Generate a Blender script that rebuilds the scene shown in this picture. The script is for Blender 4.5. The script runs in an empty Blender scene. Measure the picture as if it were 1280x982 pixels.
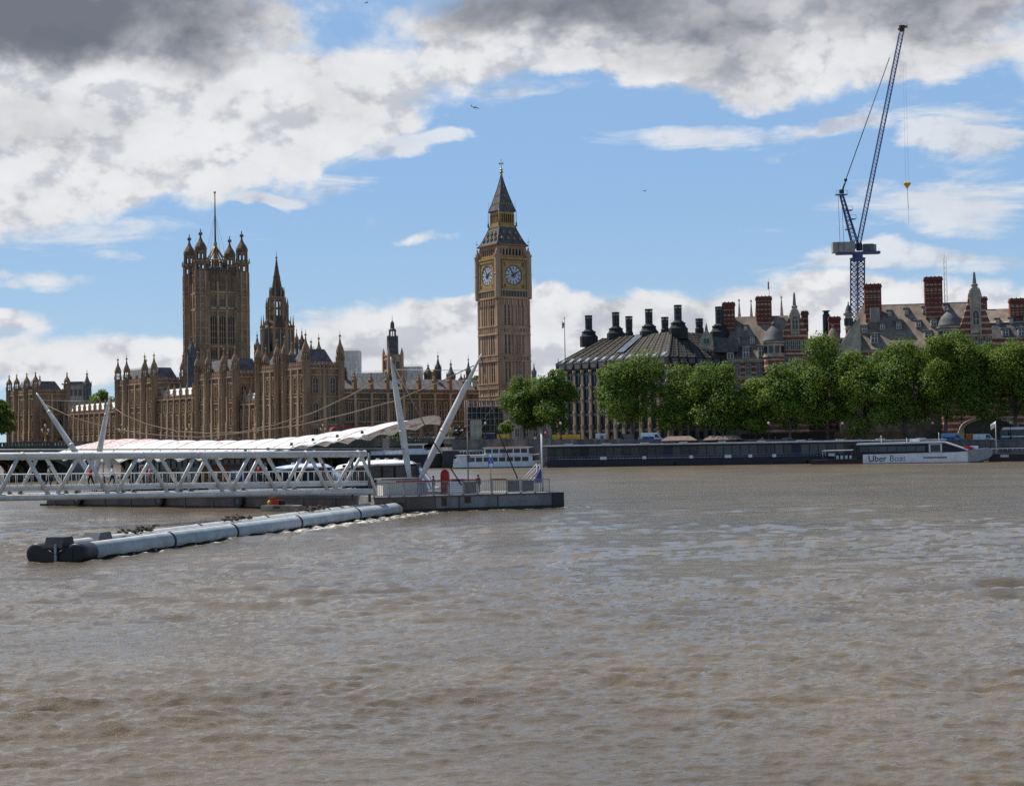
import bpy, math, random
import numpy as np
from mathutils import Matrix, Vector
R = math.radians
SC = bpy.context.scene
COL = SC.collection
random.seed(7)

# ---------------------------------------------------------------- camera, sky, sun, exposure
CAM_H = 6.5
F = 1900.0                       # focal length in pixels of a 1280 wide picture
cam_data = bpy.data.cameras.new('camera')
cam = bpy.data.objects.new('camera', cam_data)
COL.objects.link(cam)
cam_data.sensor_fit = 'HORIZONTAL'
cam_data.sensor_width = 36.0
cam_data.lens = 36.0 * F / 1280.0
cam_data.clip_start = 0.5
cam_data.clip_end = 20000
CR = Matrix.Rotation(R(90 + 1.84), 3, 'X') @ Matrix.Rotation(R(-1.0), 3, 'Z')
cam.matrix_world = Matrix.Translation((0, 0, CAM_H)) @ CR.to_4x4()
SC.camera = cam

SUN_AZ = R(-56)                  # left of the view direction (+Y)
SUN_EL = R(58)
world = bpy.data.worlds.new('World')
SC.world = world
world.use_nodes = True
SC.view_settings.view_transform = 'Standard'
SC.view_settings.look = 'None'
SC.view_settings.gamma = 1.0
SC.view_settings.exposure = 0.42
SC.cycles.use_denoising = False
SC.cycles.use_adaptive_sampling = False
SC.cycles.max_bounces = 6
SC.cycles.caustics_reflective = False
SC.cycles.caustics_refractive = False
SC.cycles.sample_clamp_direct = 1.8
SC.cycles.sample_clamp_indirect = 4

sun_data = bpy.data.lights.new('sun', 'SUN')
sun = bpy.data.objects.new('sun', sun_data)
COL.objects.link(sun)
sun_data.energy = 4.9
sun_data.angle = R(0.5)
sun_data.color = (1.0, 0.94, 0.84)
sdir = Vector((math.sin(SUN_AZ) * math.cos(SUN_EL), math.cos(SUN_AZ) * math.cos(SUN_EL), math.sin(SUN_EL)))
sun.rotation_euler = (-sdir).to_track_quat('-Z', 'Y').to_euler()
sun.location = (0, 0, 300)

class NT:
    """short hand for building node trees"""
    def __init__(s, tree):
        s.t = tree; s.n = tree.nodes; s.l = tree.links
    def new(s, kind, **kw):
        n = s.n.new(kind)
        for k, v in kw.items():
            setattr(n, k, v)
        return n
    def put(s, sock, v):
        if hasattr(v, 'is_output'):
            s.l.new(v, sock)
        else:
            sock.default_value = v
    def math(s, op, a, b=None, c=None, clamp=False):
        n = s.new('ShaderNodeMath', operation=op, use_clamp=clamp)
        s.put(n.inputs[0], a)
        if b is not None: s.put(n.inputs[1], b)
        if c is not None: s.put(n.inputs[2], c)
        return n.outputs[0]
    def mix(s, fac, a, b, kind='MIX'):
        n = s.new('ShaderNodeMix', data_type='RGBA', blend_type=kind)
        s.put(n.inputs[0], fac); s.put(n.inputs[6], a); s.put(n.inputs[7], b)
        return n.outputs[2]
    def step(s, x, lo, hi, a=0.0, b=1.0):
        n = s.new('ShaderNodeMapRange', interpolation_type='SMOOTHSTEP')
        s.put(n.inputs[0], x); n.inputs[1].default_value = lo; n.inputs[2].default_value = hi
        n.inputs[3].default_value = a; n.inputs[4].default_value = b
        return n.outputs[0]
    def noise(s, vec, scale, detail=6, rough=0.55, dist=0.0, lac=2.0):
        n = s.new('ShaderNodeTexNoise')
        if vec is not None: s.l.new(vec, n.inputs['Vector'])
        n.inputs['Scale'].default_value = scale; n.inputs['Detail'].default_value = detail
        n.inputs['Roughness'].default_value = rough; n.inputs['Distortion'].default_value = dist
        n.inputs['Lacunarity'].default_value = lac
        return n.outputs['Fac']
    def comb(s, x, y, z=0.0):
        n = s.new('ShaderNodeCombineXYZ')
        s.put(n.inputs[0], x); s.put(n.inputs[1], y); s.put(n.inputs[2], z)
        return n.outputs[0]

def build_sky():
    nt = NT(world.node_tree)
    bg = nt.n.get('Background'); out = nt.n.get('World Output')
    sky = nt.new('ShaderNodeTexSky', sky_type='NISHITA')
    sky.sun_disc = False
    sky.sun_elevation = SUN_EL
    sky.sun_rotation = SUN_AZ            # measured from +Y, clockwise seen from above
    sky.altitude = 50
    sky.air_density = 0.8; sky.dust_density = 0.0; sky.ozone_density = 4.0
    tc = nt.new('ShaderNodeTexCoord')
    sep = nt.new('ShaderNodeSeparateXYZ'); nt.l.new(tc.outputs['Generated'], sep.inputs[0])
    X, Y, Z = sep.outputs
    az = nt.math('ARCTAN2', X, Y)
    hor = nt.math('SQRT', nt.math('ADD', nt.math('MULTIPLY', X, X), nt.math('MULTIPLY', Y, Y)))
    el = nt.math('ARCTAN2', Z, hor)
    # the clouds live on the celestial sphere: azimuth and elevation in units of 100 "sky units" per 0.0526 rad
    def vec(dx=0, dy=0, sx=1.0, sy=1.0):
        return nt.comb(nt.math('MULTIPLY', nt.math('ADD', az, dx), sx * 10), nt.math('MULTIPLY', nt.math('ADD', el, dy), sy * 10))
    big = nt.noise(vec(0.31, 0.1, 1.0, 1.7), 0.75, 7, 0.58, 0.35)
    fine = nt.noise(vec(0.1, 0.3, 1.0, 1.7), 3.2, 9, 0.60, 0.5)
    wisp = nt.noise(vec(0.5, 0.2, 0.65, 3.4), 1.5, 7, 0.62, 0.6)
    def puff(dx, dy, sc):
        n = nt.new('ShaderNodeTexVoronoi', feature='F1')
        v = vec(dx, dy, 1.0, 1.45)
        w = nt.new('ShaderNodeMix', data_type='VECTOR'); w.inputs[0].default_value = 0.12
        nz = nt.new('ShaderNodeTexNoise'); nz.inputs['Scale'].default_value = sc * .8; nt.l.new(v, nz.inputs['Vector'])
        nt.l.new(v, w.inputs[4]); nt.l.new(nz.outputs['Color'], w.inputs[5])
        nt.l.new(w.outputs[1], n.inputs['Vector']); n.inputs['Scale'].default_value = sc; n.inputs['Detail'].default_value = 4.0; n.inputs['Roughness'].default_value = 0.55
        return nt.math('SUBTRACT', 1.0, n.outputs['Distance'])
    pf = puff(0.2, 0.1, 2.6); pfl = puff(0.2 - 0.008, 0.1 + 0.011, 2.6)
    lit = nt.noise(vec(0.31 - 0.010, 0.1 + 0.014, 1.0, 1.7), 0.75, 7, 0.58, 0.35)
    litf = nt.noise(vec(0.1 - 0.006, 0.3 + 0.008, 1.0, 1.7), 3.2, 9, 0.60, 0.5)
    # jitter so that blob outlines are ragged
    ja = nt.math('ADD', az, nt.math('MULTIPLY', nt.math('SUBTRACT', fine, 0.5), 0.05))
    je = nt.math('ADD', el, nt.math('MULTIPLY', nt.math('SUBTRACT', big, 0.5), 0.07))
    def blob(cx, cy, rx, ry, w, tilt=0.0):
        # centre and radii in photograph pixels turned into angles
        a0 = math.atan((cx - 640) / F); e0 = math.atan((552 - (cx - 640) * 0.01745 - cy) / F)
        dx = nt.math('MULTIPLY', nt.math('SUBTRACT', ja, a0), F / rx)
        dyb = nt.math('SUBTRACT', je, e0)
        if tilt:
            dyb = nt.math('SUBTRACT', dyb, nt.math('MULTIPLY', nt.math('SUBTRACT', ja, a0), tilt))
        dy = nt.math('MULTIPLY', dyb, F / ry)
        d2 = nt.math('ADD', nt.math('MULTIPLY', dx, dx), nt.math('MULTIPLY', dy, dy))
        return nt.math('MULTIPLY', nt.math('SUBTRACT', 1.0, d2, clamp=True), w)
    def total(bl):
        acc = None
        for b in bl:
            o = blob(*b)
            acc = o if acc is None else nt.math('ADD', acc, o)
        return acc
    cover = total(CLOUDS)
    dark = total(DARK)
    wcover = total(WISPS)
    dens = nt.math('ADD', cover, nt.math('ADD', nt.math('MULTIPLY', nt.math('SUBTRACT', big, 0.5), 1.5), nt.math('ADD', nt.math('MULTIPLY', nt.math('SUBTRACT', fine, 0.5), 0.45), nt.math('MULTIPLY', nt.math('SUBTRACT', pf, 0.62), 0.50))))
    a1 = nt.step(dens, 0.06, 0.80)
    wd = nt.math('ADD', wcover, nt.math('MULTIPLY', nt.math('SUBTRACT', wisp, 0.5), 1.7))
    a2 = nt.math('MULTIPLY', nt.step(wd, 0.32, 0.75), 0.80)
    alpha = nt.math('MAXIMUM', a1, a2)
    # light side of the billows against their shaded side
    grad = nt.math('ADD', nt.math('MULTIPLY', nt.math('SUBTRACT', big, lit), 3.2), nt.math('ADD', nt.math('MULTIPLY', nt.math('SUBTRACT', fine, litf), 0.6), nt.math('MULTIPLY', nt.math('SUBTRACT', pf, pfl), 1.5)))
    shade = nt.step(nt.math('SUBTRACT', nt.math('MULTIPLY', nt.math('SUBTRACT', dens, 0.75), 0.16), grad), 0.0, 0.85)
    white = (6.3, 6.35, 6.5, 1); grey = (3.6, 3.8, 4.35, 1); deep = (1.02, 1.15, 1.48, 1)
    colr = nt.mix(nt.math('MULTIPLY', shade, 0.68), white, grey)
    dk = nt.math('ADD', dark, nt.math('MULTIPLY', nt.math('SUBTRACT', big, 0.5), 0.8))
    colr = nt.mix(nt.math('MULTIPLY', nt.step(nt.math('ADD', dk, nt.math('MULTIPLY', nt.math('SUBTRACT', pf, 0.62), -0.3)), -0.05, 1.45), 0.95), colr, deep)
    # low down the summer haze is pale blue rather than the model's yellow
    air = nt.mix(nt.step(el, 0.0, 0.20), (3.05, 4.35, 5.5, 1), (2.15, 3.65, 5.75, 1))
    tint = nt.mix(nt.step(el, 0.15, 0.9, 0.85, 0.0), sky.outputs[0], air)
    col = nt.mix(alpha, tint, colr)
    nt.l.new(col, bg.inputs['Color'])
    bg.inputs['Strength'].default_value = 0.1
    nt.l.new(bg.outputs[0], out.inputs['Surface'])

SKY_TINT = (1.0, 1.0, 1.0, 1)
# cx, cy, rx, ry, weight, tilt   (places in the sky, the last row mostly out of view)
CLOUDS = [
    (60, 60, 330, 120, 1.3), (330, 40, 230, 80, .85), (120, 190, 330, 95, 1.2), (330, 150, 280, 75, 1.1, 0.12),
    (60, 270, 260, 55, 0.95, 0.10), (480, 110, 170, 62, 0.75), (430, 160, 170, 26, 0.6), (620, 60, 110, 70, 0.75),
    (820, 10, 400, 85, 1.15), (900, 90, 150, 55, 0.9), (1050, 60, 230, 80, 1.05), (1230, 30, 220, 90, 1.15), (1160, 100, 90, 40, 0.55),
    (40, 357, 140, 19, 0.9), (10, 412, 70, 24, 0.95), (720, 50, 180, 60, .6), (720, 400, 220, 48, .7), (130, 448, 200, 44, 0.80), (480, 400, 260, 50, 0.62), (560, 430, 260, 60, 0.85),
    (820, 410, 360, 66, 1.15), (760, 455, 300, 60, 1.0), (1000, 425, 260, 66, 1.0), (120, 470, 240, 45, 0.8), (480, 450, 260, 50, .6), (1200, 400, 200, 50, .5), (1010, 362, 120, 36, 0.75), (1150, 385, 210, 50, 0.72), (700, 430, 300, 80, 0.6), (540, 289, 62, 11, 0.75),
    (-300, 150, 420, 220, 0.9), (1700, 120, 420, 160, 0.9), (640, -420, 1700, 360, 0.85), (-500, 430, 500, 70, 0.8), (1750, 390, 450, 70, 0.7),  # the broad overhead cloud is unseen, added to brighten reflections and fill light
]
DARK = [
    (110, 20, 285, 95, 1.15), (-60, 50, 220, 80, 0.5), (870, -10, 270, 50, 0.58), (900, 50, 190, 45, 0.42), (690, -10, 200, 50, .5), (1230, 0, 220, 75, 1.0), (60, 175, 150, 40, 0.28),
    (590, 10, 130, 40, 0.4), (1180, 75, 110, 40, 0.25),
]
WISPS = [
    (960, 175, 170, 34, 0.62, 0.05), (1180, 165, 170, 40, 0.55, 0.05), (1190, 262, 240, 44, 0.66, 0.04), (1230, 195, 110, 40, 0.6), (940, 290, 60, 16, 0.4),
    (1150, 335, 240, 30, 0.7), (400, 385, 140, 22, 0.6), (330, 240, 70, 14, 0.55), (510, 170, 110, 30, 0.4), (560, 185, 90, 18, 0.4), (110, 300, 320, 30, 0.5),
    (300, 200, 330, 60, 0.6), (760, 180, 120, 30, 0.35), (640, 100, 120, 60, 0.5), (760, 100, 60, 20, 0.4),
]
build_sky()

# ---------------------------------------------------------------- places
def P(px, py, Y):
    """the point at depth Y seen at pixel (px, py) of the photograph"""
    d = CR @ Vector(((px - 640) / F, -(py - 491) / F, -1.0))
    k = Y / d.y
    return Vector((d.x * k, Y, CAM_H + d.z * k))
def at(px, Y, z):
    """the point at depth Y and height z in pixel column px"""
    py = 552.0
    for _ in range(4):
        p = P(px, py, Y)
        py -= (z - p.z) * F / Y
    p = P(px, py, Y)
    return Vector((p.x, Y, z))
def Zof(px, py, Y):
    return P(px, py, Y).z

# ---------------------------------------------------------------- materials
MATS = {}
def mat(name, col, rough=0.8, col2=None, nscale=0.6, detail=5, metal=0.0, bump=0.0, bscale=6.0, spec=0.3, streak=False, contrast=(0.35, 0.65), third=None):
    """principled material: two base colours mixed by object-space noise, optional bump"""
    if name in MATS: return MATS[name]
    m = bpy.data.materials.new(name); m.use_nodes = True
    nt = NT(m.node_tree)
    b = nt.n.get('Principled BSDF')
    b.inputs['Roughness'].default_value = rough
    b.inputs['Metallic'].default_value = metal
    b.inputs['Specular IOR Level'].default_value = spec
    c1 = (*col, 1)
    tc = nt.new('ShaderNodeTexCoord')
    vec = tc.outputs['Object']
    if streak:
        mp = nt.new('ShaderNodeMapping'); nt.l.new(vec, mp.inputs[0]); mp.inputs['Scale'].default_value = (1, 1, 0.22); vecs = mp.outputs[0]
    else:
        vecs = vec
    c2 = (*(col2 if col2 else [c * 0.72 for c in col]), 1)
    fac = nt.step(nt.noise(vecs, nscale, detail, 0.6), *contrast)
    colr = nt.mix(fac, c1, c2)
    if third:
        f3 = nt.step(nt.noise(vec, nscale * 7.3, 3, 0.6), 0.5, 0.72)
        colr = nt.mix(nt.math('MULTIPLY', f3, third[3]), colr, (*third[:3], 1))
    nt.l.new(colr, b.inputs['Base Color'])
    if bump:
        bn = nt.new('ShaderNodeBump'); bn.inputs['Strength'].default_value = bump; bn.inputs['Distance'].default_value = 0.1
        nt.l.new(nt.noise(vec, bscale, 4, 0.6), bn.inputs['Height']); nt.l.new(bn.outputs[0], b.inputs['Normal'])
    MATS[name] = m
    return m

# ---------------------------------------------------------------- mesh building
class MB:
    """collects shapes and links them as ONE mesh object"""
    def __init__(s):
        s.v = []; s.f = []; s.mi = []; s.sm = []; s.mats = []; s.M = None
    def slot(s, m):
        if m not in s.mats: s.mats.append(m)
        return s.mats.index(m)
    def add(s, vs, fs, m, smooth=False):
        o = len(s.v)
        if s.M is not None: vs = [tuple(s.M @ Vector(v)) for v in vs]
        s.v += [tuple(v) for v in vs]
        k = s.slot(m)
        for f in fs:
            s.f.append(tuple(i + o for i in f)); s.mi.append(k); s.sm.append(smooth)
        return s
    def box(s, x0, x1, y0, y1, z0, z1, m):
        vs = [(x0,y0,z0),(x1,y0,z0),(x1,y1,z0),(x0,y1,z0),(x0,y0,z1),(x1,y0,z1),(x1,y1,z1),(x0,y1,z1)]
        return s.add(vs, [(3,2,1,0),(4,5,6,7),(0,1,5,4),(1,2,6,5),(2,3,7,6),(3,0,4,7)], m)
    def cbox(s, c, size, m, rz=0.0):
        hx, hy, hz = [q / 2 for q in size]
        cs, sn = math.cos(rz), math.sin(rz)
        vs = []
        for z in (-hz, hz):
            for x, y in ((-hx,-hy),(hx,-hy),(hx,hy),(-hx,hy)):
                vs.append((c[0] + x*cs - y*sn, c[1] + x*sn + y*cs, c[2] + z))
        return s.add(vs, [(3,2,1,0),(4,5,6,7),(0,1,5,4),(1,2,6,5),(2,3,7,6),(3,0,4,7)], m)
    def lathe(s, cx, cy, prof, n, m, rot=0.0, smooth=False, cap=True, sx=1.0, sy=1.0):
        """prof: list of (z, r) from the bottom up"""
        vs = []; fs = []
        for z, r in prof:
            for i in range(n):
                a = rot + 2 * math.pi * i / n
                vs.append((cx + r * math.cos(a) * sx, cy + r * math.sin(a) * sy, z))
        for j in range(len(prof) - 1):
            for i in range(n):
                k = (i + 1) % n
                fs.append((j*n+i, j*n+k, (j+1)*n+k, (j+1)*n+i))
        if cap:
            fs.append(tuple(reversed(range(n)))); fs.append(tuple((len(prof)-1)*n + i for i in range(n)))
        return s.add(vs, fs, m, smooth)
    def sq(s, cx, cy, prof, m, hy=None):
        """square lathe: prof (z, half width), hy factor for the y side"""
        k = 1.0 if hy is None else hy
        vs = []; fs = []
        for z, r in prof:
            for x, y in ((-1,-1),(1,-1),(1,1),(-1,1)):
                vs.append((cx + x*r, cy + y*r*k, z))
        for j in range(len(prof) - 1):
            for i in range(4):
                q = (i+1) % 4
                fs.append((j*4+i, j*4+q, (j+1)*4+q, (j+1)*4+i))
        fs.append((3,2,1,0)); e = (len(prof)-1)*4; fs.append((e,e+1,e+2,e+3))
        return s.add(vs, fs, m)
    def tube(s, p0, p1, r, m, n=6, r1=None, smooth=True, cap=True):
        p0 = Vector(p0); p1 = Vector(p1); d = p1 - p0
        if d.length < 1e-6: return s
        q = d.to_track_quat('Z', 'Y')
        r1 = r if r1 is None else r1
        vs = []
        for p, rr in ((p0, r), (p1, r1)):
            for i in range(n):
                a = 2 * math.pi * (i + 0.5) / n
                vs.append(tuple(p + q @ Vector((rr * math.cos(a), rr * math.sin(a), 0))))
        fs = [(i, (i+1) % n, n + (i+1) % n, n + i) for i in range(n)]
        if cap: fs += [tuple(reversed(range(n))), tuple(range(n, 2*n))]
        return s.add(vs, fs, m, smooth)
    def path(s, pts, r, m, n=6, rads=None, smooth=True):
        """one bent tube through the points"""
        pts = [Vector(p) for p in pts]; vs = []; fs = []
        for j, p in enumerate(pts):
            a = pts[max(0, j-1)]; b = pts[min(len(pts)-1, j+1)]
            q = (b - a).to_track_quat('Z', 'Y')
            rr = rads[j] if rads else r
            for i in range(n):
                t = 2 * math.pi * i / n
                vs.append(tuple(p + q @ Vector((rr*math.cos(t), rr*math.sin(t), 0))))
        for j in range(len(pts) - 1):
            for i in range(n):
                k = (i+1) % n
                fs.append((j*n+i, j*n+k, (j+1)*n+k, (j+1)*n+i))
        fs.append(tuple(reversed(range(n)))); fs.append(tuple((len(pts)-1)*n+i for i in range(n)))
        return s.add(vs, fs, m, smooth)
    def prism(s, poly, z0, z1, m):
        """polygon in xy (counter-clockwise) extruded in z"""
        n = len(poly)
        vs = [(x,y,z0) for x,y in poly] + [(x,y,z1) for x,y in poly]
        fs = [tuple(reversed(range(n))), tuple(range(n, 2*n))] + [(i,(i+1)%n,n+(i+1)%n,n+i) for i in range(n)]
        return s.add(vs, fs, m)
    def yprism(s, poly, y0, y1, m):
        """polygon in xz (counter-clockwise seen from -y) extruded in y"""
        n = len(poly)
        vs = [(x,y0,z) for x,z in poly] + [(x,y1,z) for x,z in poly]
        fs = [tuple(range(n)), tuple(reversed(range(n, 2*n)))] + [((i+1)%n,i,n+i,n+(i+1)%n) for i in range(n)]
        return s.add(vs, fs, m)
    def xprism(s, poly, x0, x1, m):
        """polygon in yz (counter-clockwise seen from +x) extruded in x"""
        n = len(poly)
        vs = [(x1,y,z) for y,z in poly] + [(x0,y,z) for y,z in poly]
        fs = [tuple(range(n)), tuple(reversed(range(n, 2*n)))] + [((i+1)%n,i,n+i,n+(i+1)%n) for i in range(n)]
        return s.add(vs, fs, m)
    def quad(s, pts, m): return s.add(pts, [tuple(range(len(pts)))], m)
    def mesh(s, name):
        me = bpy.data.meshes.new(name)
        me.from_pydata(s.v, [], s.f)
        for m in s.mats: me.materials.append(m)
        me.polygons.foreach_set('material_index', s.mi)
        me.polygons.foreach_set('use_smooth', s.sm)
        me.update()
        return me
    def build(s, name, parent=None, loc=(0,0,0), rz=0.0):
        return put(name, s.mesh(name), parent, loc, rz)

def put(name, me, parent=None, loc=(0,0,0), rz=0.0, scale=None):
    o = bpy.data.objects.new(name, me)
    COL.objects.link(o)
    o.location = loc; o.rotation_euler = (0, 0, rz)
    if scale: o.scale = scale
    if parent: o.parent = parent
    return o
def tag(o, label=None, cat=None, group=None, kind=None):
    if label: o['label'] = label
    if cat: o['category'] = cat
    if group: o['group'] = group
    if kind: o['kind'] = kind
    return o
def thing(name, label, cat, loc=(0,0,0), rz=0.0, group=None):
    o = bpy.data.objects.new(name, None)
    COL.objects.link(o)
    o.empty_display_size = 0.5
    o.location = loc; o.rotation_euler = (0, 0, rz)
    return tag(o, label, cat, group)
KIDS = {}
def dup(root, loc, rz=0.0, label=None, group=None, scale=None):
    """a copy of a thing with copies of its parts and sub-parts"""
    r = root.copy(); COL.objects.link(r); r.location = loc; r.rotation_euler = (0, 0, rz)
    if scale: r.scale = (scale,) * 3 if not hasattr(scale, '__len__') else scale
    if label: r['label'] = label
    if group: r['group'] = group
    for ch in list(root.children):
        c = ch.copy(); COL.objects.link(c); c.parent = r
        for g in list(ch.children):
            d = g.copy(); COL.objects.link(d); d.parent = c
    return r
# ---------------------------------------------------------------- material list
stone = mat('honey_stone', (0.33, 0.213, 0.125), 0.9, (0.155, 0.10, 0.062), 0.3, streak=True, third=(0.46, 0.32, 0.20, 0.45))
stone_d = mat('sooty_stone', (0.18, 0.117, 0.072), 0.9, (0.088, 0.06, 0.042), 0.35, streak=True, third=(0.26, 0.18, 0.11, 0.4))
stone_l = mat('pale_lit_stone', (0.46, 0.315, 0.195), 0.88, (0.26, 0.172, 0.107), 0.35, streak=True)  # paler stone; on buttresses the sunlight they catch is put into its colour
stone_t = mat('tower_stone', (0.43, 0.285, 0.18), 0.9, (0.30, 0.19, 0.12), 0.22, streak=True, third=(0.46, 0.33, 0.21, 0.4))
stone_g = mat('grey_stone', (0.34, 0.30, 0.25), 0.9, (0.20, 0.17, 0.14), 0.5, streak=True)
slate = mat('slate', (0.125, 0.12, 0.12), 0.8, (0.075, 0.072, 0.072), 0.8, spec=.2)
slate_l = mat('lead_slate', (0.155, 0.15, 0.148), 0.75, (0.09, 0.088, 0.086), 0.5, spec=.2)
gold = mat('gilding', (0.42, 0.26, 0.085), 0.5, (0.27, 0.165, 0.06), 1.2, metal=0.15)
glass_d = mat('dark_glass', (0.012, 0.013, 0.016), 0.12, (0.02, 0.021, 0.025), 0.4, spec=0.5)
glass_b = mat('blue_glass', (0.03, 0.045, 0.065), 0.08, (0.015, 0.02, 0.03), 0.5, spec=0.6)
dial = mat('opal_glass', (0.50, 0.53, 0.55), 0.4, (0.42, 0.45, 0.47), 1.5)
prussian = mat('prussian_blue', (0.02, 0.03, 0.06), 0.5)
black = mat('black_paint', (0.015, 0.015, 0.017), 0.45, (0.025, 0.024, 0.024), 0.8)
navy = mat('navy_paint', (0.018, 0.025, 0.055), 0.35, (0.028, 0.034, 0.06), 0.5)
white = mat('white_paint', (0.72, 0.73, 0.74), 0.45, (0.60, 0.60, 0.60), 0.7)
white_d = mat('weathered_white', (0.58, 0.59, 0.58), 0.55, (0.40, 0.40, 0.385), 1.1, streak=True, third=(0.34, 0.28, 0.21, 0.25))
cream = mat('cream_sheet', (0.62, 0.60, 0.52), 0.8, (0.48, 0.46, 0.40), 0.4)
steel = mat('galvanised_steel', (0.30, 0.31, 0.32), 0.5, (0.22, 0.22, 0.225), 2.0, metal=0.3)
gunmetal = mat('grey_paint', (0.12, 0.12, 0.125), 0.6, (0.085, 0.083, 0.082), 0.8)
hullgrey = mat('barge_grey', (0.24, 0.235, 0.235), 0.75, (0.16, 0.15, 0.145), 0.5, streak=True, third=(0.13, 0.085, 0.055, 0.55))
hullbrown = mat('barge_brown', (0.16, 0.125, 0.11), 0.8, (0.10, 0.08, 0.07), 0.4, streak=True, third=(0.08, 0.055, 0.04, 0.5))
weed = mat('weed_line', (0.025, 0.024, 0.016), 0.6, (0.045, 0.04, 0.022), 1.5)
red = mat('red_paint', (0.42, 0.02, 0.02), 0.4)
orange = mat('orange_paint', (0.55, 0.13, 0.02), 0.5)
yellow = mat('yellow_paint', (0.62, 0.36, 0.03), 0.5, (0.52, 0.28, 0.03), 0.8)
bluep = mat('blue_paint', (0.03, 0.10, 0.34), 0.45)
purple = mat('purple_cloth', (0.10, 0.08, 0.26), 0.8)
green_b = mat('bridge_green', (0.085, 0.10, 0.075), 0.6, (0.055, 0.065, 0.05), 0.5, streak=True)
asphalt = mat('asphalt', (0.05, 0.05, 0.052), 0.9, (0.07, 0.068, 0.066), 0.3)
paving = mat('paving', (0.22, 0.205, 0.185), 0.9, (0.16, 0.15, 0.14), 0.3)
granite = mat('granite_wall', (0.22, 0.20, 0.18), 0.85, (0.10, 0.093, 0.083), 0.45, streak=True, third=(.08, .085, .06, .4))
crane_b = mat('crane_blue', (0.045, 0.075, 0.20), 0.6, (0.06, 0.085, 0.17), 0.6)
concrete = mat('counterweight_grey', (0.30, 0.28, 0.25), 0.9, (0.24, 0.22, 0.2), 0.6)
bark = mat('plane_bark', (0.075, 0.06, 0.045), 0.9, (0.13, 0.11, 0.085), 1.2)
rust = mat('rusty_chain', (0.09, 0.06, 0.045), 0.9, (0.05, 0.04, 0.035), 3.0)
wood = mat('timber', (0.26, 0.13, 0.055), 0.7, (0.19, 0.09, 0.04), 1.2)
cable_m = mat('cable', (0.23, 0.17, 0.12), 0.7)
dark_cable = mat('dark_cable', (0.04, 0.035, 0.03), 0.7)
brass = mat('lamp_gilding', (0.40, 0.25, 0.05), 0.5, metal=0.2)
bronze = mat('dark_bronze', (0.03, 0.032, 0.03), 0.5, (0.06, 0.062, 0.06), 0.8, metal=0.4)
skin = mat('skin', (0.42, 0.26, 0.19), 0.7)
hair = mat('dark_hair', (0.03, 0.022, 0.018), 0.8)

def tree_mat(name, a, b):
    m = bpy.data.materials.new(name); m.use_nodes = True
    nt = NT(m.node_tree); bs = nt.n.get('Principled BSDF'); out = nt.n.get('Material Output')
    tc = nt.new('ShaderNodeTexCoord')
    f = nt.step(nt.noise(tc.outputs['Object'], 0.55, 5, 0.65), 0.35, 0.66)
    c = nt.mix(f, (*a, 1), (*b, 1))
    nt.l.new(c, bs.inputs['Base Color']); bs.inputs['Roughness'].default_value = 0.55; bs.inputs['Specular IOR Level'].default_value = 0.25
    tr = nt.new('ShaderNodeBsdfTranslucent'); nt.l.new(nt.mix(0.5, c, (0.16, 0.20, 0.02, 1)), tr.inputs['Color'])
    mx = nt.new('ShaderNodeMixShader'); mx.inputs[0].default_value = 0.40
    nt.l.new(bs.outputs[0], mx.inputs[1]); nt.l.new(tr.outputs[0], mx.inputs[2]); nt.l.new(mx.outputs[0], out.inputs['Surface'])
    MATS[name] = m
    return m
leaf_a = tree_mat('plane_leaves', (0.135, 0.222, 0.030), (0.052, 0.100, 0.016))
leaf_b = tree_mat('bright_leaves', (0.165, 0.25, 0.030), (0.075, 0.132, 0.018))

def banded(name, a, b, period, share, mortar=None):
    """red brick with pale stone courses: bands at fixed heights, and a fine brick pattern"""
    m = bpy.data.materials.new(name); m.use_nodes = True
    nt = NT(m.node_tree); bs = nt.n.get('Principled BSDF')
    tc = nt.new('ShaderNodeTexCoord'); sp = nt.new('ShaderNodeSeparateXYZ'); nt.l.new(tc.outputs['Object'], sp.inputs[0])
    fr = nt.math('FRACT', nt.math('DIVIDE', nt.math('ADD', sp.outputs[2], 100.0), period))
    band = nt.math('LESS_THAN', fr, share)
    n1 = nt.noise(tc.outputs['Object'], 0.9, 5, 0.6)
    ca = nt.mix(nt.step(n1, 0.35, 0.65), (*a, 1), (a[0]*0.62, a[1]*0.6, a[2]*0.6, 1))
    cb = nt.mix(nt.step(n1, 0.35, 0.65), (*b, 1), (b[0]*0.7, b[1]*0.7, b[2]*0.7, 1))
    nt.l.new(nt.mix(band, ca, cb), bs.inputs['Base Color']); bs.inputs['Roughness'].default_value = 0.9; bs.inputs['Specular IOR Level'].default_value = 0.2
    MATS[name] = m
    return m
brick = banded('banded_brick', (0.24, 0.08, 0.055), (0.46, 0.36, 0.27), 1.7, 0.32)
brick_c = banded('banded_chimney', (0.20, 0.075, 0.052), (0.38, 0.27, 0.19), 1.3, 0.22)
brick_p = mat('plain_brick', (0.20, 0.055, 0.036), 0.9, (0.14, 0.038, 0.026), 0.8)
roof_ns = mat('stone_slate_roof', (0.27, 0.215, 0.17), 0.95, (0.165, 0.13, 0.104), 0.5, streak=True, third=(0.10, 0.088, 0.078, 0.5), spec=.15)
portland = mat('portland_stone', (0.47, 0.39, 0.29), 0.9, (0.30, 0.25, 0.19), 0.6)

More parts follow.
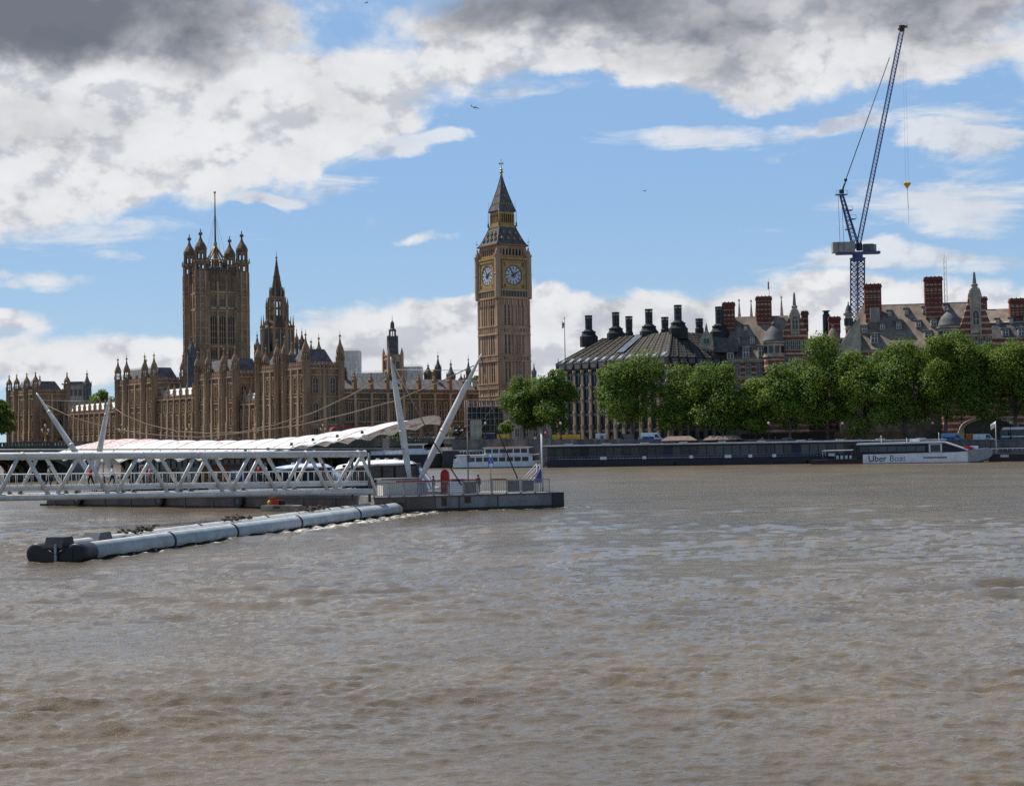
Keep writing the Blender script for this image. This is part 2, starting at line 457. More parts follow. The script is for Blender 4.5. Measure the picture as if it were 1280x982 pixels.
# ---------------------------------------------------------------- water
def water_material():
    m = bpy.data.materials.new('river_water'); m.use_nodes = True
    nt = NT(m.node_tree); b = nt.n.get('Principled BSDF')
    geo = nt.new('ShaderNodeNewGeometry')
    pos = geo.outputs['Position']
    n = nt.noise(pos, 0.05, 4, 0.6)
    c = nt.mix(nt.step(n, 0.35, 0.65), (0.138, 0.106, 0.066, 1), (0.100, 0.079, 0.053, 1))
    at_ = nt.new('ShaderNodeAttribute', attribute_name='foam')
    fm = nt.math('ADD', at_.outputs['Fac'], nt.math('MULTIPLY', nt.math('SUBTRACT', nt.noise(pos, 1.6, 6, 0.72), 0.5), 2.2))
    foam = nt.math('MULTIPLY', nt.step(fm, 0.55, 0.8), nt.step(at_.outputs['Fac'], 0.02, 0.15))
    # thinly scattered white flecks: sun glints on small crests, painted into the colour
    mpf = nt.new('ShaderNodeMapping'); nt.l.new(pos, mpf.inputs[0]); mpf.inputs['Scale'].default_value = (0.45, 0.8, 1.0)
    sepy = nt.new('ShaderNodeSeparateXYZ'); nt.l.new(pos, sepy.inputs[0])
    fl = nt.noise(mpf.outputs[0], 1.9, 3, 0.72)
    patchy = nt.step(nt.noise(pos, 0.06, 3, 0.6), 0.42, 0.62)
    foam = nt.math('MAXIMUM', foam, nt.math('MULTIPLY', nt.step(fl, 0.70, 0.76), nt.math('MULTIPLY', patchy, nt.step(sepy.outputs[1], 70, 120))))  # hull foam joined with the painted glint flecks
    c = nt.mix(nt.math('MULTIPLY', foam, 0.85), c, (0.74, 0.70, 0.63, 1))
    nt.l.new(c, b.inputs['Base Color'])
    nt.l.new(nt.math('ADD', nt.step(sepy.outputs[1], 50, 330, 0.05, 0.24), nt.math('MULTIPLY', foam, 0.5)), b.inputs['Roughness'])
    b.inputs['IOR'].default_value = 1.42; b.inputs['Specular IOR Level'].default_value = 0.5
    mp = nt.new('ShaderNodeMapping'); nt.l.new(pos, mp.inputs[0]); mp.inputs['Scale'].default_value = (0.55, 1.0, 1.0); mp.inputs['Rotation'].default_value = (0, 0, 0.12)
    h1 = nt.noise(mp.outputs[0], 4.2, 6, 0.66, 0.2)
    h2 = nt.noise(mp.outputs[0], 0.9, 5, 0.62, 0.3)
    bn = nt.new('ShaderNodeBump'); bn.inputs['Strength'].default_value = 0.9; bn.inputs['Distance'].default_value = 0.065
    nt.l.new(h1, bn.inputs['Height'])
    bn2 = nt.new('ShaderNodeBump'); bn2.inputs['Strength'].default_value = 0.4; bn2.inputs['Distance'].default_value = 0.16
    nt.l.new(h2, bn2.inputs['Height']); nt.l.new(bn.outputs[0], bn2.inputs['Normal'])
    nt.l.new(bn2.outputs[0], b.inputs['Normal'])
    return m

FOAM_LINES = []      # ((x0, y0), (x1, y1), half width, strength): where the current breaks against hulls
def build_water():
    rows = 900; cols = 620
    inv = np.linspace(1 / 16.0, 1 / 520.0, rows)
    Ys = 1.0 / inv
    us = np.linspace(-1, 1, cols)
    Yg = np.repeat(Ys[:, None], cols, 1)
    Xg = us[None, :] * (Yg * 0.44 + 14.0)
    dY = np.abs(np.gradient(Ys))[:, None]
    rng = np.random.default_rng(3)
    H = np.zeros_like(Xg); 
    patch = np.zeros_like(Xg)
    for k in range(7):                       # slowly changing rough and smooth patches
        th = rng.uniform(0, math.pi); kk = 2 * math.pi / rng.uniform(18, 60)
        patch += np.sin(kk * (np.cos(th) * Xg + np.sin(th) * Yg) + rng.uniform(0, 6.28))
    patch = 1.0 + 0.16 * patch
    for k in range(110):
        lam = 0.30 * (9.0 / 0.30) ** (rng.uniform(0, 1) ** 1.25)
        th = math.pi / 2 + 0.12 + rng.normal(0, 0.50)
        amp = 0.0036 * lam ** 0.9 * (1.7 if 0.9 < lam < 4.5 else (3.0 if lam < 0.9 else 0.9))
        kk = 2 * math.pi / lam
        ph = kk * (math.cos(th) * Xg + math.sin(th) * Yg) + rng.uniform(0, 6.28)
        fade = np.clip((lam / (dY * 2.5)) - 0.6, 0, 1)
        s = np.sin(ph)
        H += amp * fade * patch * (1.0 - np.abs(s) ** 1.0 * 1.0 + 0.55 * s - 0.36) * 0.9
    H *= np.clip((560 - Yg) / 200, 0.0, 1.0)
    foam = np.zeros_like(Xg)
    for (a, b_, w, st) in FOAM_LINES:
        ax, ay = a; bx, by = b_
        L2 = (bx - ax) ** 2 + (by - ay) ** 2
        t = np.clip(((Xg - ax) * (bx - ax) + (Yg - ay) * (by - ay)) / L2, 0, 1)
        d = np.hypot(Xg - ax - t * (bx - ax), Yg - ay - t * (by - ay))
        foam = np.maximum(foam, st * np.clip(1 - d / w, 0, 1))
        H += 0.10 * st * np.clip(1 - d / w, 0, 1) * np.sin(Xg * 3.1 + Yg * 1.3)
    n = rows * cols
    co = np.stack([Xg, Yg, H], -1).reshape(-1, 3).astype(np.float32)
    i = np.arange(n).reshape(rows, cols)
    fa = np.stack([i[:-1, :-1], i[:-1, 1:], i[1:, 1:], i[1:, :-1]], -1).reshape(-1, 4).astype(np.int32)
    # outer apron: the calm rest of the river to the sides, behind and upstream
    me = bpy.data.meshes.new('water')
    ap = np.array([(-900, -60, -0.12), (900, -60, -0.12), (900, 1500, -0.12), (-900, 1500, -0.12)], np.float32)
    allv = np.vstack([co, ap])
    me.vertices.add(len(allv)); me.vertices.foreach_set('co', allv.ravel())
    allf = np.vstack([fa, np.array([[n, n+1, n+2, n+3]], np.int32)])
    me.loops.add(allf.size); me.loops.foreach_set('vertex_index', allf.ravel())
    me.polygons.add(len(allf)); me.polygons.foreach_set('loop_start', np.arange(0, allf.size, 4, dtype=np.int32))
    me.polygons.foreach_set('use_smooth', np.ones(len(allf), bool))
    me.update(calc_edges=True)
    a = me.attributes.new('foam', 'FLOAT', 'POINT')
    a.data.foreach_set('value', np.concatenate([foam.ravel(), np.zeros(4)]).astype(np.float32))
    me.materials.append(water_material())
    tag(put('water', me), kind='structure')

# ---------------------------------------------------------------- the far bank
PAL_RZ = math.atan2(-200, 157)                  # river front of the palace, far end to near end
PAL_O = at(384, 530, 0)
PX_ = Vector((math.cos(PAL_RZ), math.sin(PAL_RZ), 0)); PY_ = Vector((-math.sin(PAL_RZ), math.cos(PAL_RZ), 0))
def PF(s, d, z=0.0):
    """palace frame: s metres along the river front going away, d metres into the building"""
    return Vector((PAL_O.x, PAL_O.y, 0)) - PX_ * s + PY_ * d + Vector((0, 0, z))
WALL_A = at(566, 398, 0); WALL_B = at(1420, 359, 0)
def wall_at(px, back=0.0):
    """a point of the embankment wall line in pixel column px, so many metres behind it"""
    u = (px - 640) / F
    d = WALL_B - WALL_A
    t = (u * WALL_A.y - WALL_A.x) / (d.x - u * d.y)
    p = WALL_A + d * t
    n = Vector((-d.y, d.x, 0)).normalized()
    return p + n * back
def bank_z(x):
    return max(4.0, min(6.4, 6.3 - (x + 2) * 0.0195))

def build_land():
    wd = (WALL_B - WALL_A).normalized(); wn = Vector((-wd.y, wd.x, 0))
    mb = MB()
    pts = []
    N = 24
    edge = [WALL_A + (WALL_B + wd * 160 - WALL_A) * (i / N) for i in range(N + 1)]
    vs = []
    for e in edge:                                  # the kerb side, the road, the ground behind
        for b in (0.3, 60, 400, 5000):
            p = e + wn * b
            vs.append((p.x, p.y, bank_z(e.x) if b < 100 else 6.0))
    fs = []
    for i in range(N):
        for j in range(3):
            fs.append((i*4+j, (i+1)*4+j, (i+1)*4+j+1, i*4+j+1))
    mb.add(vs, fs, paving)
    # palace ground and everything behind it
    q = [PF(-60, -14), PF(0, -14), PF(330, -14), PF(700, 0), PF(4200, 1500), (5000, 9000, 0)]
    a = WALL_A + wn * 0.3
    ring = [a + wn * 5000, a] + [Vector(v) for v in q[1:5]]
    mb.add([(v[0], v[1], 5.4 if i > 1 else bank_z(a.x) - .01) for i, v in enumerate(ring)], [(1, 0, 5, 4, 3, 2)][::-1], paving)
    # river wall of the palace terrace
    a0, b0 = PF(-20, -14), PF(330, -14)
    mb.quad([(a0.x, a0.y, -1), (b0.x, b0.y, -1), (b0.x, b0.y, 5.4), (a0.x, a0.y, 5.4)], granite)
    a1, b1 = PF(-20, -14), WALL_A + wn * .4
    mb.quad([(b1.x, b1.y, -1), (a1.x, a1.y, -1), (a1.x, a1.y, 5.4), (b1.x, b1.y, 5.4)], granite)
    tag(mb.build('ground'), kind='structure')
    # embankment road: asphalt sheet with a kerb each side and a centre line
    mb = MB()
    for (b0, b1, dz, mt) in ((6.0, 20.0, 0.02, asphalt),):
        vs = []; fs = []
        for i, e in enumerate(edge):
            for b in (b0, b1):
                p = e + wn * b; vs.append((p.x, p.y, bank_z(e.x) + dz))
        fs = [(i*2, (i+1)*2, (i+1)*2+1, i*2+1) for i in range(N)]
        mb.add(vs, fs, mt)
    tag(mb.build('road'), kind='structure')
    mb = MB()
    for b in (5.8, 20.0):
        for i in range(N):
            p, q2 = edge[i] + wn * b, edge[i+1] + wn * b
            z0, z1 = bank_z(edge[i].x), bank_z(edge[i+1].x)
            r = wn * 0.25
            vs = [(p.x,p.y,z0),(q2.x,q2.y,z1),(q2.x+r.x,q2.y+r.y,z1),(p.x+r.x,p.y+r.y,z0)]
            vs += [(x,y,z+0.14) for x,y,z in vs]
            mb.add(vs, [(4,5,6,7),(0,1,5,4),(2,3,7,6)], granite)
    tag(mb.build('kerb'), kind='structure')
    # the granite river wall with its parapet
    mb = MB()
    for i in range(N):
        p, q2 = edge[i], edge[i+1]
        z0, z1 = bank_z(p.x), bank_z(q2.x)
        for (f, b, lo, hi) in ((-0.3, 0.35, None, 0.0), (-0.22, 0.28, 0.0, 0.75), (-0.4, 0.42, 0.75, 0.98)):
            A = p + wn*f; B = q2 + wn*f; C_ = q2 + wn*b; D = p + wn*b
            l0 = -2 if lo is None else z0 + lo; l1 = -2 if lo is None else z1 + lo
            vs = [(A.x,A.y,l0),(B.x,B.y,l1),(C_.x,C_.y,l1),(D.x,D.y,l0),(A.x,A.y,z0+hi),(B.x,B.y,z1+hi),(C_.x,C_.y,z1+hi),(D.x,D.y,z0+hi)]
            mb.add(vs, [(0,1,5,4),(4,5,6,7),(2,3,7,6)] + ([(1,2,6,5)] if i == N-1 else []) + ([(3,0,4,7)] if i == 0 else []), granite)
    # piers of the parapet
    for i in range(0, 60):
        e = WALL_A + wd * (8 + i * 6.0)
        if (e - WALL_A).length > (WALL_B - WALL_A).length + 100: break
        c = e
        mb.cbox((c.x, c.y, bank_z(e.x) + 0.2), (1.0, 0.95, 2.0), granite, math.atan2(wd.y, wd.x))
    o = mb.build('river_wall')
    tag(o, 'long dark granite embankment wall with a parapet, behind the moored pontoons', 'wall')
build_land()
# ---------------------------------------------------------------- gothic building kit
def face_M(kind, x0, x1, y0, y1):
    if kind == 'front': return Matrix.Translation((x0, y0, 0)), x1 - x0, 0.0
    if kind == 'right': return Matrix.Translation((x1, y0, 0)) @ Matrix.Rotation(R(90), 4, 'Z'), y1 - y0, R(90)
    if kind == 'left': return Matrix.Translation((x0, y1, 0)) @ Matrix.Rotation(R(-90), 4, 'Z'), y1 - y0, R(-90)

WIN = {}
def win_mesh(w, h, lights=2, transoms=2, frame=None, glass=None, arch=True, bar=0.22):
    """gothic window: dark panes between stone mullions under a pointed head; origin at the sill, facing -y"""
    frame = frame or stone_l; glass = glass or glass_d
    key = (w, h, lights, transoms, frame.name, glass.name, arch, bar)
    if key in WIN: return WIN[key]
    mb = MB()
    hw = w / 2
    hs = h - (w * 0.55 if arch else 0)
    outline = [(-hw, 0), (hw, 0), (hw, hs)]
    if arch:
        for i in range(1, 5):
            t = i / 5; outline.append((hw * math.cos(t * 1.57), hs + (h - hs) * math.sin(t * 1.57)))
        outline.append((0, h))
        for i in range(4, 0, -1):
            t = i / 5; outline.append((-hw * math.cos(t * 1.57), hs + (h - hs) * math.sin(t * 1.57)))
    outline.append((-hw, hs))
    if not arch: outline = [(-hw, 0), (hw, 0), (hw, h), (-hw, h)]
    mb.yprism(outline, -0.06, 0.05, glass)
    b = bar
    mb.box(-hw - b, -hw, -0.42, 0.02, -0.1, hs, frame); mb.box(hw, hw + b, -0.42, 0.02, -0.1, hs, frame)
    mb.box(-hw - b, hw + b, -0.5, 0.02, -0.42, -0.102, frame)
    # head moulding
    n = len(outline)
    if arch:
        top = outline[2:]
        for (xa, za), (xb, zb) in zip(top[:-1], top[1:]):
            sx = 1 + b / hw
            mb.add([(xa, -0.42, za), (xb, -0.42, zb), (xb * sx, -0.42, zb + (b if abs(xb) < hw else 0)), (xa * sx, -0.42, za + (b if abs(xa) < hw else 0)),
                    (xa, 0, za), (xb, 0, zb), (xb * sx, 0, zb + (b if abs(xb) < hw else 0)), (xa * sx, 0, za + (b if abs(xa) < hw else 0))],
                   [(0,1,2,3), (3,2,6,7), (1,0,4,5)], frame)
    else:
        mb.box(-hw - b, hw + b, -0.42, 0.02, h + 0.002, h + b, frame)
    for i in range(1, lights):
        x = -hw + w * i / lights
        mb.box(x - b * 0.4, x + b * 0.4, -0.26, -0.05, 0, h - (0.3 if arch else 0), frame)
    for i in range(1, transoms + 1):
        z = hs * i / (transoms + 1)
        mb.box(-hw, hw, -0.24, -0.055, z - b * 0.35, z + b * 0.35, frame)
    WIN[key] = mb.mesh('window')
    return WIN[key]

def pinnacle_mesh(w, h, shaft, m=None):
    m = m or stone
    key = ('pin', w, h, shaft, m.name)
    if key in WIN: return WIN[key]
    mb = MB()
    mb.sq(0, 0, [(0, w*0.5), (shaft, w*0.5), (shaft, w*0.62), (shaft+0.25, w*0.62), (shaft+0.25, w*0.42), (h-0.35, w*0.08), (h-0.35, w*0.2), (h-0.1, w*0.2), (h-0.1, w*0.05), (h+0.3, w*0.03)], m)
    for a in range(4):
        c, s_ = math.cos(a*1.5708), math.sin(a*1.5708)
        zz = shaft + 0.25 + (h - shaft) * 0.35
        mb.cbox((c*w*0.36, s_*w*0.36, zz), (w*0.22, w*0.22, 0.25), m, a*1.5708)
    WIN[key] = mb.mesh('pinnacle')
    return WIN[key]

def turret_mesh(r, h_shaft, h_lantern, h_cap, m=None, capm=None, open_lantern=True, n=8):
    """octagonal turret: banded shaft, lantern with openings, ogee cap and finial; origin at its foot"""
    m = m or stone; capm = capm or m
    key = ('tur', r, h_shaft, h_lantern, h_cap, m.name, capm.name, open_lantern)
    if key in WIN: return WIN[key]
    mb = MB(); rot = R(22.5)
    prof = [(0, r)]
    k = max(1, int(h_shaft / 4.5))
    for i in range(1, k + 1):
        z = h_shaft * i / k
        prof += [(z - 0.5, r), (z - 0.5, r * 1.1), (z, r * 1.1), (z, r)]
    mb.lathe(0, 0, prof, n, m, rot)
    for i in range(n):                      # slender shafts on the arrises
        a = rot + 2 * math.pi * i / n
        mb.cbox((math.cos(a) * r * 1.02, math.sin(a) * r * 1.02, h_shaft / 2), (r * 0.16, r * 0.16, h_shaft), m, a)
    z0, z1 = h_shaft, h_shaft + h_lantern
    if open_lantern:
        for i in range(n):
            a = rot + 2 * math.pi * i / n
            mb.cbox((math.cos(a) * r * 0.82, math.sin(a) * r * 0.82, (z0 + z1) / 2), (r * 0.26, r * 0.26, h_lantern - 0.01), m, a)
        mb.lathe(0, 0, [(z0 + h_lantern * 0.45, r * 0.9), (z0 + h_lantern * 0.53, r * 0.9)], n, m, rot)
    else:
        mb.lathe(0, 0, [(z0 + 0.002, r * 0.88), (z1 - 0.002, r * 0.88)], n, m, rot)
    mb.lathe(0, 0, [(z1, r * 1.02), (z1 + 0.4, r * 1.08), (z1 + h_cap * 0.18, r * 1.02), (z1 + h_cap * 0.34, r * 0.74), (z1 + h_cap * 0.5, r * 0.36), (z1 + h_cap * 0.72, r * 0.17), (z1 + h_cap * 0.8, r * 0.13),
                    (z1 + h_cap * 0.82, r * 0.32), (z1 + h_cap * 0.88, r * 0.34), (z1 + h_cap * 0.91, r * 0.1), (z1 + h_cap, r * 0.05), (z1 + h_cap * 1.1, r * 0.03)], n, capm, rot)
    for i in range(n):                      # little crockets round the foot of the lantern
        a = rot + 2 * math.pi * i / n
        mb.lathe(math.cos(a) * r * 1.1, math.sin(a) * r * 1.1, [(z0 - 0.3, r * 0.12), (z0 + 1.0, r * 0.12), (z0 + 2.0, r * 0.02)], 4, m, a)
    WIN[key] = mb.mesh('turret')
    return WIN[key]

def crenel(mb, L, y, z, m, w=0.9, gap=0.8, h=0.9, th=0.4):
    n = max(1, int(L / (w + gap))); st = L / n
    for i in range(n):
        mb.box(i * st + gap / 2, i * st + st - gap / 2, y, y + th, z, z + h, m)

def gothic_face(mb, M, L, nb, z0, zc, storeys, butt=0.75, proud=0.95, mb_m=None, strip=True, ribs=2):
    """buttresses, string courses, blind tracery ribs, cornice and parapet of one face, drawn in the wall's mesh"""
    old = mb.M; mb.M = M if old is None else old @ M
    st = L / nb
    for i in range(nb + 1):
        x = i * st
        mb.box(x - butt, x + butt, -proud, 0.05, z0, z0 + (zc - z0) * 0.38, stone_l)  # brighter stone paints in the sunlight on the buttresses
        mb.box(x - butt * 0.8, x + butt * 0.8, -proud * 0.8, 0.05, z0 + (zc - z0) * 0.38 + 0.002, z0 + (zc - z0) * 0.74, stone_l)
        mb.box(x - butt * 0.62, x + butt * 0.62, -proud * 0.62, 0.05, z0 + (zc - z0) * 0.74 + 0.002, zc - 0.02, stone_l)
    for z in storeys:
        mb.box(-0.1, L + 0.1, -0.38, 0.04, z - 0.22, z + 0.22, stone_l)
        mb.box(-0.1, L + 0.1, -0.2, 0.04, z - 1.3, z - 0.95, stone)
    if ribs:
        for i in range(nb):
            for k in range(1, ribs * 2):
                if k == ribs: continue
                x = (i + k / (ribs * 2)) * st
                if 0.3 < k / (ribs * 2) < 0.7: continue
                mb.box(x - 0.11, x + 0.11, -0.16, 0.03, z0, zc - 0.5, stone)
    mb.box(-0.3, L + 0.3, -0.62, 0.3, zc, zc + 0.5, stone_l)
    mb.box(-0.2, L + 0.2, -0.40, 0.15, zc + 0.502, zc + 1.5, stone_d)
    n = max(2, int(L / 1.5))
    for i in range(n):
        x = (i + 0.5) * L / n
        mb.box(x - 0.38, x + 0.38, -0.47, 0.0, zc + 0.65, zc + 1.3, stone)
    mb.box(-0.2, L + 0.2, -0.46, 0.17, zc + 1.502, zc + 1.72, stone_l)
    mb.M = old

def hip_roof(mb, x0, x1, y0, y1, z0, z1, m, inset=None):
    i = inset if inset is not None else min(x1 - x0, y1 - y0) * 0.42
    vs = [(x0,y0,z0),(x1,y0,z0),(x1,y1,z0),(x0,y1,z0),(x0+i,y0+i,z1),(x1-i,y0+i,z1),(x1-i,y1-i,z1),(x0+i,y1-i,z1)]
    mb.add(vs, [(0,1,5,4),(1,2,6,5),(2,3,7,6),(3,0,4,7),(4,5,6,7),(3,2,1,0)], m)

def pavilion(name, label, s0, s1, d0, depth, zc, zt, nbx, nby, cap=11.5, faces=('front', 'right'), r=1.35, extra=()):
    """a palace tower block: walls, two storeys of tall windows, corner turrets, steep slate roof"""
    root = thing(name, label, 'tower', PF(s1, d0, 5.4), PAL_RZ)
    L = s1 - s0; z = zc - 5.4
    mb = MB()
    mb.box(0, L, 0, depth, -1, z + 0.1, stone)
    st = [z * 0.30, z * 0.655, z * 0.93]
    for fc in faces:
        M, FL, rz = face_M(fc, 0, L, 0, depth)
        nb = nbx if fc == 'front' else nby
        gothic_face(mb, M, FL, nb, 0, z, st, butt=0.7)
        old = mb.M; mb.M = M; crenel(mb, FL, -0.4, z + 1.722, stone, 0.8, 0.7, 0.9, 0.5); mb.M = old
    w = mb.build('wall', root)
    for fc in faces:
        M, FL, rz = face_M(fc, 0, L, 0, depth)
        nb = nbx if fc == 'front' else nby
        for i in range(nb):
            for (zb, zh) in ((z * 0.04, z * 0.22), (z * 0.345, z * 0.23), (z * 0.70, z * 0.205)):
                p = M @ Vector(((i + 0.5) * FL / nb, 0, zb))
                put('window', win_mesh(round(min(2.0, FL / nb * 0.42), 2), round(zh, 2), 2, 2), root, p, rz)
    mb = MB(); hip_roof(mb, 0.9, L - 0.9, 0.9, depth - 0.9, z + 0.3, z + (zt - zc), slate_l, min(L, depth) * 0.22)
    n = int(L / 1.4)
    for i in range(n): mb.box(0.9 + min(L, depth) * .22 + i * 1.4 * 0.7, 0.9 + min(L, depth) * .22 + i * 1.4 * 0.7 + 0.12, 1 + min(L, depth)*.22, 1.12 + min(L, depth)*.22, z + (zt - zc), z + (zt - zc) + 0.8, slate)
    rf = mb.build('roof', root)
    for i in range(max(1, int(L / 6))):       # dormers in the roof
        mb = MB(); x = L * (i + 0.5) / max(1, int(L / 6))
        mb.box(x - 0.55, x + 0.55, 1.5, 3.5, z + 1.6, z + 3.2, slate); mb.box(x - 0.3, x + 0.3, 1.44, 1.5, z + 1.9, z + 2.9, glass_d)
        mb.yprism([(x - 0.7, z + 3.2), (x + 0.7, z + 3.2), (x, z + 4.1)], 1.45, 3.6, slate)
        mb.build('dormer', rf)
    tm = turret_mesh(r, round(z + 3.6, 1), 2.6, cap - 6.2, stone, stone)
    for (x, y) in [(0, 0), (L, 0), (L, depth), (0, depth)] + list(extra):
        put('turret', tm, root, (x, y, -0.5), 0)
    return root

def wing(name, label, s0, s1, d0, depth, zc, nb, storeys, roofm, roof_h, win=((0.05, 0.22), (0.36, 0.25), (0.70, 0.2)), cat='building', sheeted=True):
    root = thing(name, label, cat, PF(s1, d0, 5.4), PAL_RZ)
    L = s1 - s0; z = zc - 5.4
    mb = MB(); mb.box(0, L, 0, depth, -1, z + 0.05, stone_d)
    M, FL, rz = face_M('front', 0, L, 0, depth)
    gothic_face(mb, M, FL, nb, 0, z, [z * q for q in storeys], butt=0.62, proud=1.1)
    mb.build('wall', root)
    st = L / nb
    for i in range(nb):
        for zb, zh in win:
            put('window', win_mesh(round(st * 0.36, 2), round(z * zh, 2), 2, 2), root, ((i + 0.5) * st, 0, z * zb), 0)
    pm = pinnacle_mesh(1.1, 5.6, 2.9, stone)
    for i in range(nb + 1):
        put('pinnacle', pm, root, (i * st, -0.1, z + 0.5), 0)
    mb = MB()
    if sheeted:                               # white weather sheeting over the roof, seen between the pinnacles
        mb.add([(0.2, 0.6, z + 0.3), (L - 0.2, 0.6, z + 0.3), (L - 0.2, 3.6, z + 4.6), (0.2, 3.6, z + 4.6)], [(0, 1, 2, 3)], cream_w)
        mb.add([(0.2, 3.6, z + 4.6), (L - 0.2, 3.6, z + 4.6), (L - 0.2, depth * 0.6, z + 5.4), (0.2, depth * 0.6, z + 5.4)], [(0, 1, 2, 3)], slate)
        rr = random.Random(name + str(s0))
        for i in range(nb):                   # carved ornament standing against the sheeting, different at every bay
            for k in range(6):
                x = (i + 0.98) * st; zz = z + 1.7 + k * 0.42
                mb.box(x - rr.uniform(0.3, 2.2) * (1 - k / 9), x, 0.1, 0.4, zz, zz + 0.43, stone_d)
    else:
        mb.add([(0, 0.6, z + 0.5), (L, 0.6, z + 0.5), (L, depth * 0.5, z + roof_h), (0, depth * 0.5, z + roof_h), (0, depth, z + .5), (L, depth, z + .5)], [(0,1,2,3), (3,2,5,4)], roofm)
    mb.build('roof', root)
    return root

cream_w = mat('white_sheeting', (0.74, 0.74, 0.74), 0.6, (0.66, 0.66, 0.66), 0.4)

def build_palace():
    # terminal pavilion at the near end: two towers and the link between them
    pavilion('palace_tower', 'nearest brown palace corner tower with pinnacled turrets and slate roof, right of the spire', 0, 14.5, 0, 14, 33.2, 40.5, 3, 2, 13.5)
    pavilion('palace_tower', 'brown palace tower on the river front just below the tall central spire', 20, 34, 0, 14, 33.2, 39.5, 3, 2, 12.5, faces=('front',))
    wing('palace_range', 'short recessed stone link between the two near palace towers on the river front', 14.5, 20, 2.0, 12, 31.0, 1, (0.30, 0.65, 0.93), slate_l, 6, sheeted=False)
    wing('palace_range', 'near palace river wing with white sheeting between pinnacles, right of the big square tower', 34, 52, 1.5, 16, 21.9, 4, (0.5,), slate, 9, win=((0.06, 0.36), (0.56, 0.34)))
    pavilion('palace_tower', 'brown palace river block with turrets in front of the foot of the big square tower', 52, 83, 0, 13, 32.5, 40.0, 5, 2, 12.5, extra=((9, 0), (22, 0)), faces=('front', 'right'))
    wing('palace_range', 'middle palace river wing with white sheeting between pinnacles, left of the big square tower', 83, 122, 0.8, 16, 25.8, 7, (0.42, 0.74), slate, 9, win=((0.06, 0.3), (0.46, 0.24), (0.78, 0.16)))
    pavilion('palace_tower', 'brown palace river block with four slim turrets, left of the sheeted middle wing', 122, 158, -0.3, 13, 33.2, 40.0, 6, 2, 13.0, extra=((9, 0), (27, 0)), faces=('front', 'right'))
    wing('palace_range', 'far low palace river wing between two turreted blocks, behind the left end of the canopy', 158, 222, 1.5, 16, 22.3, 11, (0.5,), slate, 9, win=((0.06, 0.36), (0.56, 0.34)))
    # far pavilion stands forward of the wing
    c = P(45, 552, 700); s = (Vector((c.x, c.y, 0)) - PF(0, 0)).dot(-PX_); d = (Vector((c.x, c.y, 0)) - PF(0, 0)).dot(PY_)
    pavilion('palace_tower', 'farthest turreted stone block of the palace at the left edge, beyond the left canopy mast', s, s + 34, d, 15, 32.2, 38.5, 5, 2, 11.0, extra=((10, 0), (23, 0)))
    # the north range runs from the near corner tower back to the clock tower
    nr = thing('palace_range', 'long palace range with slate roof between the near corner tower and the clock tower', 'building', PF(2.0, 14, 5.4), PAL_RZ + R(90))
    L = 63.0; z = 24.8 - 5.4; nb = 9; st = L / nb
    mb = MB(); mb.box(0, L, 0, 16, -1, z + 0.05, stone_d)
    gothic_face(mb, Matrix.Identity(4), L, nb, 0, z, [z * 0.26, z * 0.47, z * 0.90], butt=0.75, proud=1.0, ribs=2)
    mb.build('wall', nr)
    for i in range(nb):
        for k in (0.29, 0.71):
            for zb, zh in ((0.50, 0.33), (0.03, 0.20)):
                put('window', win_mesh(1.35, round(z * zh, 2), 2, 2, bar=0.2), nr, ((i + k) * st, 0, z * zb), 0)
    mb = MB()
    mb.add([(0, 0.6, z + 0.5), (L, 0.6, z + 0.5), (L, 8, z + 5.8), (0, 8, z + 5.8), (0, 16, z + .5), (L, 16, z + .5)], [(0,1,2,3), (3,2,5,4), (0,3,4), (1,5,2)], slate_l)
    for i in range(30): mb.box(i * 2.1 + .5, i * 2.1 + .62, 7.9, 8.02, z + 5.8, z + 6.5, slate)
    mb.build('roof', nr)
    for i in range(nb + 1):
        put('pinnacle', pinnacle_mesh(1.4, 6.8, 4.2, stone), nr, (i * st, -0.1, z + 0.6), 0)
        if 0 < i < nb:
            pass
    for i in range(3):
        mb = MB(); mb.lathe(0, 0, [(0, 0.9), (3.5, 0.9), (3.5, 1.1), (4.0, 1.1), (4.0, .75), (5.5, .6)], 8, stone_d); mb.build('chimney', nr, (8 + i * 20, 8, z + 4.2))

